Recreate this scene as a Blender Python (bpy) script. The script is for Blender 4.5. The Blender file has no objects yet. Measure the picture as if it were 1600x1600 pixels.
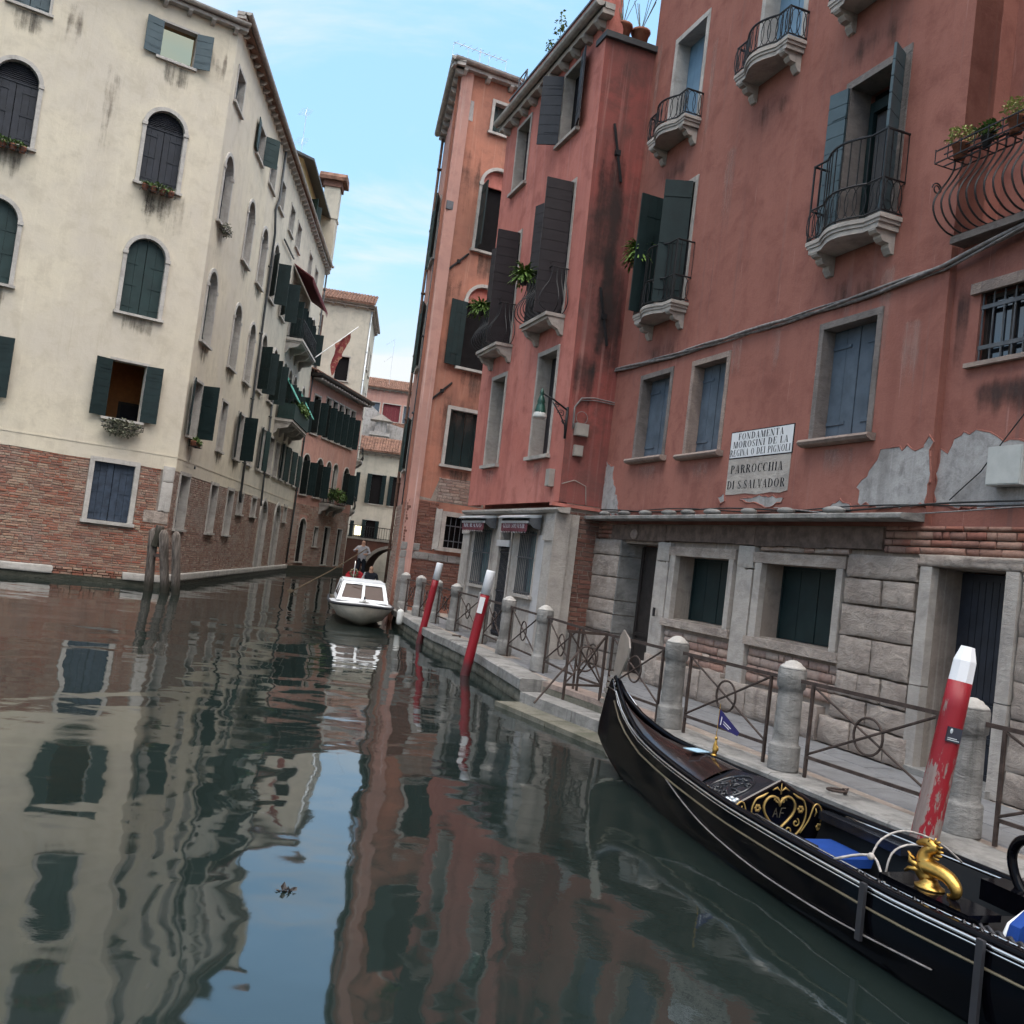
import bpy, bmesh, math, random
from math import sin, cos, pi, radians as rad
from mathutils import Matrix, Vector, noise as mnoise
random.seed(11)
S = bpy.context.scene
COL = S.collection
# ------------------------------------------------------------------ camera
cam = bpy.data.cameras.new('camera'); camo = bpy.data.objects.new('camera', cam); COL.objects.link(camo)
cam.sensor_width = 36; cam.lens = 36 * 1470 / 1600; cam.clip_start = .05; cam.clip_end = 3000
camo.matrix_world = Matrix.Translation((0, 0, 2.08)) @ Matrix.Rotation(rad(90 + 3.0914), 4, 'X') @ Matrix.Rotation(rad(7.0686), 4, 'Z')
S.camera = camo
# ------------------------------------------------------------------ sky and sun
SUN_EL, SUN_AZ = rad(76), math.atan2(.5, -.85)        # azimuth from +Y towards +X
W = bpy.data.worlds.new('World'); S.world = W; W.use_nodes = True
nt = W.node_tree; nt.nodes.clear()
def wn(t, **k):
    n = nt.nodes.new(t)
    for a, b in k.items(): setattr(n, a, b)
    return n
out = wn('ShaderNodeOutputWorld'); bg = wn('ShaderNodeBackground')
sky = wn('ShaderNodeTexSky'); sky.sky_type = 'NISHITA'; sky.sun_disc = False
sky.sun_elevation = SUN_EL; sky.sun_rotation = SUN_AZ; sky.altitude = 0; sky.air_density = 1.0; sky.dust_density = 1.6; sky.ozone_density = 1.6
tc = wn('ShaderNodeTexCoord'); sep = wn('ShaderNodeSeparateXYZ'); nt.links.new(tc.outputs['Generated'], sep.inputs[0])
# clouds live on a plane far above: direction / height
zc = wn('ShaderNodeMath', operation='MAXIMUM'); nt.links.new(sep.outputs[2], zc.inputs[0]); zc.inputs[1].default_value = 0.0
za = wn('ShaderNodeMath', operation='ADD'); nt.links.new(zc.outputs[0], za.inputs[0]); za.inputs[1].default_value = .12
dx = wn('ShaderNodeMath', operation='DIVIDE'); dy = wn('ShaderNodeMath', operation='DIVIDE')
nt.links.new(sep.outputs[0], dx.inputs[0]); nt.links.new(za.outputs[0], dx.inputs[1])
nt.links.new(sep.outputs[1], dy.inputs[0]); nt.links.new(za.outputs[0], dy.inputs[1])
cmb = wn('ShaderNodeCombineXYZ'); nt.links.new(dx.outputs[0], cmb.inputs[0]); nt.links.new(dy.outputs[0], cmb.inputs[1])
mp = wn('ShaderNodeMapping'); mp.inputs['Scale'].default_value = (.8, 1.5, 1); mp.inputs['Rotation'].default_value = (0, 0, rad(-22)); mp.inputs['Location'].default_value = (3.35, 1.1, 0)
nt.links.new(cmb.outputs[0], mp.inputs[0])
cn = wn('ShaderNodeTexNoise'); cn.inputs['Scale'].default_value = 1.0; cn.inputs['Detail'].default_value = 9; cn.inputs['Roughness'].default_value = .58; cn.inputs['Distortion'].default_value = .5
nt.links.new(mp.outputs[0], cn.inputs['Vector'])
cr = wn('ShaderNodeMapRange'); cr.interpolation_type = 'SMOOTHSTEP'
nt.links.new(cn.outputs['Fac'], cr.inputs['Value']); cr.inputs[1].default_value = .42; cr.inputs[2].default_value = .62; cr.inputs[3].default_value = 0; cr.inputs[4].default_value = .8
# warm haze low above the horizon
hz = wn('ShaderNodeMapRange'); hz.interpolation_type = 'SMOOTHSTEP'; nt.links.new(sep.outputs[2], hz.inputs['Value'])
hz.inputs[1].default_value = .05; hz.inputs[2].default_value = .33; hz.inputs[3].default_value = .95; hz.inputs[4].default_value = 0
veil = wn('ShaderNodeMix', data_type='RGBA'); veil.inputs['Factor'].default_value = .75; nt.links.new(sky.outputs[0], veil.inputs['A']); veil.inputs['B'].default_value = (.88, 1.66, 2.4, 1)   # thin high haze
mixh = wn('ShaderNodeMix', data_type='RGBA'); nt.links.new(hz.outputs[0], mixh.inputs['Factor']); nt.links.new(veil.outputs['Result'], mixh.inputs['A']); mixh.inputs['B'].default_value = (2.15, 1.95, 1.6, 1)
mixc = wn('ShaderNodeMix', data_type='RGBA'); nt.links.new(cr.outputs[0], mixc.inputs['Factor']); nt.links.new(mixh.outputs['Result'], mixc.inputs['A']); mixc.inputs['B'].default_value = (2.1, 2.15, 2.15, 1)
nt.links.new(mixc.outputs['Result'], bg.inputs[0]); bg.inputs[1].default_value = .105
nt.links.new(bg.outputs[0], out.inputs[0])
sl = bpy.data.lights.new('sun', 'SUN'); so = bpy.data.objects.new('sun', sl); COL.objects.link(so)
sl.energy = 1.5; sl.angle = rad(80); sl.color = (1, .93, .84)
sd = Vector((sin(SUN_AZ) * cos(SUN_EL), cos(SUN_AZ) * cos(SUN_EL), sin(SUN_EL)))
so.rotation_euler = sd.to_track_quat('Z', 'Y').to_euler(); so.location = sd * 60
S.view_settings.view_transform = 'Standard'; S.view_settings.look = 'None'; S.view_settings.gamma = 1; S.view_settings.exposure = 2.15
try: S.view_settings.use_curve_mapping = False
except Exception: pass
S.render.engine = 'CYCLES'; S.cycles.max_bounces = 5; S.cycles.diffuse_bounces = 2; S.cycles.glossy_bounces = 3; S.cycles.transmission_bounces = 2; S.cycles.transparent_max_bounces = 6
S.cycles.use_adaptive_sampling = True; S.cycles.adaptive_threshold = .03; S.cycles.use_light_tree = False
S.cycles.use_denoising = True; S.cycles.caustics_reflective = False; S.cycles.caustics_refractive = False

# ------------------------------------------------------------------ mesh helpers
WM = {}                                    # world matrices of what has been built
class B:
    """collects shapes, builds them as one mesh object"""
    def __init__(s): s.v = []; s.f = []; s.m = []; s.cm = 0
    def add(s, vs, fs):
        o = len(s.v); s.v += [tuple(p) for p in vs]; s.f += [tuple(o + i for i in f) for f in fs]; s.m += [s.cm] * len(fs); return s
    def mat(s, i): s.cm = i; return s
    def quad(s, a, b, c, d): return s.add([a, b, c, d], [(0, 1, 2, 3)])
    def box(s, x0, x1, y0, y1, z0, z1, M=None):
        if x0 > x1: x0, x1 = x1, x0
        if y0 > y1: y0, y1 = y1, y0
        if z0 > z1: z0, z1 = z1, z0
        vs = [(x0, y0, z0), (x1, y0, z0), (x1, y1, z0), (x0, y1, z0), (x0, y0, z1), (x1, y0, z1), (x1, y1, z1), (x0, y1, z1)]
        if M is not None: vs = [M @ Vector(p) for p in vs]
        return s.add(vs, [(0, 3, 2, 1), (4, 5, 6, 7), (0, 1, 5, 4), (1, 2, 6, 5), (2, 3, 7, 6), (3, 0, 4, 7)])
    def prism(s, pts, y0, y1, ax='y'):
        """2D outline extruded along an axis; pts are (a, b) in the other two axes, counter-clockwise seen from the +axis end or not"""
        n = len(pts)
        def P(p, t):
            return (p[0], t, p[1]) if ax == 'y' else ((t, p[0], p[1]) if ax == 'x' else (p[0], p[1], t))
        vs = [P(p, y0) for p in pts] + [P(p, y1) for p in pts]
        return s.add(vs, [tuple(range(n - 1, -1, -1)), tuple(range(n, 2 * n))] + [(i, (i + 1) % n, n + (i + 1) % n, n + i) for i in range(n)])
    def tube(s, path, r, n=6, closed=False, cap=True, k=0):
        path = [Vector(p) for p in path]; m = len(path); vs = []; fs = []
        rr = list(r) if isinstance(r, (list, tuple)) else [r] * m
        if k:                                  # smooth the path through its points
            P, R = [], []
            for i in range(m - 1):
                a, b, c, d = path[max(i - 1, 0)], path[i], path[i + 1], path[min(i + 2, m - 1)]
                for j in range(k):
                    t = j / k; P.append((b * 2 + (c - a) * t + (a * 2 - b * 5 + c * 4 - d) * t * t + (b * 3 - a - c * 3 + d) * t ** 3) / 2); R.append(rr[i] + (rr[i + 1] - rr[i]) * t)
            path, rr = P + [path[-1]], R + [rr[-1]]; m = len(path)
        up = None
        for i, p in enumerate(path):
            if closed: t = path[(i + 1) % m] - path[i - 1]
            else: t = path[min(i + 1, m - 1)] - path[max(i - 1, 0)]
            if t.length < 1e-9: t = Vector((0, 0, 1))
            t.normalize()
            if up is None:
                up = Vector((0, 0, 1)) if abs(t.z) < .9 else Vector((1, 0, 0))
            a = t.cross(up)
            if a.length < 1e-6: a = t.orthogonal()
            a.normalize(); b = a.cross(t); up = b
            for k in range(n):
                q = 2 * pi * k / n + pi / n
                vs.append(p + (a * cos(q) + b * sin(q)) * rr[i])
        for i in range(m if closed else m - 1):
            j = (i + 1) % m
            for k in range(n):
                l = (k + 1) % n
                fs.append((i * n + k, i * n + l, j * n + l, j * n + k))
        if cap and not closed: fs += [tuple(range(n - 1, -1, -1)), tuple((m - 1) * n + k for k in range(n))]
        return s.add(vs, fs)
    def lathe(s, prof, n=16, c=(0, 0, 0), jit=0):
        vs = []; fs = []; m = len(prof)
        for r, z in prof:
            for k in range(n):
                q = 2 * pi * k / n; j = 1 + random.uniform(-jit, jit)
                vs.append((c[0] + r * j * cos(q), c[1] + r * j * sin(q), c[2] + z))
        for i in range(m - 1):
            for k in range(n):
                l = (k + 1) % n; fs.append((i * n + k, i * n + l, (i + 1) * n + l, (i + 1) * n + k))
        fs += [tuple(range(n - 1, -1, -1)), tuple((m - 1) * n + k for k in range(n))]
        return s.add(vs, fs)
    def ball(s, c, r, n=8, m=6, sc=(1, 1, 1)):
        prof = [(max(.001, sin(pi * i / m)), -cos(pi * i / m)) for i in range(m + 1)]
        o = len(s.v); s.lathe(prof, n)
        for i in range(o, len(s.v)):
            p = s.v[i]; s.v[i] = (c[0] + p[0] * r * sc[0], c[1] + p[1] * r * sc[1], c[2] + p[2] * r * sc[2])
        return s
    def xf(s, M, start=0):
        for i in range(start, len(s.v)): s.v[i] = tuple(M @ Vector(s.v[i]))
        return s
    def mesh(s, name, mat, smooth=False):
        me = bpy.data.meshes.new(name); me.from_pydata(s.v, [], s.f)
        mats = mat if isinstance(mat, (list, tuple)) else [mat]
        for k in mats: me.materials.append(MAT[k] if isinstance(k, str) else k)
        if len(mats) > 1: me.polygons.foreach_set('material_index', s.m)
        if smooth: me.polygons.foreach_set('use_smooth', [True] * len(me.polygons))
        me.update(); return me
    def build(s, name, mat, parent=None, F=None, smooth=False):
        return put(name, s.mesh(name, mat, smooth), parent, F)
def put(name, me, parent=None, F=None):
    """link a mesh; F is its world frame (default: its parent's frame)"""
    o = bpy.data.objects.new(name, me); COL.objects.link(o)
    if F is None: F = WM[parent.name] if parent is not None else Matrix.Identity(4)
    if parent is not None:
        o.parent = parent; o.matrix_local = WM[parent.name].inverted() @ F
    else: o.matrix_world = F
    WM[o.name] = F.copy(); return o
def tag(o, label=None, cat=None, group=None, kind=None):
    for k, v in (('label', label), ('category', cat), ('group', group), ('kind', kind)):
        if v: o[k] = v
    return o
def thing(name, F, label, cat, group=None):
    o = bpy.data.objects.new(name, None); COL.objects.link(o); o.empty_display_size = .2
    o.matrix_world = F; WM[o.name] = F.copy(); return tag(o, label, cat, group)
def children(o): return [c for c in bpy.data.objects if c.parent == o]
def clone(o, F, label=None, parent=None):
    """copy of a thing with its parts and sub-parts"""
    kids = children(o)
    c = o.copy(); COL.objects.link(c)
    if parent is None: c.matrix_world = F; WM[c.name] = F.copy()
    else:
        c.parent = parent; c.matrix_local = o.matrix_local.copy(); WM[c.name] = WM[parent.name] @ c.matrix_local
    if label: c['label'] = label
    for k in kids: clone(k, None, None, c)
    return c
def frame(p0, ang, flip=False):
    """facade frame: local x along the wall (minus s when flipped), y out of the wall, z up"""
    a = rad(ang); t = Vector((sin(a), cos(a), 0))
    if flip: t = -t
    n = Vector((-t.y, t.x, 0)); z = Vector((0, 0, 1))
    M = Matrix.Identity(4)
    for i in range(3): M[i][0] = t[i]; M[i][1] = n[i]; M[i][2] = z[i]; M[i][3] = (p0[0], p0[1], p0[2] if len(p0) > 2 else 0)[i]
    return M
def T(x, y, z): return Matrix.Translation((x, y, z))
def RZ(d): return Matrix.Rotation(rad(d), 4, 'Z')
def RX(d): return Matrix.Rotation(rad(d), 4, 'X')
def RY(d): return Matrix.Rotation(rad(d), 4, 'Y')
# ------------------------------------------------------------------ materials
MAT = {}
class NT:
    def __init__(s, name):
        m = bpy.data.materials.new(name); m.use_nodes = True; s.m = m; s.t = m.node_tree; MAT[name] = m
        s.b = s.t.nodes['Principled BSDF']; s.co = s.n('ShaderNodeTexCoord').outputs['Object']
    def n(s, t, **k):
        q = s.t.nodes.new(t)
        for a, b in k.items(): setattr(q, a, b)
        return q
    def L(s, a, b): s.t.links.new(a, b)
    def map(s, sc, v=None, loc=(0, 0, 0)):
        q = s.n('ShaderNodeMapping'); q.inputs['Scale'].default_value = sc; q.inputs['Location'].default_value = loc; s.L(v or s.co, q.inputs[0]); return q.outputs[0]
    def noise(s, sc, det=4, ro=.55, v=None, dist=0):
        q = s.n('ShaderNodeTexNoise'); q.inputs['Scale'].default_value = sc; q.inputs['Detail'].default_value = det; q.inputs['Roughness'].default_value = ro; q.inputs['Distortion'].default_value = dist
        s.L(v or s.co, q.inputs['Vector']); return q.outputs['Fac']
    def ramp(s, f, a, b, lo=0, hi=1, smooth=True):
        q = s.n('ShaderNodeMapRange'); q.interpolation_type = 'SMOOTHSTEP' if smooth else 'LINEAR'
        s.L(f, q.inputs['Value']); q.inputs[1].default_value = a; q.inputs[2].default_value = b; q.inputs[3].default_value = lo; q.inputs[4].default_value = hi; return q.outputs[0]
    def mix(s, f, a, b, mode='MIX'):
        q = s.n('ShaderNodeMix', data_type='RGBA', blend_type=mode)
        if isinstance(f, (int, float)): q.inputs['Factor'].default_value = f
        else: s.L(f, q.inputs['Factor'])
        for k, x in (('A', a), ('B', b)):
            if isinstance(x, tuple): q.inputs[k].default_value = (*x, 1)
            else: s.L(x, q.inputs[k])
        return q.outputs['Result']
    def mul(s, a, b, op='MULTIPLY'):
        q = s.n('ShaderNodeMath', operation=op)
        for i, x in enumerate((a, b)):
            if isinstance(x, (int, float)): q.inputs[i].default_value = x
            else: s.L(x, q.inputs[i])
        return q.outputs[0]
    def bump(s, h, st=.3, d=.02):
        q = s.n('ShaderNodeBump'); q.inputs['Strength'].default_value = st; q.inputs['Distance'].default_value = d; s.L(h, q.inputs['Height']); s.L(q.outputs[0], s.b.inputs['Normal']); return q
    def fin(s, col=None, ro=.85, spec=.3, metal=0):
        if col is not None:
            if isinstance(col, tuple): s.b.inputs['Base Color'].default_value = (*col, 1)
            else: s.L(col, s.b.inputs['Base Color'])
        if isinstance(ro, (int, float)): s.b.inputs['Roughness'].default_value = ro
        else: s.L(ro, s.b.inputs['Roughness'])
        s.b.inputs['Specular IOR Level'].default_value = spec; s.b.inputs['Metallic'].default_value = metal; return s.m
def plain(name, c, ro=.6, spec=.4, metal=0, var=.12, sc=6, bump=0, bsc=60):
    t = NT(name); f = t.noise(sc, 5, .6)
    k = t.ramp(f, .3, .7)
    col = t.mix(k, tuple(x * (1 - var) for x in c), tuple(min(1, x * (1 + var)) for x in c))
    if bump: t.bump(t.noise(bsc, 4, .6), bump, .01)
    return t.fin(col, ro, spec, metal)
def stucco(name, base, faded, dark, streak=.35, scale=1.0, pale=(.8, .75, .7), pale_amt=.12, dirt=(.16, .13, .12), dirt_amt=.3):
    """weathered wall plaster: broad fading, cloudy repairs, rain streaks running down, hairline pale scratches, fine grain"""
    t = NT(name)
    big = t.noise(.38 * scale, 5, .6, dist=.3); c = t.mix(t.ramp(big, .36, .62), base, faded)
    mid = t.noise(1.7 * scale, 6, .70, dist=.25); c = t.mix(t.ramp(mid, .44, .70, 0, .8), c, dark)
    sv = t.noise(1.0, 5, .62, t.map((2.6, 2.6, .13))); c = t.mix(t.ramp(sv, .48, .74, 0, min(1, streak * 1.5)), c, dark)
    s2 = t.noise(1.0, 4, .6, t.map((11, 11, .22), loc=(3, 1, 7))); c = t.mix(t.ramp(s2, .54, .74, 0, streak * 1.1), c, pale)
    c = t.mix(t.mul(t.ramp(t.mul(s2, 1, 'SUBTRACT'), -.46, -.30, 0, 1), t.ramp(big, .42, .66, 0, dirt_amt)), c, dirt)
    sc = t.noise(1.0, 1, .5, t.map((24, 24, .9), loc=(2, 8, 5))); c = t.mix(t.ramp(sc, .71, .745, 0, pale_amt), c, pale)
    fine = t.noise(38, 3, .7); c = t.mix(t.ramp(fine, .25, .75, 0, .28), c, dark)
    h = t.mul(mid, t.mul(fine, .12), 'ADD'); t.bump(h, .42, .035)
    return t.fin(c, .92, .12)
stucco('stucco_cream', (.63, .565, .45), (.56, .505, .43), (.485, .43, .345), .26, 1, (.80, .73, .6), .15, (.36, .31, .235), .5)
stucco('stucco_grey_cream', (.56, .515, .43), (.50, .46, .39), (.39, .36, .31), .45, 1, (.68, .63, .54), .1, (.28, .26, .23), .6)
stucco('stucco_red', (.345, .146, .114), (.31, .130, .102), (.21, .082, .066), .30, 1, (.42, .22, .19), .6, (.13, .078, .07), .55)
stucco('stucco_rose', (.47, .165, .132), (.54, .215, .175), (.31, .105, .088), .5, 1, (.56, .27, .24), .3, (.19, .1, .09), .3)
stucco('stucco_rose_sooty', (.36, .10, .085), (.21, .085, .075), (.10, .06, .055), .8, .7, (.46, .22, .19), .3, (.05, .045, .045), .95)
stucco('stucco_orange', (.48, .205, .14), (.36, .17, .125), (.25, .12, .092), .5, .8, (.6, .34, .25), .4, (.15, .10, .08), .6)
stucco('stucco_pink', (.50, .27, .22), (.44, .25, .21), (.34, .19, .165), .35)
stucco('stucco_yellow', (.60, .46, .22), (.55, .45, .27), (.42, .35, .21), .35)
stucco('plaster_grey', (.33, .31, .30), (.43, .41, .40), (.19, .175, .17), .4, 2.6, (.55, .53, .52), .3, (.14, .13, .125), .5)
stucco('mortar', (.33, .28, .24), (.27, .22, .19), (.18, .145, .125), .3, 2)
def brickmat(name, cols, dirt, amt):
    t = NT(name); g = t.n('ShaderNodeNewGeometry'); oi = t.n('ShaderNodeObjectInfo')
    r = t.mul(g.outputs['Random Per Island'], oi.outputs['Random'], 'ADD'); fr = t.n('ShaderNodeMath', operation='FRACT'); t.L(r, fr.inputs[0])
    q = t.n('ShaderNodeValToRGB'); t.L(fr.outputs[0], q.inputs[0]); e = q.color_ramp.elements
    e[0].color = (*cols[0], 1); e[1].color = (*cols[-1], 1)
    for i, c in enumerate(cols[1:-1]): x = e.new((i + 1) / (len(cols) - 1)); x.color = (*c, 1)
    w = t.n('ShaderNodeNewGeometry').outputs['Position']
    b = t.noise(.55, 5, .6, w); c = t.mix(t.mul(t.ramp(b, .42, .68), amt), q.outputs[0], dirt)
    c = t.mix(t.ramp(t.noise(16, 5, .7, w), .35, .75, 0, .45), c, tuple(x * .55 for x in cols[0]))
    t.bump(t.noise(30, 5, .7, w), .6, .015); return t.fin(c, .92, .15)
brickmat('brick', [(.25, .10, .07), (.34, .14, .095), (.22, .125, .10), (.38, .24, .17), (.30, .11, .078), (.36, .28, .21), (.27, .15, .115), (.42, .31, .23)], (.30, .245, .215), .7)
brickmat('brick_red', [(.26, .095, .068), (.31, .13, .092), (.19, .085, .068), (.34, .21, .16), (.25, .105, .08)], (.34, .26, .22), .5)
brickmat('brick_worn', [(.25, .14, .115), (.38, .27, .22), (.28, .17, .14), (.44, .35, .29), (.32, .18, .14), (.37, .31, .27)], (.40, .36, .33), .55)
brickmat('brick_dark', [(.17, .075, .058), (.22, .10, .075), (.14, .07, .058), (.25, .14, .105)], (.15, .12, .11), .5)
def stonemat(name, base, dirt, amt, bsc=14, bst=.45, vein=.3, ro=.8):
    t = NT(name); w = t.n('ShaderNodeNewGeometry').outputs['Position']; oi = t.n('ShaderNodeObjectInfo')
    a = t.noise(2.3, 7, .65, w, .6); c = t.mix(t.ramp(a, .4, .7, 0, amt), base, dirt)
    v = t.noise(1, 6, .65, t.map((7, 7, .7), w)); c = t.mix(t.ramp(v, .52, .78, 0, amt * .9), c, tuple(x * .6 for x in dirt))
    c = t.mix(t.ramp(oi.outputs['Random'], 0, 1, 0, .22, False), c, tuple(x * .72 for x in base))
    f = t.noise(1, 7, .72, t.map((bsc * .7, bsc * .7, bsc * 1.5), w), .5); c = t.mix(t.ramp(f, .3, .68, vein, 0), c, tuple(x * .45 for x in base)); t.bump(f, bst, .045); return t.fin(c, ro, .25)
stonemat('stone_white', (.50, .47, .44), (.27, .245, .225), .65, 12, .35, .25)
stonemat('stone_frame', (.46, .41, .37), (.24, .215, .20), .65, 11, .4, .28)
stonemat('stone_rough', (.45, .375, .325), (.20, .15, .13), .75, 7, 1.0, .62)
stonemat('stone_grey', (.31, .295, .28), (.10, .094, .088), .9, 9, .6, .45)
stonemat('stone_algae', (.20, .185, .15), (.052, .056, .035), .9, 9, .8, .4)
stonemat('stone_wet', (.055, .055, .042), (.02, .026, .016), .9, 9, .8, .4, .35)
stonemat('stone_sill', (.36, .275, .235), (.15, .115, .105), .7, 16, .6, .35)
stonemat('stone_frame_dark', (.235, .20, .185), (.085, .075, .07), .7, 12, .5, .35)
stonemat('paving', (.20, .198, .205), (.12, .118, .122), .6, 7, .3, .25)
stonemat('marble_grey', (.52, .50, .50), (.34, .325, .33), .6, 3, .12, .2, .5)
plain('gutter', (.36, .335, .31), .6, .3, 0, .2); plain('gutter_dark', (.05, .055, .06), .5, .4)
plain('iron', (.018, .018, .02), .5, .4, .3, .3); plain('iron_rust', (.06, .042, .036), .75, .3, .1, .35, 9, .3)
plain('iron_grey', (.10, .105, .115), .5, .4, .4, .25)
plain('shutter_green', (.014, .033, .033), .55, .35, 0, .18, 3, .1); plain('shutter_green_dark', (.009, .02, .021), .55, .25, 0, .2, 3)
plain('shutter_blue', (.082, .105, .135), .62, .3, 0, .2, 4, .25); plain('shutter_brown', (.018, .014, .017), .55, .35, 0, .2, 3, .1)
plain('shutter_navy', (.036, .05, .075), .6, .3, 0, .3, 5, .2); plain('shutter_slate', (.017, .019, .027), .55, .35, 0, .25, 5, .15)
plain('shutter_sky', (.13, .23, .33), .45, .5, 0, .08, 3); plain('shutter_teal', (.048, .075, .088), .45, .45, 0, .12, 3)
plain('wood_dark', (.028, .022, .02), .5, .4, 0, .3, 8, .3); plain('wood_brown', (.11, .062, .045), .7, .3, 0, .3, 8, .3); plain('wood_red', (.14, .045, .035), .5, .4, 0, .2)
plain('timber_beam', (.115, .082, .068), .85, .2, 0, .35, 7, .6, 30)
plain('dark_room', (.008, .008, .01), .9, .1); plain('room_orange', (.55, .27, .12), .9, .1, 0, .1); plain('room_ceiling', (.02, .02, .028), .9, .1)  # room_orange brightened in place of a lamp, its glow put into the colour
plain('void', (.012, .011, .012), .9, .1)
plain('white_paint', (.78, .77, .76), .5, .4, 0, .08, 8, .15); plain('sign_white', (.70, .69, .70), .7, .2, 0, .05, 5); plain('ink', (.03, .03, .035), .8, .1)
plain('box_grey', (.44, .44, .42), .55, .4, 0, .08); plain('box_beige', (.33, .30, .27), .6, .3, 0, .1); plain('cable_grey', (.21, .19, .185), .7, .3, 0, .3, 12); plain('cable_black', (.03, .03, .03), .7, .3)
plain('terracotta', (.27, .11, .07), .8, .2, 0, .2, 10, .3); plain('roof_tile', (.165, .09, .065), .85, .2, 0, .4, 3, .5, 20)
plain('leaf', (.075, .13, .03), .6, .3, 0, .45, 14); plain('leaf_fern', (.11, .19, .035), .6, .3, 0, .4, 14); plain('leaf_grey', (.15, .155, .11), .7, .2, 0, .4, 14); plain('leaf_yellow', (.30, .32, .11), .6, .3, 0, .35, 14)
plain('pot_black', (.02, .02, .022), .5, .4); plain('awning_red', (.15, .035, .042), .8, .2, 0, .15); plain('canvas_green', (.09, .30, .25), .8, .2, 0, .15); plain('canvas_dark', (.015, .035, .033), .7, .3)
plain('awning_maroon', (.15, .045, .055), .8, .2); plain('awning_edge', (.45, .40, .40), .8, .2); plain('metal_pale', (.56, .60, .64), .35, .5, .5, .05)
plain('lamp_green', (.008, .05, .036), .4, .5, .2, .2); plain('lamp_white', (.5, .5, .48), .3, .5)
t = NT('flag_red'); t.fin(t.mix(t.ramp(t.noise(3.2, 5, .6, dist=1.5), .5, .6, 0, .75), (.20, .04, .04), (.36, .20, .13)), .85, .2); plain('flag_gold', (.50, .28, .16), .8, .2); plain('flag_blue', (.02, .018, .10), .7, .3, 0, .15); plain('print_white', (.62, .62, .66), .7, .2)
plain('gondola_black', (.0025, .0025, .004), .09, .10, 0, .2); plain('gondola_deck', (.020, .0125, .012), .13, .6, 0, .25, 2.5); plain('gondola_carved', (.012, .013, .017), .22, .6, 0, .3); plain('gondola_inside', (.006, .006, .007), .55, .3)
plain('steel', (.62, .60, .57), .32, .5, .9, .1, 4, .1); plain('chrome', (.78, .78, .80), .14, .5, 1, .04); plain('gold', (.50, .30, .08), .36, .5, 1, .15, 20, .15); plain('gold_paint', (.40, .26, .085), .45, .5, .5, .2); plain('gold_dull', (.20, .165, .11), .4, .5, .6, .15)
plain('cushion_blue', (.005, .038, .20), .75, .3, 0, .1); plain('rope', (.34, .31, .29), .85, .2, 0, .3, 30); plain('paper_blue', (.33, .48, .60), .5, .4, 0, .08); plain('white_plastic', (.62, .60, .59), .5, .4)
plain('boat_white', (.72, .73, .75), .25, .5, 0, .04); plain('boat_cream', (.48, .42, .35), .45, .4, 0, .1); plain('rubber', (.025, .025, .03), .6, .4); plain('boat_wood', (.22, .085, .045), .4, .5, 0, .3)
plain('fender_white', (.68, .67, .64), .5, .4, 0, .1); plain('skin', (.48, .27, .19), .6, .3, 0, .05); plain('cloth_white', (.33, .32, .34), .9, .1, 0, .08); plain('cloth_dark', (.018, .02, .028), .9, .1); plain('hair', (.03, .02, .015), .7, .3); plain('seat_red', (.35, .015, .025), .6, .3, 0, .2); plain('oar_wood', (.17, .125, .085), .6, .3)  # cloth_white greyed, the far shirt's shade put into its colour
plain('plaque', (.02, .024, .04), .35, .5); plain('copper', (.04, .10, .09), .6, .4)
def glassmat(name, c, ro=.04):
    t = NT(name); t.b.inputs['IOR'].default_value = 1.6; return t.fin(c, ro, .9)
glassmat('glass', (.014, .016, .02)); glassmat('glass_teal', (.10, .19, .20), .18); t = NT('boat_glass'); t.fin((.055, .03, .024), .12, .25)
t = NT('window_lit'); t.b.inputs['Emission Color'].default_value = (1, .92, .55, 1); t.b.inputs['Emission Strength'].default_value = .9; t.fin((.5, .45, .3), .6)
# mirror like pane high on the palazzo; peach tint paints in the sunset reflection
t = NT('pane_mirror'); t.fin((.62, .46, .27), .03, .5, 1)
# mooring pole paint: red with worn patches down to grey wood, dark wet foot
def polemat(name, worn):
    t = NT(name); f = t.noise(1, 7, .7, t.map((9, 9, 2.2))); s = t.n('ShaderNodeSeparateXYZ'); t.L(t.co, s.inputs[0])
    low = t.ramp(s.outputs[2], .35, 2.0, worn, 0.0, False); k = t.ramp(t.mul(f, low, 'ADD'), .70, .735)
    c = t.mix(k, (.25, .006, .014), t.mix(t.noise(1, 5, .6, t.map((30, 30, 1.5))), (.12, .10, .09), (.36, .31, .28)))
    c = t.mix(t.ramp(f, .3, .7, 0, .35), c, (.10, .006, .012))
    c = t.mix(t.ramp(t.noise(1, 6, .7, t.map((22, 22, 7), loc=(4, 4, 4))), .735, .755, 0, .8), c, (.5, .4, .38))
    c = t.mix(t.ramp(s.outputs[2], .12, .36, .85, 0), c, (.05, .018, .02)); t.bump(f, .4, .02); return t.fin(c, .45, .4)
polemat('pole_red', .05); polemat('pole_red_worn', .30)
t = NT('pole_white'); f = t.noise(1, 7, .7, t.map((7, 7, 3))); c = t.mix(t.ramp(f, .66, .69), (.74, .74, .77), (.30, .28, .27)); t.bump(f, .3, .02); t.fin(c, .5, .4)
t = NT('old_wood'); f = t.noise(1, 7, .7, t.map((16, 16, 1.1))); s = t.n('ShaderNodeSeparateXYZ'); t.L(t.co, s.inputs[0]); c = t.mix(t.ramp(f, .3, .7), (.055, .045, .04), (.20, .17, .15)); c = t.mix(t.ramp(s.outputs[2], .1, .5, .85, 0), c, (.03, .03, .022)); t.bump(f, .8, .03); t.fin(c, .9, .15)
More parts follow.
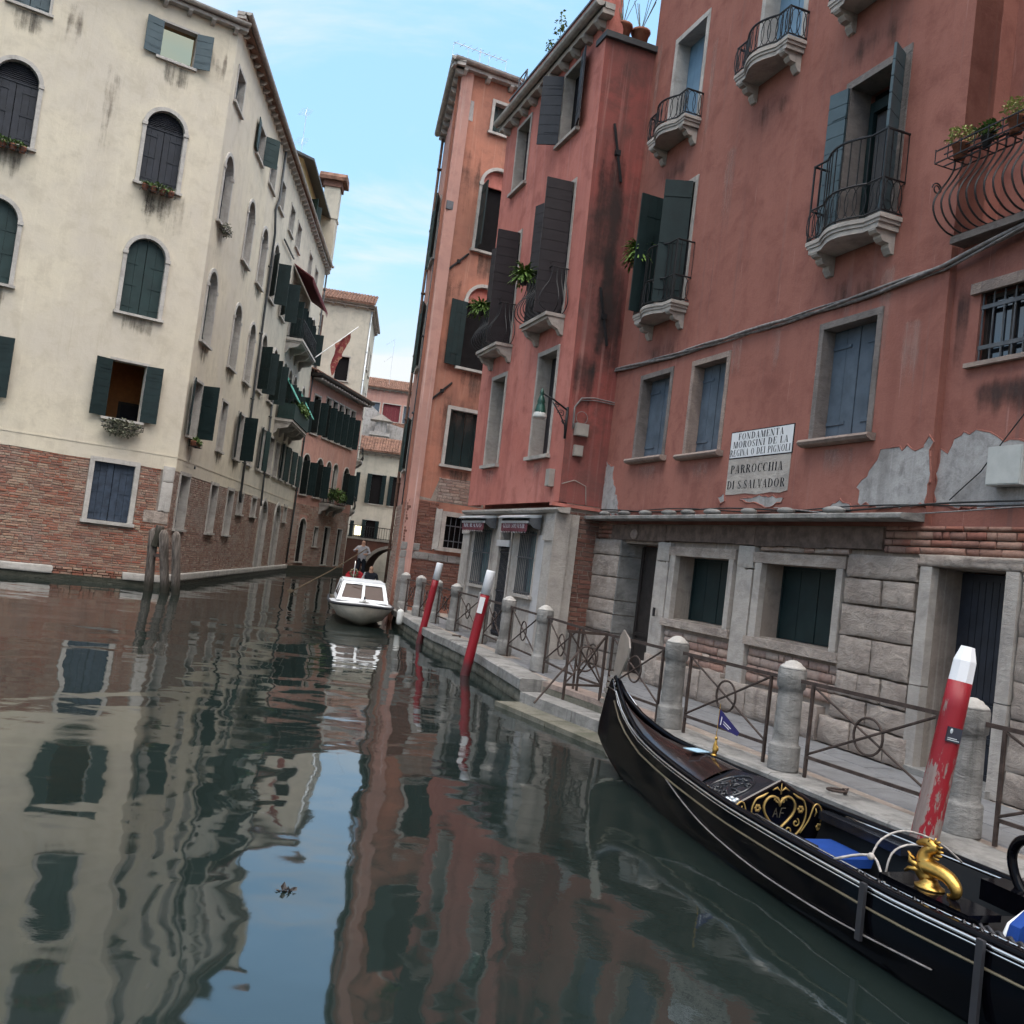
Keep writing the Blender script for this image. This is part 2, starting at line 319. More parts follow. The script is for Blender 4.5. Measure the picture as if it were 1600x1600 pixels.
# canal water: opaque green body under a rippled mirror
t = NT('water'); w = t.n('ShaderNodeNewGeometry').outputs['Position']
h = t.mul(t.noise(.42, 2, .4, w, .25), 1.5)
h = t.mul(h, t.mul(t.noise(1.25, 2, .45, t.map((1, 1.1, 1), w, (5, 2, 0)), .2), .30), 'ADD')
act = t.ramp(t.noise(.13, 3, .5, w), .40, .66, .05, 1.0)
h = t.mul(h, t.mul(t.mul(t.noise(6.0, 4, .6, w), .060), act), 'ADD')
bp = t.bump(h, 1.0, .030); t.b.inputs['IOR'].default_value = 1.8
c = t.mix(t.ramp(t.noise(.3, 3, .5, w), .35, .65), (.0090, .0145, .0132), (.0120, .0185, .0170)); t.fin(c, .035, .5)
t.b.inputs['IOR'].default_value = 1.85
# ------------------------------------------------------------------ building helpers
def wall(x0, x1, z0, z1, ops=(), thick=.3, b=None, n=12):
    """front of a wall at y=0 with real openings and their reveals"""
    b = b or B(); xs = sorted({x0, x1, *[o[0] for o in ops], *[o[1] for o in ops]}); zs = sorted({z0, z1, *[o[2] for o in ops], *[o[3] for o in ops]})
    xs = [x for x in xs if x0 - 1e-6 <= x <= x1 + 1e-6]; zs = [z for z in zs if z0 - 1e-6 <= z <= z1 + 1e-6]
    for i in range(len(xs) - 1):
        for j in range(len(zs) - 1):
            mx, mz = (xs[i] + xs[i + 1]) / 2, (zs[j] + zs[j + 1]) / 2
            if any(o[0] < mx < o[1] and o[2] < mz < o[3] for o in ops): continue
            b.quad((xs[i + 1], 0, zs[j]), (xs[i], 0, zs[j]), (xs[i], 0, zs[j + 1]), (xs[i + 1], 0, zs[j + 1]))
    for o in ops:
        a, c, d, e = o[:4]; ar = len(o) > 4 and o[4]; r = (c - a) / 2; t = -thick; sp = e - r if ar else e
        if c < x0 or a > x1 or d > z1: continue
        b.quad((a, 0, d), (a, t, d), (a, t, sp), (a, 0, sp)); b.quad((c, 0, sp), (c, t, sp), (c, t, d), (c, 0, d)); b.quad((a, 0, d), (c, 0, d), (c, t, d), (a, t, d))
        if not ar: b.quad((a, 0, e), (a, t, e), (c, t, e), (c, 0, e))
        else:
            P = [((a + c) / 2 - r * cos(pi * k / n), sp + r * sin(pi * k / n)) for k in range(n + 1)]
            for k in range(n):
                p, q = P[k], P[k + 1]; b.quad((p[0], 0, p[1]), (p[0], t, p[1]), (q[0], t, q[1]), (q[0], 0, q[1]))
                cx = a if k < n / 2 else c; b.add([(q[0], 0, q[1]), (p[0], 0, p[1]), (cx, 0, e)], [(0, 1, 2)])
    t = -thick
    b.quad((x0, 0, z0), (x0, 0, z1), (x0, t, z1), (x0, t, z0)); b.quad((x1, 0, z1), (x1, 0, z0), (x1, t, z0), (x1, t, z1)); b.quad((x0, 0, z1), (x1, 0, z1), (x1, t, z1), (x0, t, z1))
    return b
def ring(b, cx, cz, r0, r1, y0, y1, n=14, a0=0, a1=pi):
    for k in range(n):
        p, q = a0 + (a1 - a0) * k / n, a0 + (a1 - a0) * (k + 1) / n
        b.prism([(cx - r0 * cos(p), cz + r0 * sin(p)), (cx - r1 * cos(p), cz + r1 * sin(p)), (cx - r1 * cos(q), cz + r1 * sin(q)), (cx - r0 * cos(q), cz + r0 * sin(q))], y0, y1)
def board_rects(xa, xb, n):
    w = (xb - xa) / n; return [(xa + i * w + .004, xa + (i + 1) * w - .004) for i in range(n)]
def archtop(x, x0, x1, z1):
    r = (x1 - x0) / 2; d = x - (x0 + x1) / 2; return z1 - r + math.sqrt(max(0, r * r - d * d))
def vboard(b, a, c, z0, za, zc, y, th=.03, mid=None):
    pts = [(a, z0), (c, z0), (c, zc)] + ([mid] if mid else []) + [(a, za)]; b.prism(pts, y - th, y)
def shutter_leaf(w, h, th=.035, bd='h', n=None, dirn=1, frame=True):
    """open shutter leaf hinged at x=0, reaching to dirn*w; boards across (h) or upright (v)"""
    b = B(); s = dirn
    if bd == 'h':
        n = n or max(4, int(h / .2)); k = h / n
        for i in range(n): b.box(0, s * w, -th / 2, th / 2, i * k + .005, (i + 1) * k - .005)
        b.box(s * .02, s * (w - .02), -th / 2 + .006, th / 2 - .006, 0.01, h - .01)
    else:
        n = n or max(3, int(w / .14)); k = w / n
        for i in range(n): b.box(s * (i * k + .003), s * ((i + 1) * k - .003), -th / 2, th / 2, 0, h)
        b.box(s * .02, s * (w - .02), -th / 2 + .006, th / 2 - .006, .01, h - .01)
        for z in (h * .12, h * .5, h * .88): b.box(s * .02, s * (w - .02), th / 2 - .004, th / 2 + .012, z - .04, z + .04)
    for z in (h * .18, h * .82): b.box(0, s * w * .7, -th / 2 - .008, -th / 2 + .002, z - .014, z + .014)
    return b
def window(root, F, x0, x1, z0, z1, arch=False, sw=.10, proud=.03, depth=.16, fill='shut', mat='shutter_green', smat='stone_frame', leaf=None, lbd='h', sill=.07, n=4, planks=False, louvre=False, name='window', lwd=None, lmat=None, hinge=True, glassmat='glass', lh=None):
    r = (x1 - x0) / 2; sp = z1 - r if arch else z1; b = B(); e = .004
    if sw > 0:
        b.box(x0 - sw, x0 + e, -depth - .03, proud, z0, sp); b.box(x1 - e, x1 + sw, -depth - .03, proud, z0, sp)
        if arch:
            ring(b, (x0 + x1) / 2, sp, r - e, r + sw, -depth - .03, proud)
            for q in (x0 - sw - .02, x1 - .02): b.box(q, q + sw + .04, -.04, proud + .025, sp - .05, sp + .05)
        else: b.box(x0 - sw, x1 + sw, -depth - .035, proud + .004, z1 - e, z1 + sw)
    else:
        b.box(x0, x0 + .03, -depth - .04, -depth + .02, z0, sp); b.box(x1 - .03, x1, -depth - .04, -depth + .02, z0, sp); b.box(x0 + .03, x1 - .03, -depth - .04, -depth + .018, sp - .04, sp)
    w = b.build(name, smat if sw > 0 else mat, root, F)
    if sill:
        s = B().box(x0 - sw - .05, x1 + sw + .05, -.08, proud + .07, z0 - sill, z0 + .003); s.build('sill', smat, w, F)
    if fill == 'shut':
        nb = B(); lm = z1 - r if (louvre and arch) else None
        for half in (0, 1):
            xa = x0 + half * r + (.006 if half else 0); xb = xa + r - .006
            sb = nb if not planks else None
            for a, c in board_rects(xa, xb, n // 2):
                bb = sb or B()
                if arch and not louvre: vboard(bb, a, c, z0, archtop(a, x0, x1, z1) - .01, archtop(c, x0, x1, z1) - .01, -depth, mid=((a + c) / 2, archtop((a + c) / 2, x0, x1, z1) - .01))
                else: bb.box(a, c, -depth - .03 - random.uniform(0, .004), -depth - random.uniform(0, .004), z0 + .01, sp - .005)
                if planks: bb.build('plank', mat, w, F)
            hb = sb
            hz = [z0 + (sp - z0) * q for q in ((.14, .5, .86) if sp - z0 > 1.6 else (.16, .84))]
            if hinge:
                for z in hz:
                    hb = sb or B(); hb.box(xa + .01 if half == 0 else xb - r * .7, xa + r * .7 if half == 0 else xb - .01, -depth - .002, -depth + .012, z - .022, z + .022)
                    if planks: hb.build('hinge', mat, w, F)
        if not planks: nb.build('shutter', mat, w, F)
        if louvre and arch:
            lb = B(); k = 9
            for i in range(k):
                z = sp + .03 + (r - .06) * i / k; hw = math.sqrt(max(0, r * r - (z - sp) ** 2)) - .015
                if hw > .05: lb.box(-hw, hw, -.012, .012, -.018, .018, T((x0 + x1) / 2, -depth + .01, z) @ RX(35))
            lb.box(x0 + .01, x1 - .01, -depth - .02, -depth + .02, sp - .03, sp + .03); lb.build('louvre', mat, w, F)
            pb = B(); P = [((x0 + x1) / 2 - r * cos(pi * i / 12), sp + r * sin(pi * i / 12)) for i in range(13)]; pb.prism(P, -depth - .06, -depth - .03); pb.build('backboard', 'shutter_green_dark', w, F)
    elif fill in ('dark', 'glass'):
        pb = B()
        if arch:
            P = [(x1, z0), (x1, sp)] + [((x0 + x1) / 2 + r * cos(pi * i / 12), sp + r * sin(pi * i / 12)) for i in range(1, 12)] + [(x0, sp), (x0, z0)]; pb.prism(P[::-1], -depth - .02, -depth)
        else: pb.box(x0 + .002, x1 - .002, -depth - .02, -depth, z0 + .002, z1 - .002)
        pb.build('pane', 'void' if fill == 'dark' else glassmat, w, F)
        if fill == 'glass':
            fb = B(); fb.box((x0 + x1) / 2 - .025, (x0 + x1) / 2 + .025, -depth, -depth + .03, z0, z1 - (.02 if arch else 0)); fb.box(x0, x0 + .05, -depth, -depth + .03, z0, sp); fb.box(x1 - .05, x1, -depth, -depth + .03, z0, sp); fb.box(x0 + .05, x1 - .05, -depth, -depth + .028, z0, z0 + .05)
            fb.build('casement', lmat or mat, w, F)
    if leaf:
        lw = lwd or r - .01; h = (lh or (sp - z0)) - .01
        for side, ang in enumerate(leaf):
            if ang is None: continue
            q = shutter_leaf(lw, h, bd=lbd, dirn=1 if side == 0 else -1)
            G = F @ T(x0 if side == 0 else x1, proud + .03, z0 + .005) @ RZ(ang if side == 0 else -ang)
            q.build('shutter', mat, w, G)
    return w
def brick_rects(x0, x1, z0, z1, excl=(), bw=.25, bh=.06, gap=.013, jit=.25, rnd=random):
    out = []; z = z0; row = 0
    while z + bh * .6 < z1:
        h = min(bh * rnd.uniform(.9, 1.1), z1 - z); x = x0 - rnd.uniform(0, bw)
        while x < x1:
            w = bw * rnd.uniform(1 - jit, 1 + jit) * (.5 if rnd.random() < .28 else 1); a, c = max(x, x0), min(x + w, x1); x += w + gap
            if c - a < .03: continue
            segs = [(a, c)]
            for e in excl:
                if z < e[3] and z + h > e[2]:
                    ns = []
                    for s in segs:
                        if s[1] <= e[0] or s[0] >= e[1]: ns.append(s)
                        else:
                            if s[0] < e[0]: ns.append((s[0], e[0]))
                            if s[1] > e[1]: ns.append((e[1], s[1]))
                    segs = ns
            out += [(p, q, z, z + h) for p, q in segs if q - p > .03]
        z += h + gap; row += 1
    return out
def brick_mesh(name, rects, mat, parent, F, y=0.0, pr=.014):
    b = B()
    for a, c, d, e in rects:
        p = pr * random.uniform(.35, 1.25); j = lambda: random.uniform(-.004, .004)
        vs = [(a + j(), y, d + j()), (c + j(), y, d + j()), (c + j(), y, e + j()), (a + j(), y, e + j())]
        fv = [(a + .006, y + p, d + .006), (c - .006, y + p + j(), d + .006), (c - .006, y + p, e - .006), (a + .006, y + p + j(), e - .006)]
        b.add(vs + fv, [(5, 4, 7, 6), (1, 0, 4, 5), (2, 1, 5, 6), (3, 2, 6, 7), (0, 3, 7, 4)])
    o = b.build(name, mat, parent, F); o['kind'] = 'stuff'; return o
UNIT = {}
def unit_block(mat, v, rough=.12, nx=7, nz=5):
    """unit stone with an uneven, eroded face and worn edges"""
    k = (mat, v, rough)
    if k in UNIT: return UNIT[k]
    if mat.startswith('brick') or 'wet' in mat or 'algae' in mat: nx, nz = 4, 2
    r = random.Random(v * 7 + 3); b = B(); g = []; o_ = Vector((v * 13.7, 3.1, v * 5.3))
    for j in range(nz + 1):
        for i in range(nx + 1):
            ed = i in (0, nx) or j in (0, nz)
            x = i / nx + r.uniform(-.012, .012); z = j / nz + r.uniform(-.02, .02)
            f = .5 + .5 * mnoise.noise(Vector((x * 2.2, 0, z * 3.5)) + o_) + .35 * mnoise.noise(Vector((x * 5, 1, z * 9)) + o_)
            g.append((x, 1 - (r.uniform(.75, 1.1) if ed else max(0, f)) * rough * 2, z))
    b.v = g[:]
    for j in range(nz):
        for i in range(nx): a = j * (nx + 1) + i; b.f.append((a + 1, a, a + nx + 1, a + nx + 2)); b.m.append(0)
    rim = [i for i in range(nx + 1)] + [(j + 1) * (nx + 1) - 1 for j in range(1, nz + 1)] + [nz * (nx + 1) + i for i in range(nx - 1, -1, -1)] + [j * (nx + 1) for j in range(nz - 1, 0, -1)]
    o = len(b.v); b.v += [(b.v[i][0], 0, b.v[i][2]) for i in rim]; m = len(rim)
    for i in range(m): b.f.append((rim[i], rim[(i + 1) % m], o + (i + 1) % m, o + i)); b.m.append(0)
    me = b.mesh('block', mat)
    for p in list(me.polygons)[:nx * nz]: p.use_smooth = True
    UNIT[k] = me; return me
def block(name, mat, parent, F, x0, x1, z0, z1, d=.05, y=0, v=None, rough=.12):
    me = unit_block(mat, random.randrange(7) if v is None else v, rough)
    return put(name, me, parent, F @ T(x0, y, z0) @ Matrix.Diagonal((x1 - x0, d, z1 - z0, 1)))
def body(root, pts, z0, z1, mat, name='walls'):
    """hidden core of a building: prism over a footprint in world coordinates"""
    b = B(); b.prism(pts, z0, z1, 'z'); return b.build(name, mat, root, Matrix.Identity(4))
def pt(F, x, y): p = F @ Vector((x, y, 0)); return (p.x, p.y)
def leaves(name, mat, parent, F, n, box, size=.06, droop=0, seed=1, flat=False):
    """clump of small leaf faces inside an ellipsoid box (cx,cy,cz,rx,ry,rz)"""
    r = random.Random(seed); b = B(); cx, cy, cz, rx, ry, rz = box
    for i in range(n):
        while True:
            p = Vector((r.uniform(-1, 1), r.uniform(-1, 1), r.uniform(-1, 1)))
            if p.length < 1 and p.length > r.uniform(0, .7): break
        q = Vector((cx + p.x * rx, cy + p.y * ry, cz + p.z * rz)); s = size * r.uniform(.6, 1.4)
        M = Matrix.Translation(q) @ Matrix.Rotation(r.uniform(0, 6.28), 4, 'Z') @ Matrix.Rotation(r.uniform(-1, 1.2), 4, 'X') @ Matrix.Rotation(r.uniform(-.7, .7), 4, 'Y')
        vs = [(0, 0, 0), (s * .38, s * .5, .1 * s), (0, s * 1.1, -.15 * s), (-s * .38, s * .5, .1 * s)]
        b.add([M @ Vector(v) for v in vs], [(0, 1, 2, 3)])
    return b.build(name, mat, parent, F)
def fronds(name, mat, parent, F, n, c, L=.3, seed=1, spread=1.0, up=.6):
    """feathery arching fronds from one root"""
    r = random.Random(seed); b = B()
    for i in range(n):
        a = r.uniform(0, 6.28); l = L * r.uniform(.6, 1.2); e = r.uniform(.2, 1.3) * up; d = Vector((cos(a), sin(a), 0)); P = []
        for k in range(6):
            u = k / 5; P.append(Vector(c) + d * (l * u * spread) + Vector((0, 0, l * (e * u * 1.5 - .95 * u * u))))
        sd = Vector((-sin(a), cos(a), 0))
        for k in range(5):
            w = .028 * (1 - k / 6)
            for s in (-1, 1):
                p, q = P[k], P[k + 1]; m = (p + q) / 2 + sd * s * w * 2 + Vector((0, 0, -.008)); b.add([p, q, m], [(0, 1, 2)])
                m2 = q + sd * s * w * 1.4; b.add([(p + q) / 2, q, m2], [(0, 1, 2)])
    return b.build(name, mat, parent, F)
def cornice(root, F, x0, x1, z, proj=.35, h=.12, dent=.55, mat='stone_frame', gut='gutter', dw=.12):
    b = B(); b.box(x0, x1, -.05, proj * .55, z - h, z); b.build('cornice', mat, root, F)
    g = B(); n = 6; P = [(proj * .5 + .09 * cos(pi + pi * k / n), z + .07 + .09 * sin(pi + pi * k / n)) for k in range(n + 1)] + [(proj * .5 + .09, z + .12), (-.05, z + .12), (-.05, z + .002)]
    P = [(-.05, z + .002), (proj * .42, z + .002)] + [(proj * .75 + .10 * cos(pi + pi * k / n), z + .11 + .10 * sin(pi + pi * k / n)) for k in range(n + 1)] + [(-.05, z + .115)]
    g.prism(P, x0 - .02, x1 + .02, 'x'); g.build('gutter', gut, root, F)
    k = int((x1 - x0) / dent); me = None
    for i in range(k + 1):
        x = x0 + (x1 - x0) * (i + .5) / (k + 1)
        if me is None: me = B().prism([(-.02, -.16), (proj * .30, -.14), (proj * .58, -.05), (proj * .58, -.002), (-.02, -.002)], -dw / 2, dw / 2, 'x').mesh('bracket', mat)
        put('bracket', me, root, F @ T(x, 0, z - h))
def drainpipe(root, F, pts, r=.055, mat='gutter_dark', y=.09):
    b = B(); b.tube([(x, y, z) for x, z in pts], r, 8)
    for i in range(len(pts) - 1):
        (x0, z0), (x1, z1) = pts[i], pts[i + 1]
        for k in range(int(abs(z1 - z0) / 2)): u = (k + .5) / max(1, int(abs(z1 - z0) / 2)); b.box(x0 + (x1 - x0) * u - .075, x0 + (x1 - x0) * u + .075, 0, y + .06, z0 + (z1 - z0) * u - .025, z0 + (z1 - z0) * u + .025)
    return b.build('drainpipe', mat, root, F, True)
def stain(root, F, x0, x1, z1, length, mat='soot_stain', y=.004):
    """thin crust of dirt washed down the wall below a sill (sheet 4 mm off the plaster, uneven fingers)"""
    return B().quad((x1, y, z1 - length), (x0, y, z1 - length), (x0, y, z1), (x1, y, z1)).build('runoff_stain', mat, root, F)
def stainmat(name, col, amt=.8, fx=9, top=.97, lo=.36):
    t = NT(name); g = t.n('ShaderNodeTexCoord').outputs['Generated']; s = t.n('ShaderNodeSeparateXYZ'); t.L(g, s.inputs[0])
    w = t.n('ShaderNodeNewGeometry').outputs['Position']
    f = t.noise(1, 5, .65, t.map((fx, fx, .35), w)); f2 = t.noise(2.6, 6, .7, w)
    env = t.mul(t.ramp(s.outputs[0], 0, .3), t.ramp(s.outputs[0], .7, 1, 1, 0)); env = t.mul(env, t.mul(t.ramp(s.outputs[2], 0, .75), t.ramp(s.outputs[2], top, 1, 1, 0)))
    a = t.mul(t.mul(f, .62), t.mul(f2, .38), 'ADD'); a = t.mul(a, t.mul(t.mul(env, 1, 'SUBTRACT'), .42), 'ADD'); a = t.mul(t.ramp(a, lo, lo + .3, 0, amt), t.ramp(env, 0, .25))
    tr = t.n('ShaderNodeBsdfTransparent'); mx = t.n('ShaderNodeMixShader'); t.L(a, mx.inputs[0]); t.L(tr.outputs[0], mx.inputs[1]); t.L(t.b.outputs[0], mx.inputs[2])
    t.L(mx.outputs[0], t.t.nodes['Material Output'].inputs[0]); t.fin(col, .95, .1)
stainmat('soot_stain', (.105, .095, .082), .78, 7); stainmat('soot_soft', (.10, .075, .065), .7, 4, .6); stainmat('soot_heavy', (.06, .047, .045), .72, 2.5, .65, .26); stainmat('lime_stain', (.46, .30, .26), .5, 16, .9)
# ------------------------------------------------------------------ left: cream palazzo (front LF, canal side LS)
PC = (-10.415, 28.870)
LF = frame(PC, 238); LS = frame(PC, -5, True)
pal = thing('cream_palazzo', LF, 'tall cream plastered palazzo with brick base at the canal corner on the left', 'building')
XL = 12.5
lf_ops = []
for dx in (0, 4.03, 8.06):
    lf_ops += [(1.15 + dx, 2.25 + dx, 12.02, 14.38, True), (1.15 + dx, 2.26 + dx, 8.07, 10.42, True), (1.19 + dx, 2.18 + dx, 15.94, 17.03)]
    lf_ops += [(1.25 + dx, 2.22 + dx, 4.90, 6.62)]
lf_base = [(1.16, 2.30, 1.84, 3.57), (9.2, 10.3, 1.84, 3.57)]
b = wall(0.0, XL, 3.70, 17.72, lf_ops, .35); b.build('wall', 'stucco_cream', pal, LF)
b = wall(0, XL, .38, 3.70, lf_base, .35).xf(T(0, -.02, 0)); b.build('wall_base', 'mortar', pal, LF)
B().box(.02, XL, -.3, .012, 4.03, 4.075).build('string_course', 'stucco_cream', pal, LF)
rnd = random.Random(5)
ex = [(1.0, 2.45, 1.74, 3.72), (9.0, 10.5, 1.74, 3.72), (0, .42, 2.35, 3.72)]
brick_mesh('bricks', brick_rects(0, XL, .40, 3.62, ex, .26, .058, .014, rnd=rnd), 'brick', pal, LF, -.018, .022)
B().prism([(0, 3.62), (.5, 3.60), (1.2, 3.63), (3, 3.60), (4.4, 3.64), (6, 3.61), (XL, 3.63), (XL, 3.71), (0, 3.71)], -.02, .004).build('plaster_edge', 'stucco_cream', pal, LF)
# base course of pale stones and algae footing
x = 0
for i, w in enumerate((1.1, .35, 1.55, 1.75, 1.4, 1.2, 1.6, 1.5, 1.5, .55)):
    if i == 1: pass
    elif i == 2: pass
    else: block('base_stone', 'stone_white', pal, LF, x + .01, x + w - .01, .17, .39, .1, -.02, rough=.06)
    x += w
brick_mesh('bricks_low', brick_rects(1.1, 3.0, .17, .40, (), .26, .058, .014, rnd=rnd), 'brick', pal, LF, -.018, .05)
B().box(-.1, XL, -.4, .03, -1.5, .17).build('footing', 'stone_wet', pal, LF)
# corner pilaster
for z0, z1 in ((3.25, 3.72), (2.35, 3.23)): block('corner_stone', 'stone_white', pal, LF, .02, .36, z0, z1, .06, -.01, rough=.1)
block('corner_stone', 'stone_rough', pal, LF, .03, .75, 1.95, 2.32, .04, -.015, rough=.2)
# windows of the front
for k, dx in enumerate((0, 4.03, 8.06)):
    window(pal, LF, 1.15 + dx, 2.25 + dx, 12.02, 14.38, True, .11, .05, .14, mat='shutter_slate', louvre=True, n=6, smat='stone_white')
    window(pal, LF, 1.15 + dx, 2.26 + dx, 8.07, 10.42, True, .11, .05, .14, mat='shutter_green', n=4, smat='stone_white')
    stain(pal, LF, 1.0 + dx, 2.4 + dx, 11.93, 1.5); stain(pal, LF, .95 + dx, 2.45 + dx, 8.0, 1.0)
    if k == 0:
        wt = window(pal, LF, 1.19, 2.18, 15.94, 17.03, False, .06, .03, .2, fill='none', mat='shutter_teal', leaf=(158, 172), smat='stone_white')
        B().box(1.2, 2.17, -.24, -.2, 15.95, 17.02).build('pane', 'pane_mirror', wt, LF)
        wl = window(pal, LF, 1.25, 2.22, 4.90, 6.62, False, .07, .03, .2, fill='none', mat='shutter_green_dark', leaf=(163, 163), smat='stone_white')
        rm = B()
        rm.quad((.3, -3, 4.2), (3.4, -3, 4.2), (3.4, -3, 7.2), (.3, -3, 7.2)); rm.quad((.3, -.36, 4.2), (.3, -3, 4.2), (.3, -3, 7.2), (.3, -.36, 7.2)); rm.quad((3.4, -3, 4.2), (3.4, -.36, 4.2), (3.4, -.36, 7.2), (3.4, -3, 7.2)); rm.quad((.3, -.36, 4.2), (3.4, -.36, 4.2), (3.4, -3, 4.2), (.3, -3, 4.2))
        rm.build('room', 'room_orange', wl, LF)
        cb = B(); cb.quad((.3, -.36, 7.2), (.3, -3, 7.2), (3.4, -3, 7.2), (3.4, -.36, 7.2))
        for i in range(9): cb.box(.5 + i * .33, .62 + i * .33, -2.9, -.4, 7.0, 7.19)
        cb.build('ceiling', 'room_ceiling', wl, LF)
        pf = B(); pf.box(.75, 1.45, -2.97, -2.93, 4.9, 5.75); pf.build('picture', 'wood_dark', wl, LF); B().box(.83, 1.37, -2.929, -2.922, 4.98, 5.67).build('picture_sheet', 'shutter_slate', wl, LF)
        B().box(1.9, 2.5, -2.97, -2.6, 4.2, 5.6).build('cupboard', 'wood_brown', wl, LF)
    else:
        window(pal, LF, 1.19 + dx, 2.18 + dx, 15.94, 17.03, False, .07, .03, .12, mat='shutter_teal', n=4, smat='stone_white')
        window(pal, LF, 1.25 + dx, 2.22 + dx, 4.90, 6.62, False, .07, .03, .2, fill='dark', mat='shutter_green_dark', leaf=(163, 163), smat='stone_white')
    stain(pal, LF, 1.05 + dx, 2.3 + dx, 15.86, 1.3)
window(pal, LF, 1.16, 2.30, 1.84, 3.57, False, .13, .03, .1, mat='shutter_navy', n=6, smat='stone_white', sill=.1, planks=True)
window(pal, LF, 9.2, 10.3, 1.84, 3.57, False, .13, .03, .1, mat='shutter_navy', n=6, smat='stone_white', sill=.1)
stain(pal, LF, 2.9, 3.7, 17.6, 9, 'soot_soft'); stain(pal, LF, 0, 1.0, 17.5, 3.0, 'soot_soft'); stain(pal, LF, 4.2, 4.9, 17.5, 4, 'soot_soft'); stain(pal, LF, .2, 2.6, 13.5, 5, 'soot_soft')
cornice(pal, LF, -.25, XL, 17.72, .42, .10, .72, 'stone_white')
# canal side
SE = 30.0
ls = []
for c, hw in ((1.16, .55), (5.16, .55), (8.05, .55)): ls += [(-c - hw, -c + hw, 11.76, 14.05, True)]
for c in (1.16, 5.3, 8.2): ls += [(-c - .55, -c + .55, 7.87, 10.22, True)]
tops = [(.62, 1.66), (4.55, 5.65), (7.35, 8.5)]; tops2 = [(9.75, 10.85), (12.7, 13.8), (14.95, 16.1), (19.5, 20.6), (22.1, 23.2)]
ls += [(-b_, -a_, 15.68, 16.8) for a_, b_ in tops]
ls += [(-1.72, -.62, 4.81, 6.6), (-5.75, -4.83, 4.81, 6.62), (-8.9, -7.8, 4.83, 6.65)]
b = wall(-9.6, 0, 3.70, 18.0, ls, .35); b.build('wall', 'stucco_cream', pal, LS)
gs = [(-1.78, -.68, 1.85, 3.56), (-6.0, -4.98, 1.82, 3.56), (-8.92, -7.87, 1.81, 3.56), (-10.95, -9.95, 2.72, 3.56), (-14.1, -13.05, 2.74, 3.56), (-17.3, -15.5, .25, 3.58, True), (-21.5, -19.75, .25, 3.6, True), (-23.6, -22.6, 2.8, 3.65), (-27.4, -26.6, 2.8, 3.65)]
b = wall(-SE, 0, .38, 3.70, gs, .35).xf(T(0, -.02, 0)); b.build('wall_base', 'mortar', pal, LS)
brick_mesh('bricks', brick_rects(-SE, 0, .42, 3.62, [(g[0] - .12, g[1] + .12, g[2] - .1, g[3] + .1) for g in gs], .26, .058, .014, rnd=rnd), 'brick_worn', pal, LS, -.018, .02)
B().box(-SE, -.02, -.3, .012, 4.01, 4.06).build('string_course', 'stucco_cream', pal, LS); B().prism([(-SE, 3.62), (-20, 3.6), (-11, 3.63), (-6, 3.60), (0, 3.62), (0, 3.71), (-SE, 3.71)], -.02, .004).build('plaster_edge', 'stucco_cream', pal, LS)
x = 0
while x < SE:
    w = rnd.uniform(1.0, 1.9); block('base_stone', 'stone_white', pal, LS, -x - w + .01, -x - .01, .17, .40, .12, -.02, rough=.06); x += w
B().box(-SE, .1, -.4, .04, -1.5, .17).build('footing', 'stone_wet', pal, LS)
for c in (1.16, 5.16, 8.05): window(pal, LS, -c - .55, -c + .55, 11.76, 14.05, True, .11, .05, .2, mat='shutter_slate', n=4, smat='stone_white'); stain(pal, LS, -c - .7, -c + .7, 11.7, 1.0)
for c in (1.16, 5.3, 8.2): window(pal, LS, -c - .55, -c + .55, 7.87, 10.22, True, .11, .05, .2, mat='shutter_green', n=4, smat='stone_white'); stain(pal, LS, -c - .7, -c + .7, 7.8, 1.0)
for i, (a_, b_) in enumerate(tops):
    window(pal, LS, -b_, -a_, 15.68, 16.8, False, .08, .03, .2, mat='shutter_teal' if i != 1 else 'shutter_green', n=4, smat='stone_white', fill='shut' if i != 1 else 'dark', leaf=None if i != 1 else (120, 175))
for i, (a_, b_) in enumerate(((.62, 1.72), (4.83, 5.75), (7.8, 8.9))):
    window(pal, LS, -b_, -a_, 4.82, 6.6, False, .08, .03, .2, mat='shutter_green_dark', fill='shut' if i == 1 else 'dark', leaf=None if i == 1 else (80, 165), smat='stone_white'); stain(pal, LS, -b_ - .1, -a_ + .1, 4.75, .9)
for i, g in enumerate(gs):
    if i in (5, 6): window(pal, LS, *g[:4], True, .16, .04, .12, mat='plaster_grey', n=2, smat='stone_white', sill=0, hinge=False, name='door')
    else: window(pal, LS, *g[:4], False, .11, .03, .24, fill='shut' if i < 3 else 'dark', mat='shutter_navy', n=4, smat='stone_white')
cornice(pal, LS, -26, .25, 18.05, .42, .10, .62, 'stone_white')
drainpipe(pal, LS, [(-9.4, 17.9), (-9.45, 15.9), (-8.95, 15.2), (-9.5, 14.4), (-9.62, 8.8), (-9.95, 3.5), (-10.1, 3.2)], .05)
drainpipe(pal, LS, [(-1.9, 3.95), (-1.9, 3.85)], .03)
e1 = pt(LF, XL, -.36); c0 = pt(LS, -.4, -.36); e2 = pt(LS, -26, -.36)
core = [pt(LF, .5, -3.2), pt(LF, XL, -3.2), pt(LF, XL, -14), (-30, 54), pt(LS, -26, -.36), pt(LS, -3.5, -.36)]
body(pal, core, 0, 17.9, 'void')
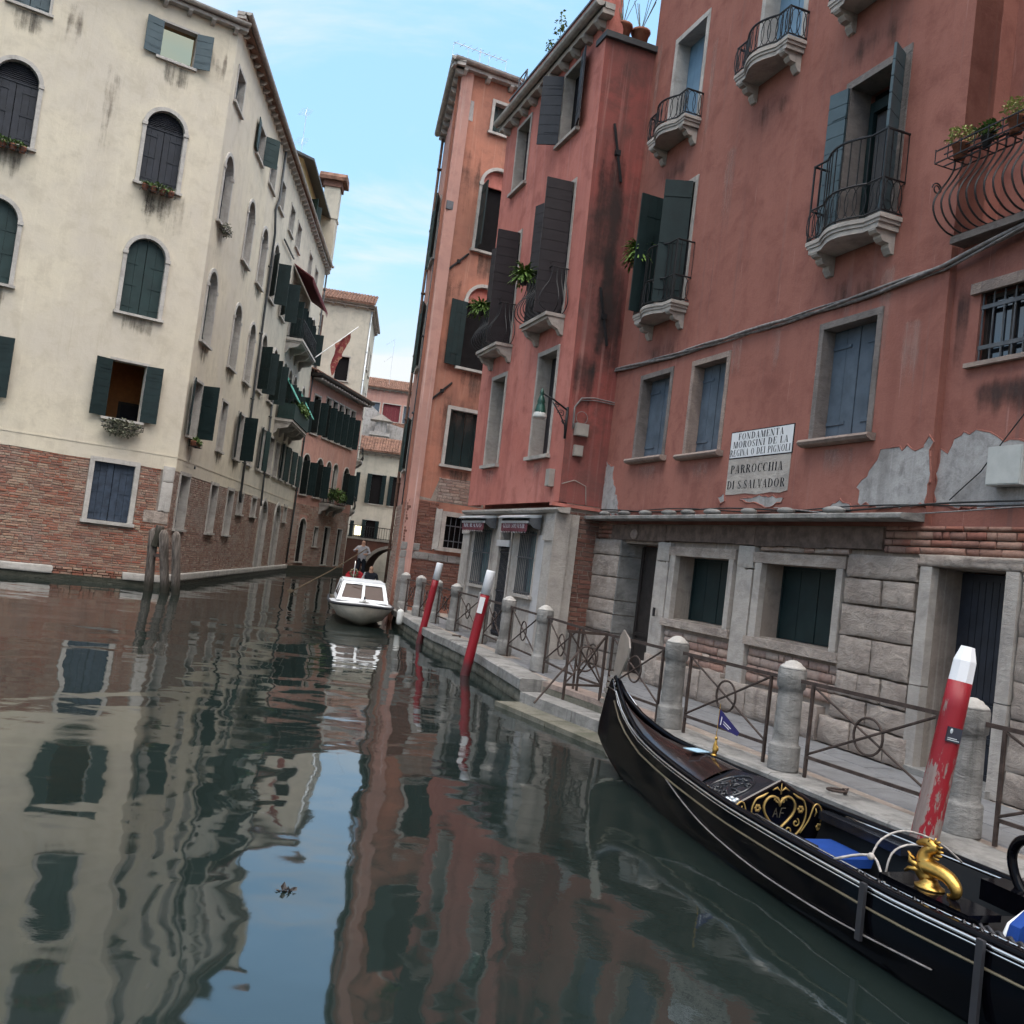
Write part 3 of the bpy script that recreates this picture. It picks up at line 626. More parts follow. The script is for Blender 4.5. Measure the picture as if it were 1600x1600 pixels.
# low pitched tiled roof
rf = B(); z1, z2 = 17.84, 19.0
P = [Vector((*pt(LF, XL, .34), z1)), Vector((*pt(LF, -.2, .34), z1)), Vector((*pt(LS, -26.3, .34), z1 + .32))]; Q = [Vector((*pt(LF, XL, -5), z2)), Vector((*pt(LF, 3, -5), z2)), Vector((*pt(LS, -26, -5.5), z2 + .3))]
rf.quad(P[1], P[0], Q[0], Q[1]); rf.quad(P[2], P[1], Q[1], Q[2]); rf.quad(P[1], P[0], P[0] - Vector((0, 0, .03)), P[1] - Vector((0, 0, .03))); rf.build('roof', 'roof_tile', pal, Matrix.Identity(4))
# ------------------------------------------------------------------ left: second house on the canal, grey cream, with balconies
p2 = thing('balcony_palazzo', LS @ T(-9.6, 0, 0), 'grey cream canal house with dark green shutters and two carved stone balconies', 'building')
so_ = [(-b_, -a_, 15.68, 16.85) for a_, b_ in tops2]
up_ = [(-11.3, -10.2, 11.9, 14.3, True), (-14.4, -13.3, 11.9, 14.3, True), (-17.4, -16.3, 11.6, 14.3, True), (-19.2, -18.1, 11.6, 14.3, True), (-21.0, -19.9, 11.6, 14.3, True), (-24.6, -23.5, 11.9, 14.4, True)]
md_ = [(-11.4, -10.3, 8.0, 10.4, True), (-14.3, -13.2, 8.0, 10.4, True), (-17.3, -16.2, 7.7, 10.4, True), (-19.1, -18.0, 7.7, 10.4, True), (-20.9, -19.8, 7.7, 10.4, True), (-24.3, -23.2, 8.0, 10.4, True)]
lw_ = [(-11.4, -10.3, 4.85, 6.7), (-14.0, -13.0, 4.85, 6.7), (-16.6, -15.5, 4.9, 6.6), (-18.4, -17.3, 4.9, 6.6), (-20.4, -19.3, 4.9, 6.7), (-22.8, -21.7, 4.9, 6.7), (-25.2, -24.1, 4.9, 6.7)]
wall(-26, -9.6, 3.70, 18.0, so_ + up_ + md_ + lw_, .35).build('wall', 'stucco_grey_cream', p2, LS)
for a_ in so_: window(p2, LS, *a_, False, .08, .03, .2, mat='shutter_teal', n=4, smat='stone_white')
for i, a_ in enumerate(up_): window(p2, LS, *a_[:4], True, .1, .05, .2, fill='dark', mat='shutter_green_dark', leaf=(95, 150) if i in (0, 1, 5) else (100, 100), lbd='v', smat='stone_white', lh=1.8)
for i, a_ in enumerate(md_): window(p2, LS, *a_[:4], True, .1, .05, .2, fill='dark', mat='shutter_green_dark', leaf=(98, 120) if i != 3 else (90, 90), lbd='v', smat='stone_white', lh=1.8)
for i, a_ in enumerate(lw_): window(p2, LS, *a_, False, .08, .03, .2, fill='dark' if i < 4 else 'shut', mat='shutter_green', leaf=None if i in (0, 2, 3) else (165, 165), smat='stone_white')
def stone_balcony(root, F, x0, x1, z, proj=.75, nb=3, rail_h=.95, railmat='iron', name='balcony'):
    s = B(); s.box(x0, x1, -.02, proj, z - .12, z); s.box(x0 + .05, x1 - .05, -.02, proj - .06, z - .2, z - .12); w = s.build(name, 'stone_white', root, F)
    me = B().prism([(-.02, -.75), (.1, -.7), (.18, -.5), (proj - .25, -.4), (proj - .08, -.2), (-.02, -.2)], -.11, .11, 'x').mesh('console', 'stone_white')
    for i in range(nb): put('console', me, w, F @ T(x0 + .2 + (x1 - x0 - .4) * i / (nb - 1), 0, z))
    r = B(); pr = proj - .08; L = [(x0 + .05, 0), (x0 + .05, pr), (x1 - .05, pr), (x1 - .05, 0)]
    for h in (.06, rail_h): r.tube([(p[0], p[1], z + h) for p in L], .02, 6)
    for i in range(3):
        (ax, ay), (bx, by) = L[i], L[i + 1]; k = max(2, int(math.hypot(bx - ax, by - ay) / .13))
        for j in range(k + 1):
            u = j / k; nx, ny = (by - ay), -(bx - ax); q = math.hypot(nx, ny); nx, ny = -nx / q * .09, -ny / q * .09
            r.tube([(ax + (bx - ax) * u + nx * f, ay + (by - ay) * u + ny * f, z + h) for f, h in ((0, .06), (.9, .22), (1, .35), (.3, .6), (0, rail_h))], .009, 4)
    r.build('railing', railmat, w, F); return w
stone_balcony(p2, LS, -21.2, -16.0, 11.55, .8, 4)
wb = stone_balcony(p2, LS, -21.2, -15.9, 7.6, .85, 4)
B().box(-21.2, -15.9, .82, .9, 7.62, 8.35).box(-15.95, -15.88, .1, .82, 7.62, 8.35).build('canvas_screen', 'canvas_dark', wb, LS)
cornice(p2, LS, -26.1, -25.9, 18.05, .5, .3, 3, 'stone_white')
drainpipe(p2, LS, [(-14.1, 8.7), (-14.9, 3.5), (-15.0, 3.3)], .05); drainpipe(p2, LS, [(-26.1, 17.8), (-26.2, 9.1), (-25.9, 3.3), (-25.6, .5)], .05); drainpipe(p2, LS, [(-11.7, 14.9), (-14.6, 14.95)], .04)
# ------------------------------------------------------------------ right: big red house with balconies
PV = .38                                    # pavement level
RB = frame((3.97, 12.05), -20)
red = thing('red_house', RB @ T(0, 0, PV), 'big red plastered house with iron balconies, blue shutters and stone ground floor', 'building')
XN, XF, ZT = -9.0, 6.62, 16.5
ops = [(4.42, 5.44, 4.24, 5.72), (2.66, 3.63, 4.20, 5.70), (-.66, .36, 4.18, 5.68)]
tall = [(4.34, 5.34, 6.90, 9.10), (-.68, .33, 6.85, 9.0)]; top = [(4.59, 5.62, 10.3, 12.25), (1.65, 2.71, 10.3, 12.2), (-.6, .4, 10.3, 12.2)]
wall(-1.74, XF, 3.05, ZT, ops + tall + top, .4).build('wall', 'stucco_red', red, RB)
b = wall(XN, -1.74, 3.05, 6.28, [(-2.86, -2.12, 4.85, 5.62)], .35).xf(T(0, -.10, 0)); b.build('wall', 'stucco_red', red, RB)
b = wall(XN, -1.74, 6.28, ZT, [(-3.6, -2.55, 6.4, 8.9)], .35).xf(T(0, -.62, 0)); b.quad((-1.74, 0, 6.28), (-1.74, 0, ZT), (-1.74, -.62, ZT), (-1.74, -.62, 6.28)); b.quad((XN, -.10, 6.28), (-1.74, -.10, 6.28), (-1.74, -.62, 6.28), (XN, -.62, 6.28)); b.build('setback_wall', 'stucco_red', red, RB)
gr = [(4.14, 5.52, PV - .05, 2.70), (1.95, 3.50, 1.52, 2.53), (-.42, 1.13, 1.50, 2.51), (-2.92, -1.97, PV - .05, 2.60)]
wall(XN, XF, PV - .3, 3.05, gr, .5).xf(T(0, -.05, 0)).build('ground_wall', 'mortar', red, RB)
body(red, [pt(RB, XF - .02, -.42), pt(RB, XN, -1.2), pt(RB, XN, -9), pt(RB, XF - .02, -9)], 0, ZT - .02, 'stucco_red')
# first floor windows with closed blue shutters
for i, o in enumerate(ops):
    w = window(red, RB, *o, False, .085, .018, .18, mat='shutter_blue', n=4 if i else 2, smat='stone_frame_dark' if i != 1 else 'stone_sill', sill=0, planks=True)
    s = B(); n = 8; x0, x1 = o[0] - .16, o[1] + .16; P = [(-.05, -.09), (.07, -.09), (.12, -.07), (.145, -.035), (.12, 0), (-.05, .004)]; s.prism([(p[0], o[2] + p[1]) for p in P], x0, x1, 'x'); s.build('sill', 'stone_sill', w, RB)
    stain(red, RB, o[0], o[1], o[2] - .09, .7, 'lime_stain')
def plan(x0, x1, d=.36, bow=.14, n=10):
    w = x1 - x0; P = [(x0, .0), (x0, d), (x0 + w * .2, d)]
    for k in range(1, n): u = k / n; P.append((x0 + w * (.2 + .6 * u), d + bow * sin(pi * u)))
    return P + [(x1 - w * .2, d), (x1, d), (x1, .0)]
def along(P, step):
    out = []; acc = 0; L = 0
    for i in range(len(P) - 1):
        a, c = Vector(P[i]), Vector(P[i + 1]); l = (c - a).length; d = (c - a) / l
        while acc <= l: out.append((a + d * acc, d)); acc += step
        acc -= l
    return out
def balcony(root, F, x0, x1, z, kind, rail_h, smat='stone_frame'):
    P = plan(x0, x1); s = B()
    for k, (sc, za, zb) in enumerate(((1.0, -.055, 0), (.965, -.10, -.055), (.93, -.17, -.10))):
        cx = (x0 + x1) / 2; s.prism([(cx + (p[0] - cx) * sc, p[1] * sc - .02) for p in P], z + za, z + zb, 'z')
    w = s.build('balcony', smat, root, F)
    me = B().prism([(-.02, -.44), (.04, -.43), (.09, -.36), (.09, -.31), (.18, -.30), (.22, -.26), (.22, -.23), (.28, -.22), (.31, -.19), (.31, -.17), (-.02, -.17)], -.065, .065, 'x').mesh('console', smat)
    for x in (x0 + .16, x1 - .16): put('console', me, w, F @ T(x, 0, z))
    P = [(((x0 + x1) / 2) + (p[0] - (x0 + x1) / 2) * .97, max(0, p[1] - .03)) for p in P]; r = B()
    r.tube([(p[0], p[1], z + rail_h) for p in P], .017, 6); r.tube([(p[0], p[1], z + .035) for p in P], .012, 5)
    oh = rail_h if kind == 'low' else .44
    if kind != 'low': r.tube([(p[0], p[1], z + oh) for p in P], .014, 5)
    for p, d in along(P, .115):
        rx, rz = .085, (oh - .05) / 2; r.tube([(p.x + d.x * rx * cos(q), p.y + d.y * rx * cos(q), z + .04 + rz + rz * sin(q)) for q in [2 * pi * k / 10 for k in range(10)]], .0065, 4, True)
    for p, d in along(P, .125 if kind != 'low' else .5): r.tube([(p.x, p.y, z), (p.x, p.y, z + rail_h)] if kind == 'low' else [(p.x, p.y, z + oh), (p.x, p.y, z + rail_h)], .0085, 4)
    for p in (P[1], P[-2]): r.tube([(p[0], p[1], z), (p[0], p[1], z + rail_h + .01)], .013, 5)
    r.build('railing', 'iron', w, F); stain(root, F, x0 - .2, x1 + .2, z - .17, 1.6, 'soot_soft'); return w
balcony(red, RB, 4.10, 5.52, 6.88, 'tall', 1.06); balcony(red, RB, -.90, .52, 6.83, 'tall', 1.05); balcony(red, RB, 4.40, 5.78, 10.28, 'low', .45); balcony(red, RB, 1.48, 2.88, 10.24, 'low', .45); balcony(red, RB, -.8, .6, 10.24, 'low', .45)
window(red, RB, *tall[0], False, .10, .012, .3, fill='dark', mat='shutter_green_dark', leaf=(62, 88), lbd='v', sill=0, smat='stone_frame')
w = window(red, RB, *tall[1], False, .10, .012, .3, fill='none', mat='shutter_teal', leaf=(118, 168), lwd=.3, sill=0, smat='stone_frame_dark')
q = B(); q.box(-.68, .33, -.42, -.40, 6.85, 9.0); q.build('dark_interior', 'void', w, RB)
q = B(); q.box(-.64, -.56, -.36, -.30, 6.85, 8.85); q.box(.21, .29, -.36, -.30, 6.85, 8.85); q.box(-.56, .21, -.36, -.302, 8.70, 8.85); q.build('casement', 'shutter_green_dark', w, RB)
q = B()
for k in range(9): x = .18 - k * .05; q.prism([(x, -.39), (x + .03, -.37), (x + .05, -.39), (x + .025, -.395)], 6.9, 8.7, 'z')
q.build('curtain', 'wood_dark', w, RB)
B().box(-.56, -.30, -.398, -.39, 8.42, 8.62).build('pane', 'paper_blue', w, RB)
for i, o in enumerate(top): window(red, RB, *o, False, .10, .012, .26, mat='shutter_sky', n=4, sill=0, smat='stone_white', hinge=False)
# right hand bay: barred window, lintel, terrace door with red wood, belly railing with pots
GB = RB @ T(0, -.10, 0)
w = window(red, GB, -2.86, -2.12, 4.85, 5.62, False, 0, .02, .12, fill='glass', mat='wood_dark', sill=0)
g = B()
for k in range(6): x = -2.84 + .7 * k / 5; g.tube([(x, -.03, 4.86), (x, -.03, 5.62)], .010, 5)
for z in (5.02, 5.47): g.box(-2.87, -2.11, -.045, -.02, z - .022, z + .022)
g.build('grille', 'iron_grey', w, GB); B().box(-3.1, -2.02, -.05, .05, 5.62, 5.74).build('lintel', 'stone_sill', w, GB); B().box(-2.95, -2.02, -.05, .06, 4.80, 4.85).build('sill', 'stone_sill', w, GB)
stain(red, GB, -3.2, -1.9, 4.8, .9, 'soot_heavy'); stain(red, GB, -2.05, -1.75, 6.2, 2.2, 'soot_heavy'); stain(red, GB, -3.6, -2.9, 5.8, 2.4, 'soot_heavy')
SB = RB @ T(0, -.62, 0)
w = window(red, SB, -3.6, -2.55, 6.4, 8.9, False, 0, .02, .1, fill='glass', mat='wood_red', sill=0, lmat='wood_red'); q = B(); q.box(-2.66, -2.5, -.02, .06, 6.4, 8.95); q.box(-3.7, -2.66, -.02, .055, 8.8, 8.95); q.build('door_frame', 'wood_red', w, SB)
for z in (7.0, 8.25): B().box(-2.60, -2.46, .06, .09, z, z + .07).build('hinge_plate', 'white_plastic', w, SB)
q = B(); q.box(-5.5, -1.8, -.10, .10, 6.22, 6.3); w = q.build('terrace_railing', 'stone_frame_dark', red, RB)
r = B()
prof = [(.06, 6.31), (.20, 6.34), (.34, 6.44), (.40, 6.58), (.36, 6.72), (.24, 6.90), (.16, 7.06), (.16, 7.20)]
for k in range(30): x = -1.82 - .115 * k; r.tube([(x, y, z) for y, z in prof], .0115, 5, k=3)
r.tube([(-1.80, .06, 6.31), (-5.4, .06, 6.31)], .016, 5); r.tube([(-1.80, .16, 7.2), (-5.4, .16, 7.2)], .014, 5)
r.tube([(-1.82, .37 + .07 * cos(a) * (1 - a / 16), 6.78 + .07 * sin(a) * (1 - a / 16)) for a in [k * .5 for k in range(20)]], .008, 4)
for y in (.14, .30, .42):
    for z in (7.06, 7.2) if y > .2 else (7.06,): r.tube([(-1.80, y, z), (-5.4, y, z)], .009, 4)
for k in range(20):
    x = -1.80 - .18 * k; r.tube([(x, .14, 7.06), (x, .42, 7.06), (x, .42, 7.22)], .007, 4)
r.build('railing', 'iron', w, RB)
# stone ledge above the ground floor and the odd stones lying on it
x = -1.74; rl = random.Random(3)
while x < 6.9:
    wd = rl.uniform(1.1, 1.7); x1 = min(x + wd, 7.0); q = B(); q.prism([(-.05, 3.10), (.30, 3.09), (.34, 3.105), (.34, 3.15), (.31, 3.165), (-.05, 3.20)], x + .006, x1 - .006, 'x'); q.build('ledge_stone', 'stone_grey', red, RB); x = x1
for x in (-.55, .4, 1.25, 2.2, 2.9, 3.5, 4.3, 5.1, 5.9):
    q = B(); q.ball((x + .1, .2, 3.215), .17, 8, 6, (1.0 * rl.uniform(.75, 1.2), .6, .3)); q.build('ledge_cobble', 'stone_grey', red, RB, smooth=True)
q = B(); nz = 14
for k in range(nz):
    xa, xb = -1.15 + 7.1 * k / nz, -1.15 + 7.1 * (k + 1) / nz; q.box(xa, xb, -.06, .03 + rl.uniform(-.006, .006), 2.76 + rl.uniform(-.012, .012), 3.03)
q.build('timber_beam', 'timber_beam', red, RB)
B().ball((5.05, .035, 2.86), .12, 12, 8, (1.15, .18, .75)).build('number_plaque', 'stone_sill', red, RB, smooth=True)
# ground floor stonework, every block its own piece
rz = random.Random(21); random.seed(77)
z = PV
for h, splits in ((.30, 1), (.36, 1), (.34, 1), (.26, 1), (.42, 1), (.40, 1), (.30, 1)):
    block('quoin_block', 'stone_rough', red, RB, 5.53, 6.63, z + .010, z + h - .010, .10 + rz.uniform(0, .02), -.05, rough=.09)
    q = B(); q.box(5.49, 5.53, -.5, .035, z + .008, z + h - .008); q.build('reveal_block', 'stone_grey', red, RB); z += h
for x0, x1 in ((3.71, 4.13), (1.35, 1.74)):
    for za, zb in ((PV, .72), (.73, 2.42), (2.43, 2.74)): block('pilaster_stone', 'stone_frame', red, RB, x0 - (.05 if za == PV else 0), x1 + (.05 if za == PV else 0), za, zb, .09 if za != PV else .14, -.05, rough=.04)
for o, l in ((gr[1], 1), (gr[2], 1)):
    w = window(red, RB, *o, False, 0, .02, .34, mat='shutter_green_dark', n=4, smat='stone_frame', sill=0, planks=True, hinge=False)
    for a, c in ((o[0] - .12, o[0] - .002), (o[1] + .002, o[1] + .16)): B().box(a, c, -.52, .045, o[2] - .02, o[3]).build('jamb', 'stone_frame', w, RB)
    B().box(o[0] - .16, o[1] + .22, -.5, .05, o[3] + .002, o[3] + .15).build('lintel', 'stone_rough', w, RB); B().box(o[0] - .18, o[1] + .24, -.5, .06, o[2] - .14, o[2] - .022).build('sill', 'stone_rough', w, RB)
# pier of big blocks between window and door
for row in (((2.42, 2.70), (-1.76, -.62)), ((2.10, 2.41), (-1.22, -.60), (-1.74, -1.24)), ((1.72, 2.09), (-1.76, -.58)), ((1.30, 1.71), (-1.16, -.60), (-1.78, -1.17)), ((1.00, 1.29), (-.98, -.60), (-1.36, -.99), (-1.77, -1.37)), ((.72, .99), (-1.16, -.55), (-1.80, -1.17)), ((PV, .71), (-.95, -.40), (-1.50, -.96), (-1.86, -1.51))):
    (za, zb), *xs = row
    for a, c in xs: block('pier_block', 'stone_rough', red, RB, a + .007, c - .007, za + .007, zb - .007, .11 + rz.uniform(0, .03), -.05, rough=.11)
# plinth stones
x = -.38
while x < 4.1:
    wd = rz.uniform(.5, .95); x1 = min(x + wd, 4.1); 
    if not (x1 > 4.08 and x1 - x < .2): block('plinth_block', 'stone_rough', red, RB, x + .008, x1 - .008, PV, .84 + rz.uniform(-.05, .04), .15 + rz.uniform(0, .03), -.05, rough=.1)
    x = x1
# loose brickwork in between, brick by brick
exc = [(o[0] - .18, o[1] + .24, o[2] - .15, o[3] + .16) for o in gr[1:3]] + [(3.66, 4.18, 0, 3), (1.30, 1.79, 0, 3)]
rc = brick_rects(-.56, 3.66, .86, 2.76, exc, .30, .10, .014, .45, rz)
for a, c, d, e in rc: block('brick', 'brick_worn', red, RB, a, c, d, e, .055 + rz.uniform(0, .03), -.05, rough=.22)
for a, c, d, e in brick_rects(-3.1, -1.15, 2.74, 3.05, [], .27, .075, .013, .3, rz): block('brick', 'brick_red', red, RB, a, c, d, e, .06 + rz.uniform(0, .03), -.05, rough=.2)
for a, c, d, e in brick_rects(5.55, 6.6, 2.78, 3.08, [], .24, .07, .013, .3, rz): block('brick', 'brick_red', red, RB, a, c, d, e, .06 + rz.uniform(0, .02), -.05, rough=.2)
for a, c, d, e in brick_rects(-1.90, -1.79, .8, 2.55, [], .2, .08, .014, .3, rz): block('brick', 'brick_red', red, RB, a, c, d, e, .05, -.05, rough=.2)
# doors
D = RB @ T(0, 0, 0)
dq = B(); dq.box(4.16, 5.48, -.46, -.42, PV, 2.68); w = dq.build('door', 'wood_dark', red, RB)
q = B(); q.box(4.72, 5.40, -.42, -.40, .5, 1.0); q.box(4.72, 5.40, -.42, -.39, 1.06, 1.12); q.box(4.24, 4.30, -.42, -.39, PV, 2.66); q.box(4.86, 4.92, -.42, -.385, PV, 2.66); q.box(5.38, 5.46, -.42, -.39, PV, 2.66); q.build('door_panel', 'wood_dark', w, RB)
q = B()
for k in range(8): q.box(4.33 + k * .065, 4.338 + k * .065, -.41, -.395, 1.2, 2.5)
for k in range(11): q.box(4.31, 4.85, -.405, -.39, 1.22 + k * .125, 1.228 + k * .125)
q.build('door_grille', 'iron', w, RB); B().box(4.42, 4.66, -.418, -.40, .98, 1.02).build('letter_slot', 'metal_pale', w, RB)
B().box(4.10, 4.16, .04, .06, 1.5, 1.64).lathe([(.055, 0), (.055, .02)], 12).build('doorbell', 'iron', w, RB @ T(-.22, .045, 0))
w = B().box(-2.92, -1.97, -.42, -.38, PV, 2.58).build('door', 'shutter_slate', red, RB)
for a, c in board_rects(-2.84, -2.05, 9): B().box(a, c, -.38, -.365, 1.25, 2.5).build('plank', 'shutter_slate', w, RB)
for z in (.45, .82, 1.16): B().box(-2.86, -2.03, -.38, -.35, z, z + .06).build('rail', 'shutter_slate', w, RB)
for a, c in board_rects(-2.84, -2.05, 9): B().box(a, c, -.38, -.366, .52, .80).build('plank', 'shutter_slate', w, RB)
B().ball((-2.75, -.34, 1.35), .035, 8, 6).build('door_knob', 'iron_grey', w, RB)
for a, c in ((-1.965, -1.80), (-3.08, -2.925)):
    for za, zb in ((PV, 1.3), (1.31, 2.60)): B().box(a, c, -.5, .05 + rz.uniform(0, .01), za, zb).build('jamb_stone', 'stone_frame', w, RB)
block('lintel', 'stone_rough', w, RB, -3.12, -1.76, 2.605, 2.735, .13, -.05, v=3, rough=.12)
B().box(-2.98, -1.9, -.5, .12, PV - .01, PV + .07).build('threshold', 'stone_grey', w, RB)
z = PV
while z < 2.7:
    h = rz.uniform(.3, .55); x = -3.10
    while x > -9: wd = rz.uniform(.5, 1.0); block('pier_block', 'stone_rough', red, RB, x - wd + .006, x - .006, z + .006, min(z + h, 2.74) - .006, .1, -.05, rough=.14); x -= wd
    z += h
# bare plaster where the red coat has fallen off
rq = random.Random(9)
def patch(F, outline, mat='plaster_grey', y=.006, j=.03):
    P = []
    for i in range(len(outline)):
        a, c = Vector(outline[i]), Vector(outline[(i + 1) % len(outline)]); n = max(1, int((c - a).length / .07))
        for k in range(n): p = a.lerp(c, k / n); P.append((p.x + rq.uniform(-j, j), p.y + rq.uniform(-j, j)))
    b = B(); b.prism(P, .0, y); o = b.build('bare_plaster', mat, red, F)
    l = B(); n = len(P); l.tube([(p[0], .002, p[1]) for p in P], [rq.uniform(.006, .017) for p in P], 5, True); l.build('plaster_lip', 'stucco_red', o, F); return o
patch(RB, [(-.62, 3.34), (-.60, 3.55), (-.78, 3.72), (-.93, 3.95), (-1.1, 3.97), (-1.22, 4.0), (-1.30, 3.92), (-1.36, 4.02), (-1.48, 3.90), (-1.60, 3.93), (-1.68, 4.08), (-1.735, 4.0), (-1.735, 3.28), (-1.0, 3.26)])
patch(GB, [(-1.745, 3.28), (-1.745, 3.92), (-1.86, 3.90), (-1.95, 4.04), (-2.1, 4.1), (-2.35, 4.08), (-2.5, 4.0), (-2.62, 3.96), (-3.3, 3.9), (-3.3, 3.26)])
patch(RB, [(6.60, 3.22), (6.60, 4.28), (6.45, 4.2), (6.25, 4.15), (6.2, 3.85), (6.05, 3.7), (5.9, 3.45), (5.8, 3.22)])
patch(RB, [(.85, 3.42), (1.1, 3.46), (1.5, 3.47), (1.9, 3.44), (1.8, 3.40), (1.25, 3.31), (1.05, 3.30)], j=.02); patch(RB, [(-.05, 3.22), (-.1, 3.3), (-.3, 3.38), (-.5, 3.30), (-.55, 3.22)], j=.02)
patch(RB, [(2.5, 3.46), (2.35, 3.52), (2.3, 3.42), (2.42, 3.36)], j=.015)
for x, w_, z, l in ((4.05, .3, 12, 5), (6.2, .3, 13, 6), (3.0, .5, 9.5, 3), (-.95, .4, 6.4, 2.2), (-1.5, .5, 5.6, 1.6), (1.2, .4, 6, 1.4), (2.2, .5, 6, 1.2)): stain(red, RB, x, x + w_, z, l, 'lime_stain')
# ------------------------------------------------------------------ street name panels
GL = {}
def glyphs():
    t, s, h = .17, .035, 1.0                        # thick stem, thin stroke, cap height
    R = lambda a, c, d, e: [(a, c), (d, c), (d, e), (a, e)]
    def stem(x, z0=0, z1=1, w=t): return [R(x, z0, x + w, z1), R(x - .05, z0, x + w + .05, z0 + s), R(x - .05, z1 - s, x + w + .05, z1)]
    def para(x0, z0, x1, z1, w): return [(x0, z0), (x0 + w, z0), (x1 + w, z1), (x1, z1)]
    def bowl(x, z0, z1, r, a0=-90, a1=90, tk=t, n=10):
        cz, hz = (z0 + z1) / 2, (z1 - z0) / 2; q = []
        for k in range(n):
            p0, p1 = rad(a0 + (a1 - a0) * k / n), rad(a0 + (a1 - a0) * (k + 1) / n)
            q.append([(x + r * cos(p0), cz + hz * sin(p0)), (x + r * cos(p1), cz + hz * sin(p1)), (x + (r - tk) * cos(p1), cz + (hz - s) * sin(p1)), (x + (r - tk) * cos(p0), cz + (hz - s) * sin(p0))])
        return q
    G = GL
    G['I'] = (.34, stem(.08)); G['L'] = (.60, stem(.08) + [R(.08, 0, .55, s), [(.50, 0), (.56, 0), (.56, .28), (.53, .28)]])
    G['F'] = (.60, stem(.08) + [R(.08, 1 - s, .56, 1), R(.2, .5, .42, .5 + s), [(.53, .74), (.56, .74), (.56, 1), (.50, 1)], R(.40, .40, .43, .62)])
    G['E'] = (.64, stem(.08) + [R(.08, 1 - s, .56, 1), R(.2, .5, .42, .5 + s), R(.08, 0, .58, s), [(.53, .76), (.56, .76), (.56, 1), (.50, 1)], [(.52, 0), (.60, 0), (.60, .26), (.57, .26)], R(.40, .40, .43, .62)])
    G['T'] = (.66, stem(.24) + [R(.03, 1 - s, .62, 1), [(.03, .76), (.06, .76), (.09, 1), (.03, 1)], [(.59, .76), (.62, .76), (.62, 1), (.56, 1)]])
    G['H'] = (.78, stem(.08) + stem(.52) + [R(.2, .5, .55, .5 + s)])
    G['N'] = (.78, [R(.10, 0, .10 + s, 1), R(.62, 0, .62 + s, 1), para(.58 - .09, 0, .04, 1, t), R(.03, 0, .21, s), R(.53, 1 - s, .74, 1)])
    G['M'] = (.94, [R(.08, 0, .08 + s, 1), para(.40, 0, .10, 1, t), [(.46, 0), (.50, 0), (.72, 1), (.68, 1)], R(.68, 0, .68 + t, 1), R(.02, 0, .2, s), R(.62, 0, .92, s)])
    G['A'] = (.70, [[(.08, 0), (.115, 0), (.34, 1), (.30, 1)], [(.44, 0), (.62, 0), (.40, 1), (.29, 1)], R(.17, .30, .50, .30 + s), R(.02, 0, .19, s), R(.38, 0, .68, s)])
    G['V'] = (.70, [[(.30, 0), (.40, 0), (.25, 1), (.08, 1)], [(.31, 0), (.36, 0), (.60, 1), (.56, 1)], R(.02, 1 - s, .31, 1), R(.49, 1 - s, .68, 1)])
    G['O'] = (.78, bowl(.38, 0, 1, .34, 0, 360, .15, 20)); G['D'] = (.78, stem(.08) + bowl(.25, 0, 1, .46, -90, 90, .17) + [R(.08, 0, .27, s), R(.08, 1 - s, .27, 1)])
    G['C'] = (.68, bowl(.38, 0, 1, .34, 55, 305, .16, 14) + [[(.56, .72), (.60, .70), (.60, .98), (.57, .98)]])
    G['G'] = (.76, bowl(.38, 0, 1, .34, 55, 300, .16, 14) + [R(.52, .04, .66, .42), R(.46, .42, .72, .42 + s), [(.56, .72), (.60, .70), (.60, .98), (.57, .98)]])
    G['P'] = (.64, stem(.08) + bowl(.25, .46, 1, .34, -90, 90, .16) + [R(.2, .46, .27, .46 + s), R(.2, 1 - s, .27, 1)])
    G['R'] = (.72, stem(.08) + bowl(.25, .48, 1, .33, -90, 90, .16) + [R(.2, .48, .27, .48 + s), R(.2, 1 - s, .27, 1), [(.50, 0), (.70, 0), (.44, .50), (.30, .50)]])
    G['S'] = (.58, bowl(.29, .48, 1, .22, 30, 200, .11, 8) + bowl(.29, 0, .52, .23, -160, 20, .11, 8) + [[(.07, .66), (.18, .72), (.51, .34), (.40, .28)], R(.48, .74, .51, .97), R(.07, .03, .10, .27)])
    G['.'] = (.22, [R(.06, 0, .17, .11)]); G[' '] = (.36, [])
glyphs()
def lettering(parent, F, text, x0, x1, z, h, mat='ink', y=.004, name='lettering'):
    """stencilled capitals read from larger to smaller x (the wall is seen from outside)"""
    tot = sum(GL[c][0] + .08 for c in text); k = (x1 - x0) / tot; b = B(); u = 0
    for c in text:
        w, polys = GL[c]
        for p in polys: b.add([(x1 - (u + px) * k, y, z + pz * h) for px, pz in p], [tuple(range(len(p)))])
        u += w + .08
    return b.build(name, mat, parent, F)
sg = thing('street_sign', RB @ T(1.54, 0, 4.05), 'white painted street name panel with black border between the red house windows', 'sign')
B().box(.77, 2.30, 0, .010, 4.045, 4.46).build('border', 'ink', sg, RB); B().box(.785, 2.285, .002, .013, 4.06, 4.445).build('panel', 'sign_white', sg, RB)
lettering(sg, RB, 'FONDAMENTA', .98, 2.10, 4.325, .10, y=.016); lettering(sg, RB, 'MOROSINI DE LA', .86, 2.22, 4.205, .10, y=.016); lettering(sg, RB, 'REGINA O DEI PIGNOLI', .80, 2.275, 4.082, .10, y=.016)
sg = thing('parish_sign', RB @ T(1.54, 0, 3.5), 'faded cream parish name panel with peeling lower edge below the street name', 'sign')
B().prism([(.79, 3.53), (.95, 3.50), (1.2, 3.515), (1.5, 3.49), (1.8, 3.515), (2.1, 3.50), (2.30, 3.505), (2.30, 4.04), (.79, 4.04)], 0, .009).build('panel', 'lime_panel' if 'lime_panel' in MAT else 'stone_frame', sg, RB)
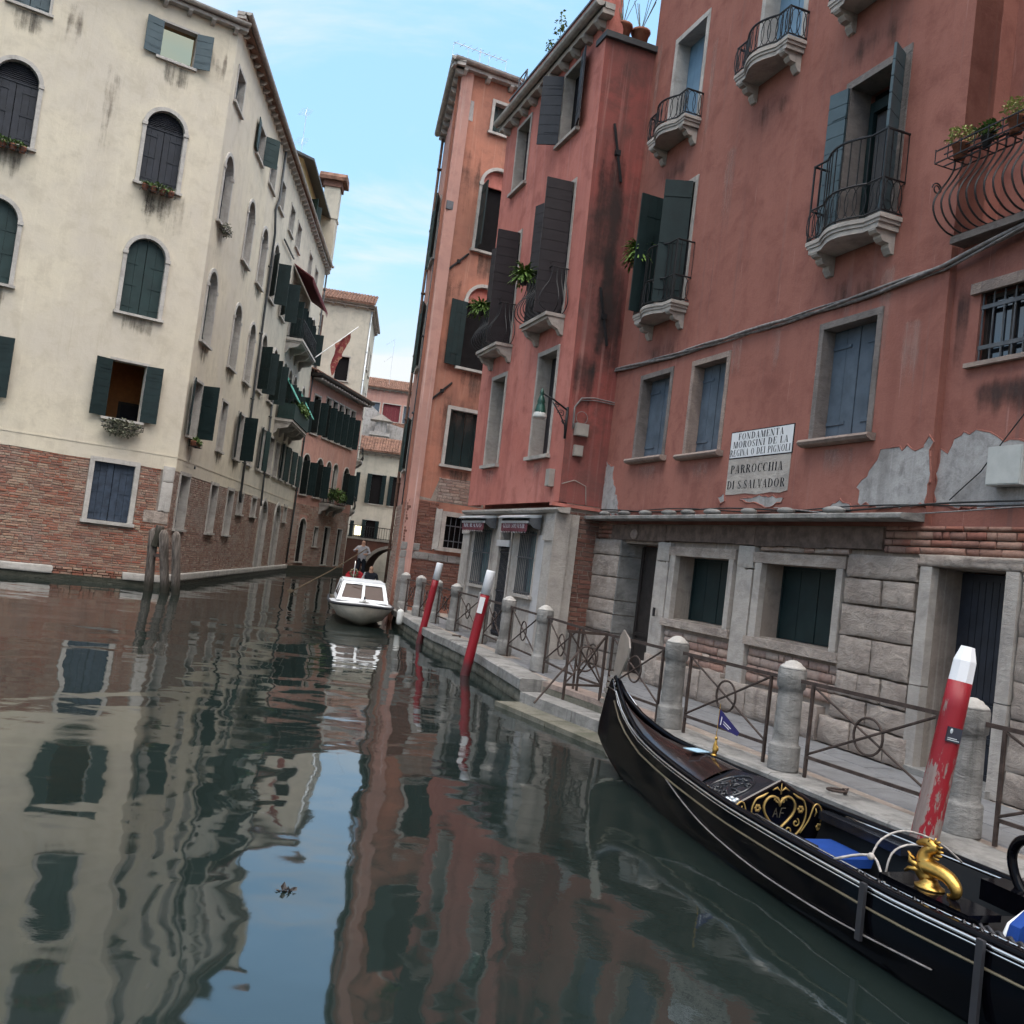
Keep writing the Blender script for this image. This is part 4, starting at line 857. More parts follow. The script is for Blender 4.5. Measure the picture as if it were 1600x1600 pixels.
lettering(sg, RB, 'PARROCCHIA', .92, 2.22, 3.82, .125, y=.012); lettering(sg, RB, 'DI S.SALVADOR', .84, 2.27, 3.585, .125, y=.012)
# ------------------------------------------------------------------ right: rose coloured shop house (leans a little over the canal)
MP = (0.912, 17.966)
MB = frame((*MP, PV), -20) @ RX(-1.146) @ T(0, 0, -PV)
MS = frame(MP, -110)                                     # its flank, facing the camera; x from -.85 (red house) to 0 (corner)
rose = thing('rose_house', frame((*MP, PV), -20), 'narrow rose plastered house with brown shutters above a souvenir shop', 'building')
mo = [(4.0, 4.85, 10.98, 12.58), (1.02, 1.95, 11.08, 12.60), (3.83, 4.88, 7.05, 9.72), (.80, 1.93, 7.12, 9.88), (3.84, 4.74, 4.30, 6.36), (.80, 1.78, 4.32, 6.45)]
wall(0, 5.75, 3.36, 12.95, mo, .35).build('wall', 'stucco_rose', rose, MB)
q = B(); q.box(.25, 6.2, -.4, -.12, 12.95, 13.92); q.build('parapet', 'stucco_rose', rose, MB); B().box(.2, 6.25, -.42, -.09, 13.922, 13.97).build('coping', 'gutter_dark', rose, MB)
for k in range(8): B().box(.9 + k * .62, 1.05 + k * .62, -.13, -.10, 13.07, 13.26).build('drain_slot', 'void', rose, MB)
cornice(rose, MB, -.18, 5.85, 12.97, .36, .10, .62, 'stone_frame', dw=.13)
lx = lambda z: .02 * (z - PV)
q = B(); q.add([(-.95, .0, 3.36), (lx(3.36), .0, 3.36), (lx(12.5), .0, 12.5), (-.95, 0, 12.5)], [(0, 1, 2, 3)]); q.build('flank_wall', 'stucco_rose_sooty', rose, MS @ T(0, .012, 0))
q = B(); q.box(-1.1, .28, -.4, .10, 12.5, 12.62); q.build('flank_gutter', 'gutter_dark', rose, MS)
q = B(); q.add([(-.95, .0, PV), (-.12, .0, PV), (-.12, .0, 3.36), (-.95, 0, 3.36)], [(0, 1, 2, 3)]); q.build('flank_base', 'mortar', rose, MS)
brick_mesh('bricks', brick_rects(-.93, -.14, .95, 3.2, (), .25, .075, .013), 'brick_dark', rose, MS, 0, .02)
B().box(-.95, -.12, 0, .03, PV, .93).build('flank_render', 'stone_grey', rose, MS)
q = B(); q.box(-.95, .2, -.1, .06, 3.27, 3.335); q.build('flank_strip', 'stucco_rose', rose, MS)
for x, z, s in ((-.3, 10.3, 1), (-.42, 7.05, 1)):
    q = B(); q.tube([(x + .16, .05, z + .55), (x - .12, .05, z - .55)], .03, 6); q.box(x - .03, x + .07, .0, .09, z - .05, z + .05); q.build('wall_anchor', 'iron', rose, MS)
stain(rose, MS, -.75, .26, 12.2, 9, 'soot_heavy', .02); stain(rose, MS, -.95, -.1, 9.5, 6, 'soot_heavy', .024); stain(rose, MS, -.5, .2, 7, 3.6, 'soot_heavy', .028)
core = [pt(MB, .02, -.36), pt(MB, 5.7, -.36), pt(MB, 5.7, -7), pt(MB, .02, -7)]
body(rose, core, 0, 12.4, 'stucco_rose')
# windows
window(rose, MB, *mo[0], False, .07, .02, .22, fill='shut', mat='shutter_brown', n=2, smat='stone_frame')
window(rose, MB, *mo[1], False, .07, .02, .22, fill='dark', mat='shutter_slate', leaf=(165, 120), smat='stone_frame')
for i in (2, 3): window(rose, MB, *mo[i], False, .08, .02, .22, fill='dark', mat='shutter_brown', leaf=(86, 165), sill=0, smat='stone_frame')
for i in (4, 5): window(rose, MB, *mo[i], False, .09, .02, .28, fill='shut', mat='shutter_brown', n=2, smat='stone_frame', hinge=False)
for o in mo[4:]: stain(rose, MB, o[0], o[1], o[2] - .07, .8, 'lime_stain')
def belly_balcony(root, F, x0, x1, z):
    s = B(); s.box(x0, x1, -.02, .42, z - .07, z); s.box(x0 + .03, x1 - .03, -.02, .37, z - .13, z - .07); w = s.build('balcony', 'stone_frame', root, F)
    me = B().prism([(-.02, -.42), (.06, -.40), (.12, -.30), (.26, -.24), (.34, -.13), (-.02, -.13)], -.07, .07, 'x').mesh('console', 'stone_frame')
    for x in (x0 + .1, x1 - .1): put('console', me, w, F @ T(x, 0, z))
    r = B(); pr = [(.34, .01), (.50, .08), (.58, .22), (.52, .42), (.40, .62), (.36, .80), (.36, .93)]
    def bar(x, y0, dx, dy): r.tube([(x + dx * (d - .36), y0 + dy * (d - .36) + (0 if dy else 0), z + h) for d, h in pr], .011, 5, k=3)
    for k in range(9): bar(x0 + .05 + (x1 - x0 - .1) * k / 8, .36, 0, 1)
    for sx, dx in ((x0 + .05, -1), (x1 - .05, 1)):
        for y in (.05, .15, .25): bar(sx, y, dx, 0)
    for zz in (.01, .93): r.tube([(x0 + .05, 0, z + zz), (x0 + .05, .36, z + zz), (x1 - .05, .36, z + zz), (x1 - .05, 0, z + zz)], .015, 5)
    for sx in (x0 + .02, x1 - .02): r.tube([(sx, .40 + .05 * cos(a) * (1 - a / 14), z + .98 + .05 * sin(a) * (1 - a / 14)) for a in [k * .6 for k in range(14)]], .008, 4)
    r.build('railing', 'iron', w, F); return w
belly_balcony(rose, MB, 3.62, 5.08, 7.05); belly_balcony(rose, MB, .62, 2.12, 7.12)
# shop front of pale stone
so = [(.92, 1.80, 1.47, 2.78), (2.40, 3.10, PV, 2.80), (3.66, 4.84, 1.49, 2.80)]
SH = frame((*MP, 0), -20) @ T(0, .02, 0)
wall(-.1, 5.75, PV - .1, 3.14, so, .4).build('shopfront', 'stone_frame', rose, SH)
q = B(); q.prism([(-.1, 3.14), (.10, 3.14), (.16, 3.19), (.16, 3.23), (-.1, 3.26)], -.3, 5.8, 'x'); q.build('shop_cornice', 'stone_frame', rose, SH)
q = B(); q.box(-.16, -.1, -.20, .12, PV, 3.14); q.box(-.1, .42, .002, .06, PV, 2.60); q.box(-.12, .46, .004, .09, 2.60, 2.72); q.box(-.1, .42, .004, .07, 2.72, 3.138); q.build('pilaster', 'stone_frame', rose, SH)
q = B(); q.box(5.2, 5.75, .002, .06, PV, 2.66); q.box(5.15, 5.78, .004, .09, 2.66, 2.78); q.box(5.2, 5.75, .004, .07, 2.78, 3.138); q.build('pilaster', 'stone_frame', rose, SH)
B().box(.46, .86, .003, .02, .55, 2.70).build('marble_panel', 'marble_grey', rose, SH)
for i in (0, 2):
    o = so[i]; w = window(rose, SH, *o, False, .07, .03, .2, fill='glass', mat='iron_grey', glassmat='glass_teal', sill=.06, lmat='iron_grey')
    g = B(); n = 9
    for k in range(n): x = o[0] + .04 + (o[1] - o[0] - .08) * k / (n - 1); g.tube([(x, .05, o[2] - .05), (x, .05, o[3])], .010, 5)
    for z in (o[2] + .05, (o[2] + o[3]) / 2 + .1, o[3] - .08): g.box(o[0], o[1], .035, .065, z - .015, z + .015)
    g.build('grille', 'iron_grey', w, SH)
w = window(rose, SH, *so[1], False, .08, .03, .25, fill='glass', mat='iron_grey', sill=0, name='door', lmat='iron_grey'); g = B()
for k in range(9): x = so[1][0] + .04 + .62 * k / 8; g.tube([(x, -.03, PV), (x, -.03, 2.42)], .011, 5)
for z in (.55, 1.45, 2.3): g.box(2.40, 3.10, -.045, -.015, z - .02, z + .02)
g.build('grille', 'shutter_slate', w, SH); B().box(2.33, 3.17, .0, .07, 2.42, 2.56).build('transom', 'marble_grey', w, SH)
B().box(2.2, 3.3, 0, .3, PV - .02, PV + .10).build('step', 'stone_grey', rose, SH)
def awning(x0, x1, text, label):
    a = thing('shop_awning', SH @ T((x0 + x1) / 2, 0, 2.7), label, 'awning')
    q = B(); q.prism([(.05, 3.10), (.30, 3.07), (.42, 3.02), (.42, 3.00), (.05, 3.03)], x0, x1, 'x'); q.build('hood', 'metal_pale', a, SH)
    q = B(); q.tube([(x0 + .02, .22, 2.94), (x1 - .02, .22, 2.94)], .065, 10); q.build('roller', 'gutter_dark', a, SH)
    for x in (x0, x1): B().prism([(.05, 2.80), (.2, 2.82), (.30, 2.9), (.30, 3.0), (.05, 3.05)], x - .015, x + .015, 'x').build('end_bracket', 'iron_grey', a, SH)
    q = B(); q.box(x0 + .04, x1 - .04, .30, .34, 2.90, 2.95); q.build('front_bar', 'metal_pale', a, SH)
    q = B(); n = 10; w = (x1 - x0 - .1) / n; q.box(x0 + .05, x1 - .05, .315, .325, 2.75, 2.92)
    for k in range(n): q.prism([(x0 + .05 + k * w + .01, 2.751), (x0 + .05 + (k + 1) * w - .01, 2.751), (x0 + .05 + (k + .5) * w, 2.70)], .315, .325)
    q.build('valance', 'awning_maroon', a, SH); tr = B()
    for k in range(n): tr.box(x0 + .05 + k * w + w * .3, x0 + .05 + k * w + w * .7, .3255, .328, 2.705, 2.725)
    tr.build('fringe', 'awning_edge', a, SH); lettering(a, SH, text, x0 + .16, x1 - .16, 2.80, .09, 'print_white', .328); return a
GL['U'] = (.74, [[(.08, .25), (.24, .25), (.24, 1), (.08, 1)], [(.60, .25), (.635, .25), (.635, 1), (.60, 1)], [(.08, .25), (.14, .06), (.30, .10), (.24, .25)], [(.14, .06), (.34, 0), (.34, .05), (.30, .10)], [(.34, 0), (.56, .08), (.54, .12), (.34, .05)], [(.56, .08), (.635, .25), (.60, .25), (.54, .12)]])
awning(3.42, 5.12, 'MURANO', 'maroon shop awning with pale lettering over the shop window near the orange house'); awning(.72, 2.32, 'GLASS SOUVENIR', 'maroon shop awning with two word lettering over the shop window near the red house')
# ------------------------------------------------------------------ orange house closing the quay
OC = (-3.062, 27.229)
OF = frame(OC, 65, True); OS = frame(OC, -10)
orange = thing('orange_house', OF @ T(0, 0, PV), 'tall orange plastered house with stained front and arched windows behind the rose house', 'building')
oo = [(-2.05, -1.15, 14.88, 15.8), (-2.12, -1.07, 11.24, 13.78, True), (-2.12, -1.06, 7.66, 10.18, True), (-2.12, -.98, 4.72, 6.38), (-2.12, -1.26, 2.30, 3.23)]
b = wall(-7, -.13, PV - .1, 16.5, oo, .35); b.quad((0, 0, PV - .1), (-.13, 0, PV - .1), (-.13, 0, 16.5), (0, 0, 16.5)); b.build('wall', 'stucco_orange', orange, OF)
exb = [(-2.3, -1.0, 2.1, 3.5), (-.32, 0, 0, 1.9), (-2.2, -.1, 1.9, 2.12)]
brick_mesh('bricks', brick_rects(-2.6, -.02, .5, 3.62, exb, .27, .075, .014), 'brick_dark', orange, OF, .0, .028)
brick_mesh('bricks_upper', brick_rects(-1.95, -.9, 3.64, 4.32, [], .27, .075, .014), 'brick_worn', orange, OF, .0, .02)
B().prism([(-2.4, 3.6), (-.02, 3.6), (-.02, 3.72), (-.72, 3.66), (-.92, 4.30), (-1.95, 4.36), (-2.4, 4.1)], 0, .003).build('bare_mortar', 'mortar', orange, OF)
for a, c, z0, z1 in ((-.33, -.0, PV, 1.85), (-.85, -.0, 1.87, 2.08), (-1.45, -.87, 1.86, 2.07), (-2.1, -1.47, 1.86, 2.07), (-.55, -.0, 2.1, 2.32)): block('corner_block', 'stone_grey', orange, OF, a, c, z0, z1, .05, 0, rough=.08)
window(orange, OF, *oo[0], False, .09, .03, .18, mat='shutter_green', n=4, smat='stone_white')
for i in (1, 2):
    o = oo[i]; w = window(orange, OF, *o[:4], True, .09, .05, .2, fill='dark', mat='shutter_green_dark', leaf=(None, 95 if i == 1 else 175), smat='stone_white', lbd='v', lh=1.95); r = (o[1] - o[0]) / 2
    P = [((o[0] + o[1]) / 2 - r * cos(pi * k / 12), o[3] - r + r * sin(pi * k / 12)) for k in range(13)]; B().prism(P, -.14, -.08).build('tympanum', 'stucco_rose', w, OF); stain(orange, OF, o[0], o[1] + .1, o[2] - .08, 1.4)
window(orange, OF, *oo[3], False, .10, .04, .16, mat='shutter_green_dark', n=4, smat='stone_white', hinge=False); stain(orange, OF, -2.1, -.9, 4.6, .7)
w = window(orange, OF, *oo[4], False, .13, .05, .3, fill='dark', mat='iron', sill=.12, smat='stone_frame'); g = B()
for k in range(6): x = -2.09 + .82 * k / 5; g.tube([(x, .0, 2.3), (x, .0, 3.23)], .013, 5)
for z in (2.5, 2.95): g.box(-2.12, -1.26, -.015, .015, z - .015, z + .015)
g.build('grille', 'iron_grey', w, OF); block('jamb_stone', 'stone_white', w, OF, -1.12, -.93, 2.2, 3.4, .05, 0, rough=.05)
for x, z in ((-.62, 9.9 + .85), (-.62, 6.85)): q = B(); q.tube([(x - .28, .04, z + .3), (x + .28, .04, z - .3)], .03, 6); q.box(x - .05, x + .05, 0, .08, z - .05, z + .05); q.build('wall_anchor', 'iron', orange, OF)
B().prism([(-.5, 15.0), (-.05, 15.05), (-.02, 15.6), (-.48, 15.62)], 0, .008).build('bare_plaster', 'plaster_grey', orange, OF); B().box(-.32, -.02, 0, .06, 12.2, 12.45).build('vent_box', 'iron_grey', orange, OF)
stain(orange, OF, -1.3, .0, 15.4, 5.5, 'soot_soft'); stain(orange, OF, -2.2, -1.0, 16.4, 3, 'soot_soft'); stain(orange, OF, -1.1, 0, 12, 6, 'soot_soft'); stain(orange, OF, -2.3, -1.3, 14.6, 2.4, 'soot_soft'); stain(orange, OF, -2.3, -.2, 8, 4.5, 'soot_soft')
cornice(orange, OF, -5, .35, 16.5, .38, .1, .85, 'stone_white')
oso = [(2.4, 3.3, 11.4, 13.4), (2.4, 3.3, 7.9, 9.9), (2.4, 3.3, 4.6, 6.2)]
wall(0, 4.9, -.5, 16.5, oso, .35).build('canal_wall', 'stucco_pink', orange, OS)
brick_mesh('bricks_canal', brick_rects(.02, 4.9, .3, 3.55, [], .27, .075, .014), 'brick_worn', orange, OS, 0, .02)
for i, o in enumerate(oso): window(orange, OS, *o, False, .08, .03, .15, fill='dark', mat='shutter_green', leaf=(165, 168), smat='stone_white')
cornice(orange, OS, -.35, 5.0, 16.5, .38, .1, .6, 'stone_white'); drainpipe(orange, OS, [(4.6, 16.3), (4.6, 3.2), (4.6, .9)], .05, 'wood_brown'); drainpipe(orange, OS, [(.6, 12), (.75, 5), (.7, 3.4)], .02)
body(orange, [pt(OF, 0, -.36), pt(OF, -7, -.36), pt(OF, -7, -9), pt(OS, 4.9, -.36), pt(OS, .4, -.36)], 0, 16.45, 'stucco_orange')
q = B(); z1, z2 = 16.62, 17.9; A = [Vector((*pt(OF, -7, .3), z1)), Vector((*pt(OF, .3, .3), z1)), Vector((*pt(OS, 5.1, .3), z1))]; C_ = Vector((*pt(OF, -5, -5), z2)); q.add([A[0], A[1], C_], [(0, 1, 2)]); q.add([A[1], A[2], C_], [(0, 1, 2)]); q.build('roof', 'roof_tile', orange, Matrix.Identity(4))
# ------------------------------------------------------------------ far end of the canal
def simple_house(name, label, F, x0, x1, z0, z1, mat, ops, kw=None, depth=6, cor=True, roof=1.2, base=None):
    h = thing(name, F @ T((x0 + x1) / 2, 0, 0), label, 'building')
    wall(x0, x1, z0, z1, ops, .3).build('wall', mat, h, F)
    for i, o in enumerate(ops):
        k = dict(sw=.08, proud=.03, depth=.16, mat='shutter_green_dark', smat='stone_white'); k.update((kw or {}).get(i, (kw or {}).get('all', {})))
        window(h, F, *o[:4], len(o) > 4, **k)
    q = B(); q.box(x0 + .01, x1 - .01, -depth, -.31, z0, z1 - .02); q.build('walls', mat, h, F)
    if cor: cornice(h, F, x0 - .1, x1 + .1, z1, .4, .1, .7, 'stone_frame')
    if roof: tile_roof(h, F, x0 - .25, x1 + .25, z1 + .12, .45, -depth / 2, roof)
    return h
def tile_roof(h, F, x0, x1, z, y0, y1, rise, pitch=.22):
    """roof slope of rounded clay tiles, one rib for each column"""
    b = B(); n = max(2, int((x1 - x0) / pitch)); m = 9
    for i in range(n):
        a = x0 + (x1 - x0) * i / n; w = (x1 - x0) / n
        for j in range(m):
            ya, yb = y0 + (y1 - y0) * j / m, y0 + (y1 - y0) * (j + 1) / m; za, zb = z + rise * j / m + .03, z + rise * (j + 1) / m
            P = [(a + w * (.5 - .5 * cos(pi * k / 4)), w * .42 * sin(pi * k / 4)) for k in range(5)]
            vs = [(p[0], ya, za + p[1]) for p in P] + [(p[0], yb, zb + p[1]) for p in P]; b.add(vs, [(k, k + 1, k + 6, k + 5) for k in range(4)] + [(4, 3, 2, 1, 0)])
    o = b.build('roof_tiles', 'roof_tile', h, F); o['kind'] = 'stuff'
    q = B(); q.add([(x0, y0, z), (x1, y0, z), (x1, y1, z + rise), (x0, y1, z + rise), (x0, y0, z - .06), (x1, y0, z - .06)], [(0, 1, 2, 3), (4, 5, 1, 0)]); q.build('roof', 'roof_tile', h, F); return o
# pink house with roof terrace
PK = frame((-12.68, 54.77), 10.5, True)
pk_ops = [(-1.9, -.9, 8.3, 10.6), (-3.6, -2.8, 8.3, 10.8), (-4.7, -3.9, 8.3, 10.8), (-5.8, -5.0, 8.3, 10.8), (-6.9, -6.1, 8.3, 10.8), (-8.0, -7.2, 8.3, 10.8), (-1.5, -.5, 4.6, 7.0, True), (-3.6, -2.6, 4.6, 7.0, True), (-5.0, -4.2, 4.4, 7.0, True), (-6.2, -5.4, 4.4, 7.0, True), (-8.3, -7.3, 4.6, 7.0, True), (-2.2, -1.2, .6, 3.2, True), (-4.2, -3.6, 1.6, 2.8), (-6.2, -5.3, .5, 2.9), (-8.4, -7.6, .5, 2.9)]
kk = {'all': dict(fill='dark', leaf=(100, 110), lbd='v', lh=2.0)}
for i in (8, 9): kk[i] = dict(fill='glass', mat='stone_white')
for i in range(11, 15): kk[i] = dict(fill='dark')
pink = simple_house('pink_house', 'pink canal house with deep green shutters far down the left bank', PK, -9.4, 0, -.5, 11.7, 'stucco_pink', pk_ops, kk, 6, False, 1.0)
q = B(); q.prism([(-.05, 11.5), (.7, 11.62), (.75, 11.75), (-.05, 11.75)], -9.6, .1, 'x'); q.build('eaves', 'wood_dark', pink, PK); rm = B().box(-.05, .05, 0, .66, 11.40, 11.50).mesh('rafter', 'stone_frame')
for k in range(20): put('rafter', rm, pink, PK @ T(-.25 - k * .47, 0, 0))
brick_mesh('bricks', brick_rects(-9.4, 0, .3, 4.1, [(o[0] - .1, o[1] + .1, o[2] - .1, o[3] + .1) for o in pk_ops], .4, .11, .02), 'brick_worn', pink, PK, .0, .02)
stone_balcony(pink, PK, -6.6, -3.8, 4.35, .7, 3)
B().box(-9.4, .2, -.1, .05, -.5, .35).build('footing', 'stone_wet', pink, PK)
at = thing('roof_terrace', PK @ T(-4.5, -1.6, 12.2), 'dark timber roof terrace with open frame on the far pink house', 'roof terrace')
q = B(); PKT = PK @ T(0, -1.2, 0); posts = [(-.6, 0), (-3.2, 0), (-.6, -2.2), (-3.2, -2.2), (-1.9, 0)]
for x, y in posts: B().box(x - .07, x + .07, y - .07, y + .07, 11.9, 16.0).build('post', 'wood_brown', at, PKT)
for z in (13.2, 14.3, 15.95): B().box(-3.3, -.5, -.05, .05, z - .05, z + .05).build('beam', 'wood_brown', at, PKT)
for z in (13.2, 14.3): B().box(-.65, -.55, -2.2, 0, z - .05, z + .05).build('beam', 'wood_brown', at, PKT)
B().box(-3.4, -.4, -2.4, .1, 13.0, 13.1).build('deck', 'wood_brown', at, PKT)
for x0, x1 in ((-3.2, -1.9), (-1.9, -.6)):
    for s in (0, 1): q = B(); q.tube([(x0, .0, 13.25 if s else 14.25), (x1, .0, 14.25 if s else 13.25)], .04, 4); q.build('brace', 'wood_brown', at, PKT)
# tall cream grey house with tiled hip roof behind it
CGX = (-11.55, 65.1)
CF = frame(CGX, 74, False) if False else frame(CGX, 262, False); CS = frame(CGX, -6, True)
cg = thing('grey_cream_house', CS, 'tall grey cream house with red tiled roof rising behind the pink house', 'building')
wall(0, 7, 0, 18.6, [(1.0, 1.9, 13.2, 14.9)], .3).build('wall', 'stucco_grey_cream', cg, CF); window(cg, CF, 1.0, 1.9, 13.2, 14.9, False, .08, fill='dark', mat='shutter_slate', smat='stone_white'); cornice(cg, CF, -.2, 7, 18.6, .4, .1, .9)
cgo = [(-x - .9, -x, z, z + h) for x in (1.0, 3.0, 5.4) for z, h in ((4.6, 2.0), (8.2, 2.0), (11.6, 1.9), (14.8, 1.7))] + [(-2.2, -1.2, .4, 2.6), (-5.5, -4.5, .4, 2.6)]
wall(-8, 0, -.5, 18.6, cgo, .3).build('canal_wall', 'stucco_grey_cream', cg, CS)
for i, o in enumerate(cgo): window(cg, CS, *o, False, .08, fill='shut', mat=('shutter_sky', 'shutter_blue', 'shutter_green_dark')[i % 3], smat='stone_white')
cornice(cg, CS, -8, .2, 18.6, .4, .1, .7); drainpipe(cg, CS, [(-.2, 18.5), (-.25, 2.5)], .05, 'metal_pale'); stone_balcony(cg, CS, -4.4, -2.4, 8.1, .6, 2); stone_balcony(cg, CS, -2.6, -.6, 4.4, .6, 2)
q = B(); q.prism([pt(CF, .02, -.31), pt(CF, 7, -.31), pt(CF, 7, -8), pt(CS, -8, -.31)], 0, 18.5, 'z'); q.build('walls', 'stucco_grey_cream', cg, Matrix.Identity(4))
tile_roof(cg, CF, -.3, 7.2, 18.75, .45, -4, 1.7)
# closing houses
EF = frame((-14.8, 79), 84, True)
eo = [(-1.4 - .0, -.5, 5.6, 8.1), (-3.6, -2.7, 5.6, 8.1), (-5.3, -4.5, 5.6, 8.1), (-1.4, -.5, 1.6, 4.0), (-3.5, -2.7, 1.4, 4.2)]
end = simple_house('canal_end_house', 'small grey house with tiled eaves closing the canal behind the bridge', EF, -7, 1.5, -.5, 9.9, 'stucco_grey_cream', eo, {'all': dict(fill='dark', leaf=(140, 140))}, 4, True, 1.4)
B().box(-2.5, -1.85, 0, .03, 2.85, 3.6).build('lit_window', 'window_lit', end, EF)
GF = frame((-15.5, 86), 84, True)
g2 = thing('grey_gable_house', GF, 'plain grey gabled wall rising behind the house at the end of the canal', 'building')
B().prism([(-9, 0), (3, 0), (3, 15.6), (-.5, 15.6), (-3.5, 13.4), (-9, 12.4)], -4, 0).build('wall', 'plaster_grey', g2, GF)
ch = thing('stone_chimney', GF @ T(-2.6, 1.2, 11), 'grey stepped chimney stack on the roofs at the canal end', 'chimney'); q = B(); q.box(-3.3, -1.9, .6, 1.8, 9.9, 12.0); q.box(-3.5, -1.7, .4, 2.0, 12.0, 12.35); q.box(-3.1, -2.1, .7, 1.7, 12.35, 13.4); q.build('stack', 'plaster_grey', ch, GF); B().prism([(-3.6, 13.4), (-1.6, 13.4), (-2.6, 13.95)], .4, 2.0).build('cap', 'stone_frame', ch, GF)
TF = frame((-18.5, 108), 84, True)
far = simple_house('far_pink_house', 'distant pale pink house with glazed terrace and tiled roof above the canal end', TF, -9, 3.5, 0, 20.2, 'stucco_pink', [(-7.5, -4.6, 16.6, 18.6), (-4.2, -2.2, 16.6, 18.6), (-1.8, 1.5, 16.6, 18.6)], {'all': dict(fill='shut', mat='shutter_blue', n=6), 1: dict(fill='shut', mat='awning_red', n=4)}, 6, True, 1.6)
tile_roof(far, TF, -9, 2.2, 15.6, 2.4, 0, .8, .3); B().box(-9, 2.2, .1, 2.3, 12.5, 15.5).build('lower_storey', 'stucco_yellow', far, TF)
# right bank beyond the orange house
RF = frame((-3.72, 33.6), -6.2)
simple_house('canal_side_house', 'dark shuttered house on the right bank just past the orange house', RF, 0, 36, -.5, 13, 'stucco_grey_cream', [(x, x + .9, z, z + 1.9) for x in (6, 12, 18) for z in (4.5, 8)], {'all': dict(fill='shut')}, 8)
# little bridge
BF = frame((-12.4, 72), 88, True)
br = thing('stone_bridge', BF, 'small brick arched footbridge with iron railing across the far canal', 'bridge')
n = 14; R_ = 1.95; cx = -3.65; P = [(-5.6, -.5), (-5.6, 2.45), (.6, 2.45), (.6, -.5), (cx + R_, -.5)] + [(cx + R_ * cos(pi * k / n), .05 + R_ * sin(pi * k / n)) for k in range(n + 1)] + [(cx - R_, -.5)]
b = B()
for k in range(n):
    p, q_ = (cx + R_ * cos(pi * k / n), .05 + R_ * sin(pi * k / n)), (cx + R_ * cos(pi * (k + 1) / n), .05 + R_ * sin(pi * (k + 1) / n))
    b.prism([q_, p, (p[0], 2.45), (q_[0], 2.45)], -6, 0)
b.box(cx + R_, .8, -6, 0, -.5, 2.45); b.box(-7.5, cx - R_, -6, 0, -.5, 2.45); b.build('arch_body', 'brick_dark', br, BF)  # body deepened well past the deck to darken the arch opening
q = B(); ring(q, cx, .05, R_ + .005, R_ + .24, -.1, .05, 16); q.build('arch_ring', 'stone_frame', br, BF); B().box(-7.5, .8, -2.5, .08, 2.452, 2.6).build('deck', 'stone_frame', br, BF)
q = B()
for z in (2.66, 3.5): q.box(-5.8, .8, -.03, .03, z - .03, z + .03)
for k in range(34): q.box(-5.75 + k * .19, -5.72 + k * .19, -.015, .015, 2.6, 3.5)
q.build('railing', 'iron', br, BF)
# attic on the balcony palazzo with chimney
AF = LS @ T(0, -.7, 0)
att = thing('roof_attic', AF @ T(-20, 0, 18.4), 'yellow plastered attic with overhanging gutter on the balcony palazzo roof', 'attic')
q = wall(-26, -18.0, 18.2, 21.1, [(-19.8, -19.0, 19.0, 20.4), (-22.6, -21.6, 18.6, 20.4)], .2); q.quad((-18.0, 0, 18.2), (-18.0, -4, 18.2), (-18.0, -4, 22.4), (-18.0, 0, 21.1)); q.box(-26, -18.05, -4, -.25, 18.2, 20.9); q.build('wall', 'stucco_yellow', att, AF)
window(att, AF, -19.8, -19.0, 19.0, 20.4, False, .06, fill='dark', mat='shutter_teal', leaf=None); window(att, AF, -22.6, -21.6, 18.6, 20.4, False, .06, fill='dark', mat='shutter_green', leaf=(110, 120), lbd='v')
q = B(); q.prism([(.6, 20.92), (.6, 21.04), (-4.2, 22.6), (-4.2, 22.46)], -26.2, -17.6, 'x'); q.build('eaves', 'gutter_dark', att, AF)
ch = thing('brick_chimney', AF @ T(-26.5, .4, 18), 'tall plastered chimney with brick cap beside the yellow attic', 'chimney')
q = B(); q.box(-27.0, -26.0, .0, .9, 18.2, 22.9); q.box(-27.05, -25.95, -.05, .95, 21.0, 21.15); q.build('stack', 'stucco_grey_cream', ch, AF); q = B(); q.box(-27.1, -25.9, -.1, 1.0, 22.9, 23.25); q.build('throat', 'brick_dark', ch, AF); q = B(); q.box(-27.3, -25.7, -.35, 1.25, 23.25, 23.45); q.prism([(-27.3, 23.45), (-25.7, 23.45), (-25.9, 23.7), (-27.1, 23.7)], -.35, 1.25); q.build('cap', 'roof_tile', ch, AF)
# antennas
def antenna(F, h, label, kind=0):
    a = thing('tv_antenna', F, label, 'antenna'); B().tube([(0, 0, 0), (0, 0, h)], .018, 5).build('mast', 'metal_pale', a, F)
    q = B()
    if kind == 0:
        for z in (h - .1, h * .62):
            q.tube([(0, 0, z), (.9, .1, z - .75)], .012, 4)
            for k in range(6): u = k / 5; q.tube([(.9 * u - .02, -.3, z - .75 * u), (.9 * u, .35, z - .75 * u)], .007, 4)
    else:
        for z in (h - .1, h - .5):
            q.tube([(-.9, 0, z), (.9, 0, z)], .012, 4)
            for k in range(9): x = -.85 + k * .21; q.tube([(x, -.25, z + .05), (x, .25, z - .05)], .007, 4)
        for x in (-.9, -.3, .4, .9): q.tube([(x, 0, h - .1), (x, 0, h - .55)], .007, 4)
    q.build('elements', 'metal_pale', a, F); return a
antenna(AF @ T(-22.5, -1.0, 21.2), 4.6, 'tall tv antenna mast beside the chimney on the left roofs'); antenna(OF @ T(-.9, -1.2, 16.6), 1.35, 'wide comb shaped tv antenna on the orange house roof', 1)
antenna(TF @ T(-2.5, -1, 21), 5.5, 'distant tv antenna above the far pink house'); 
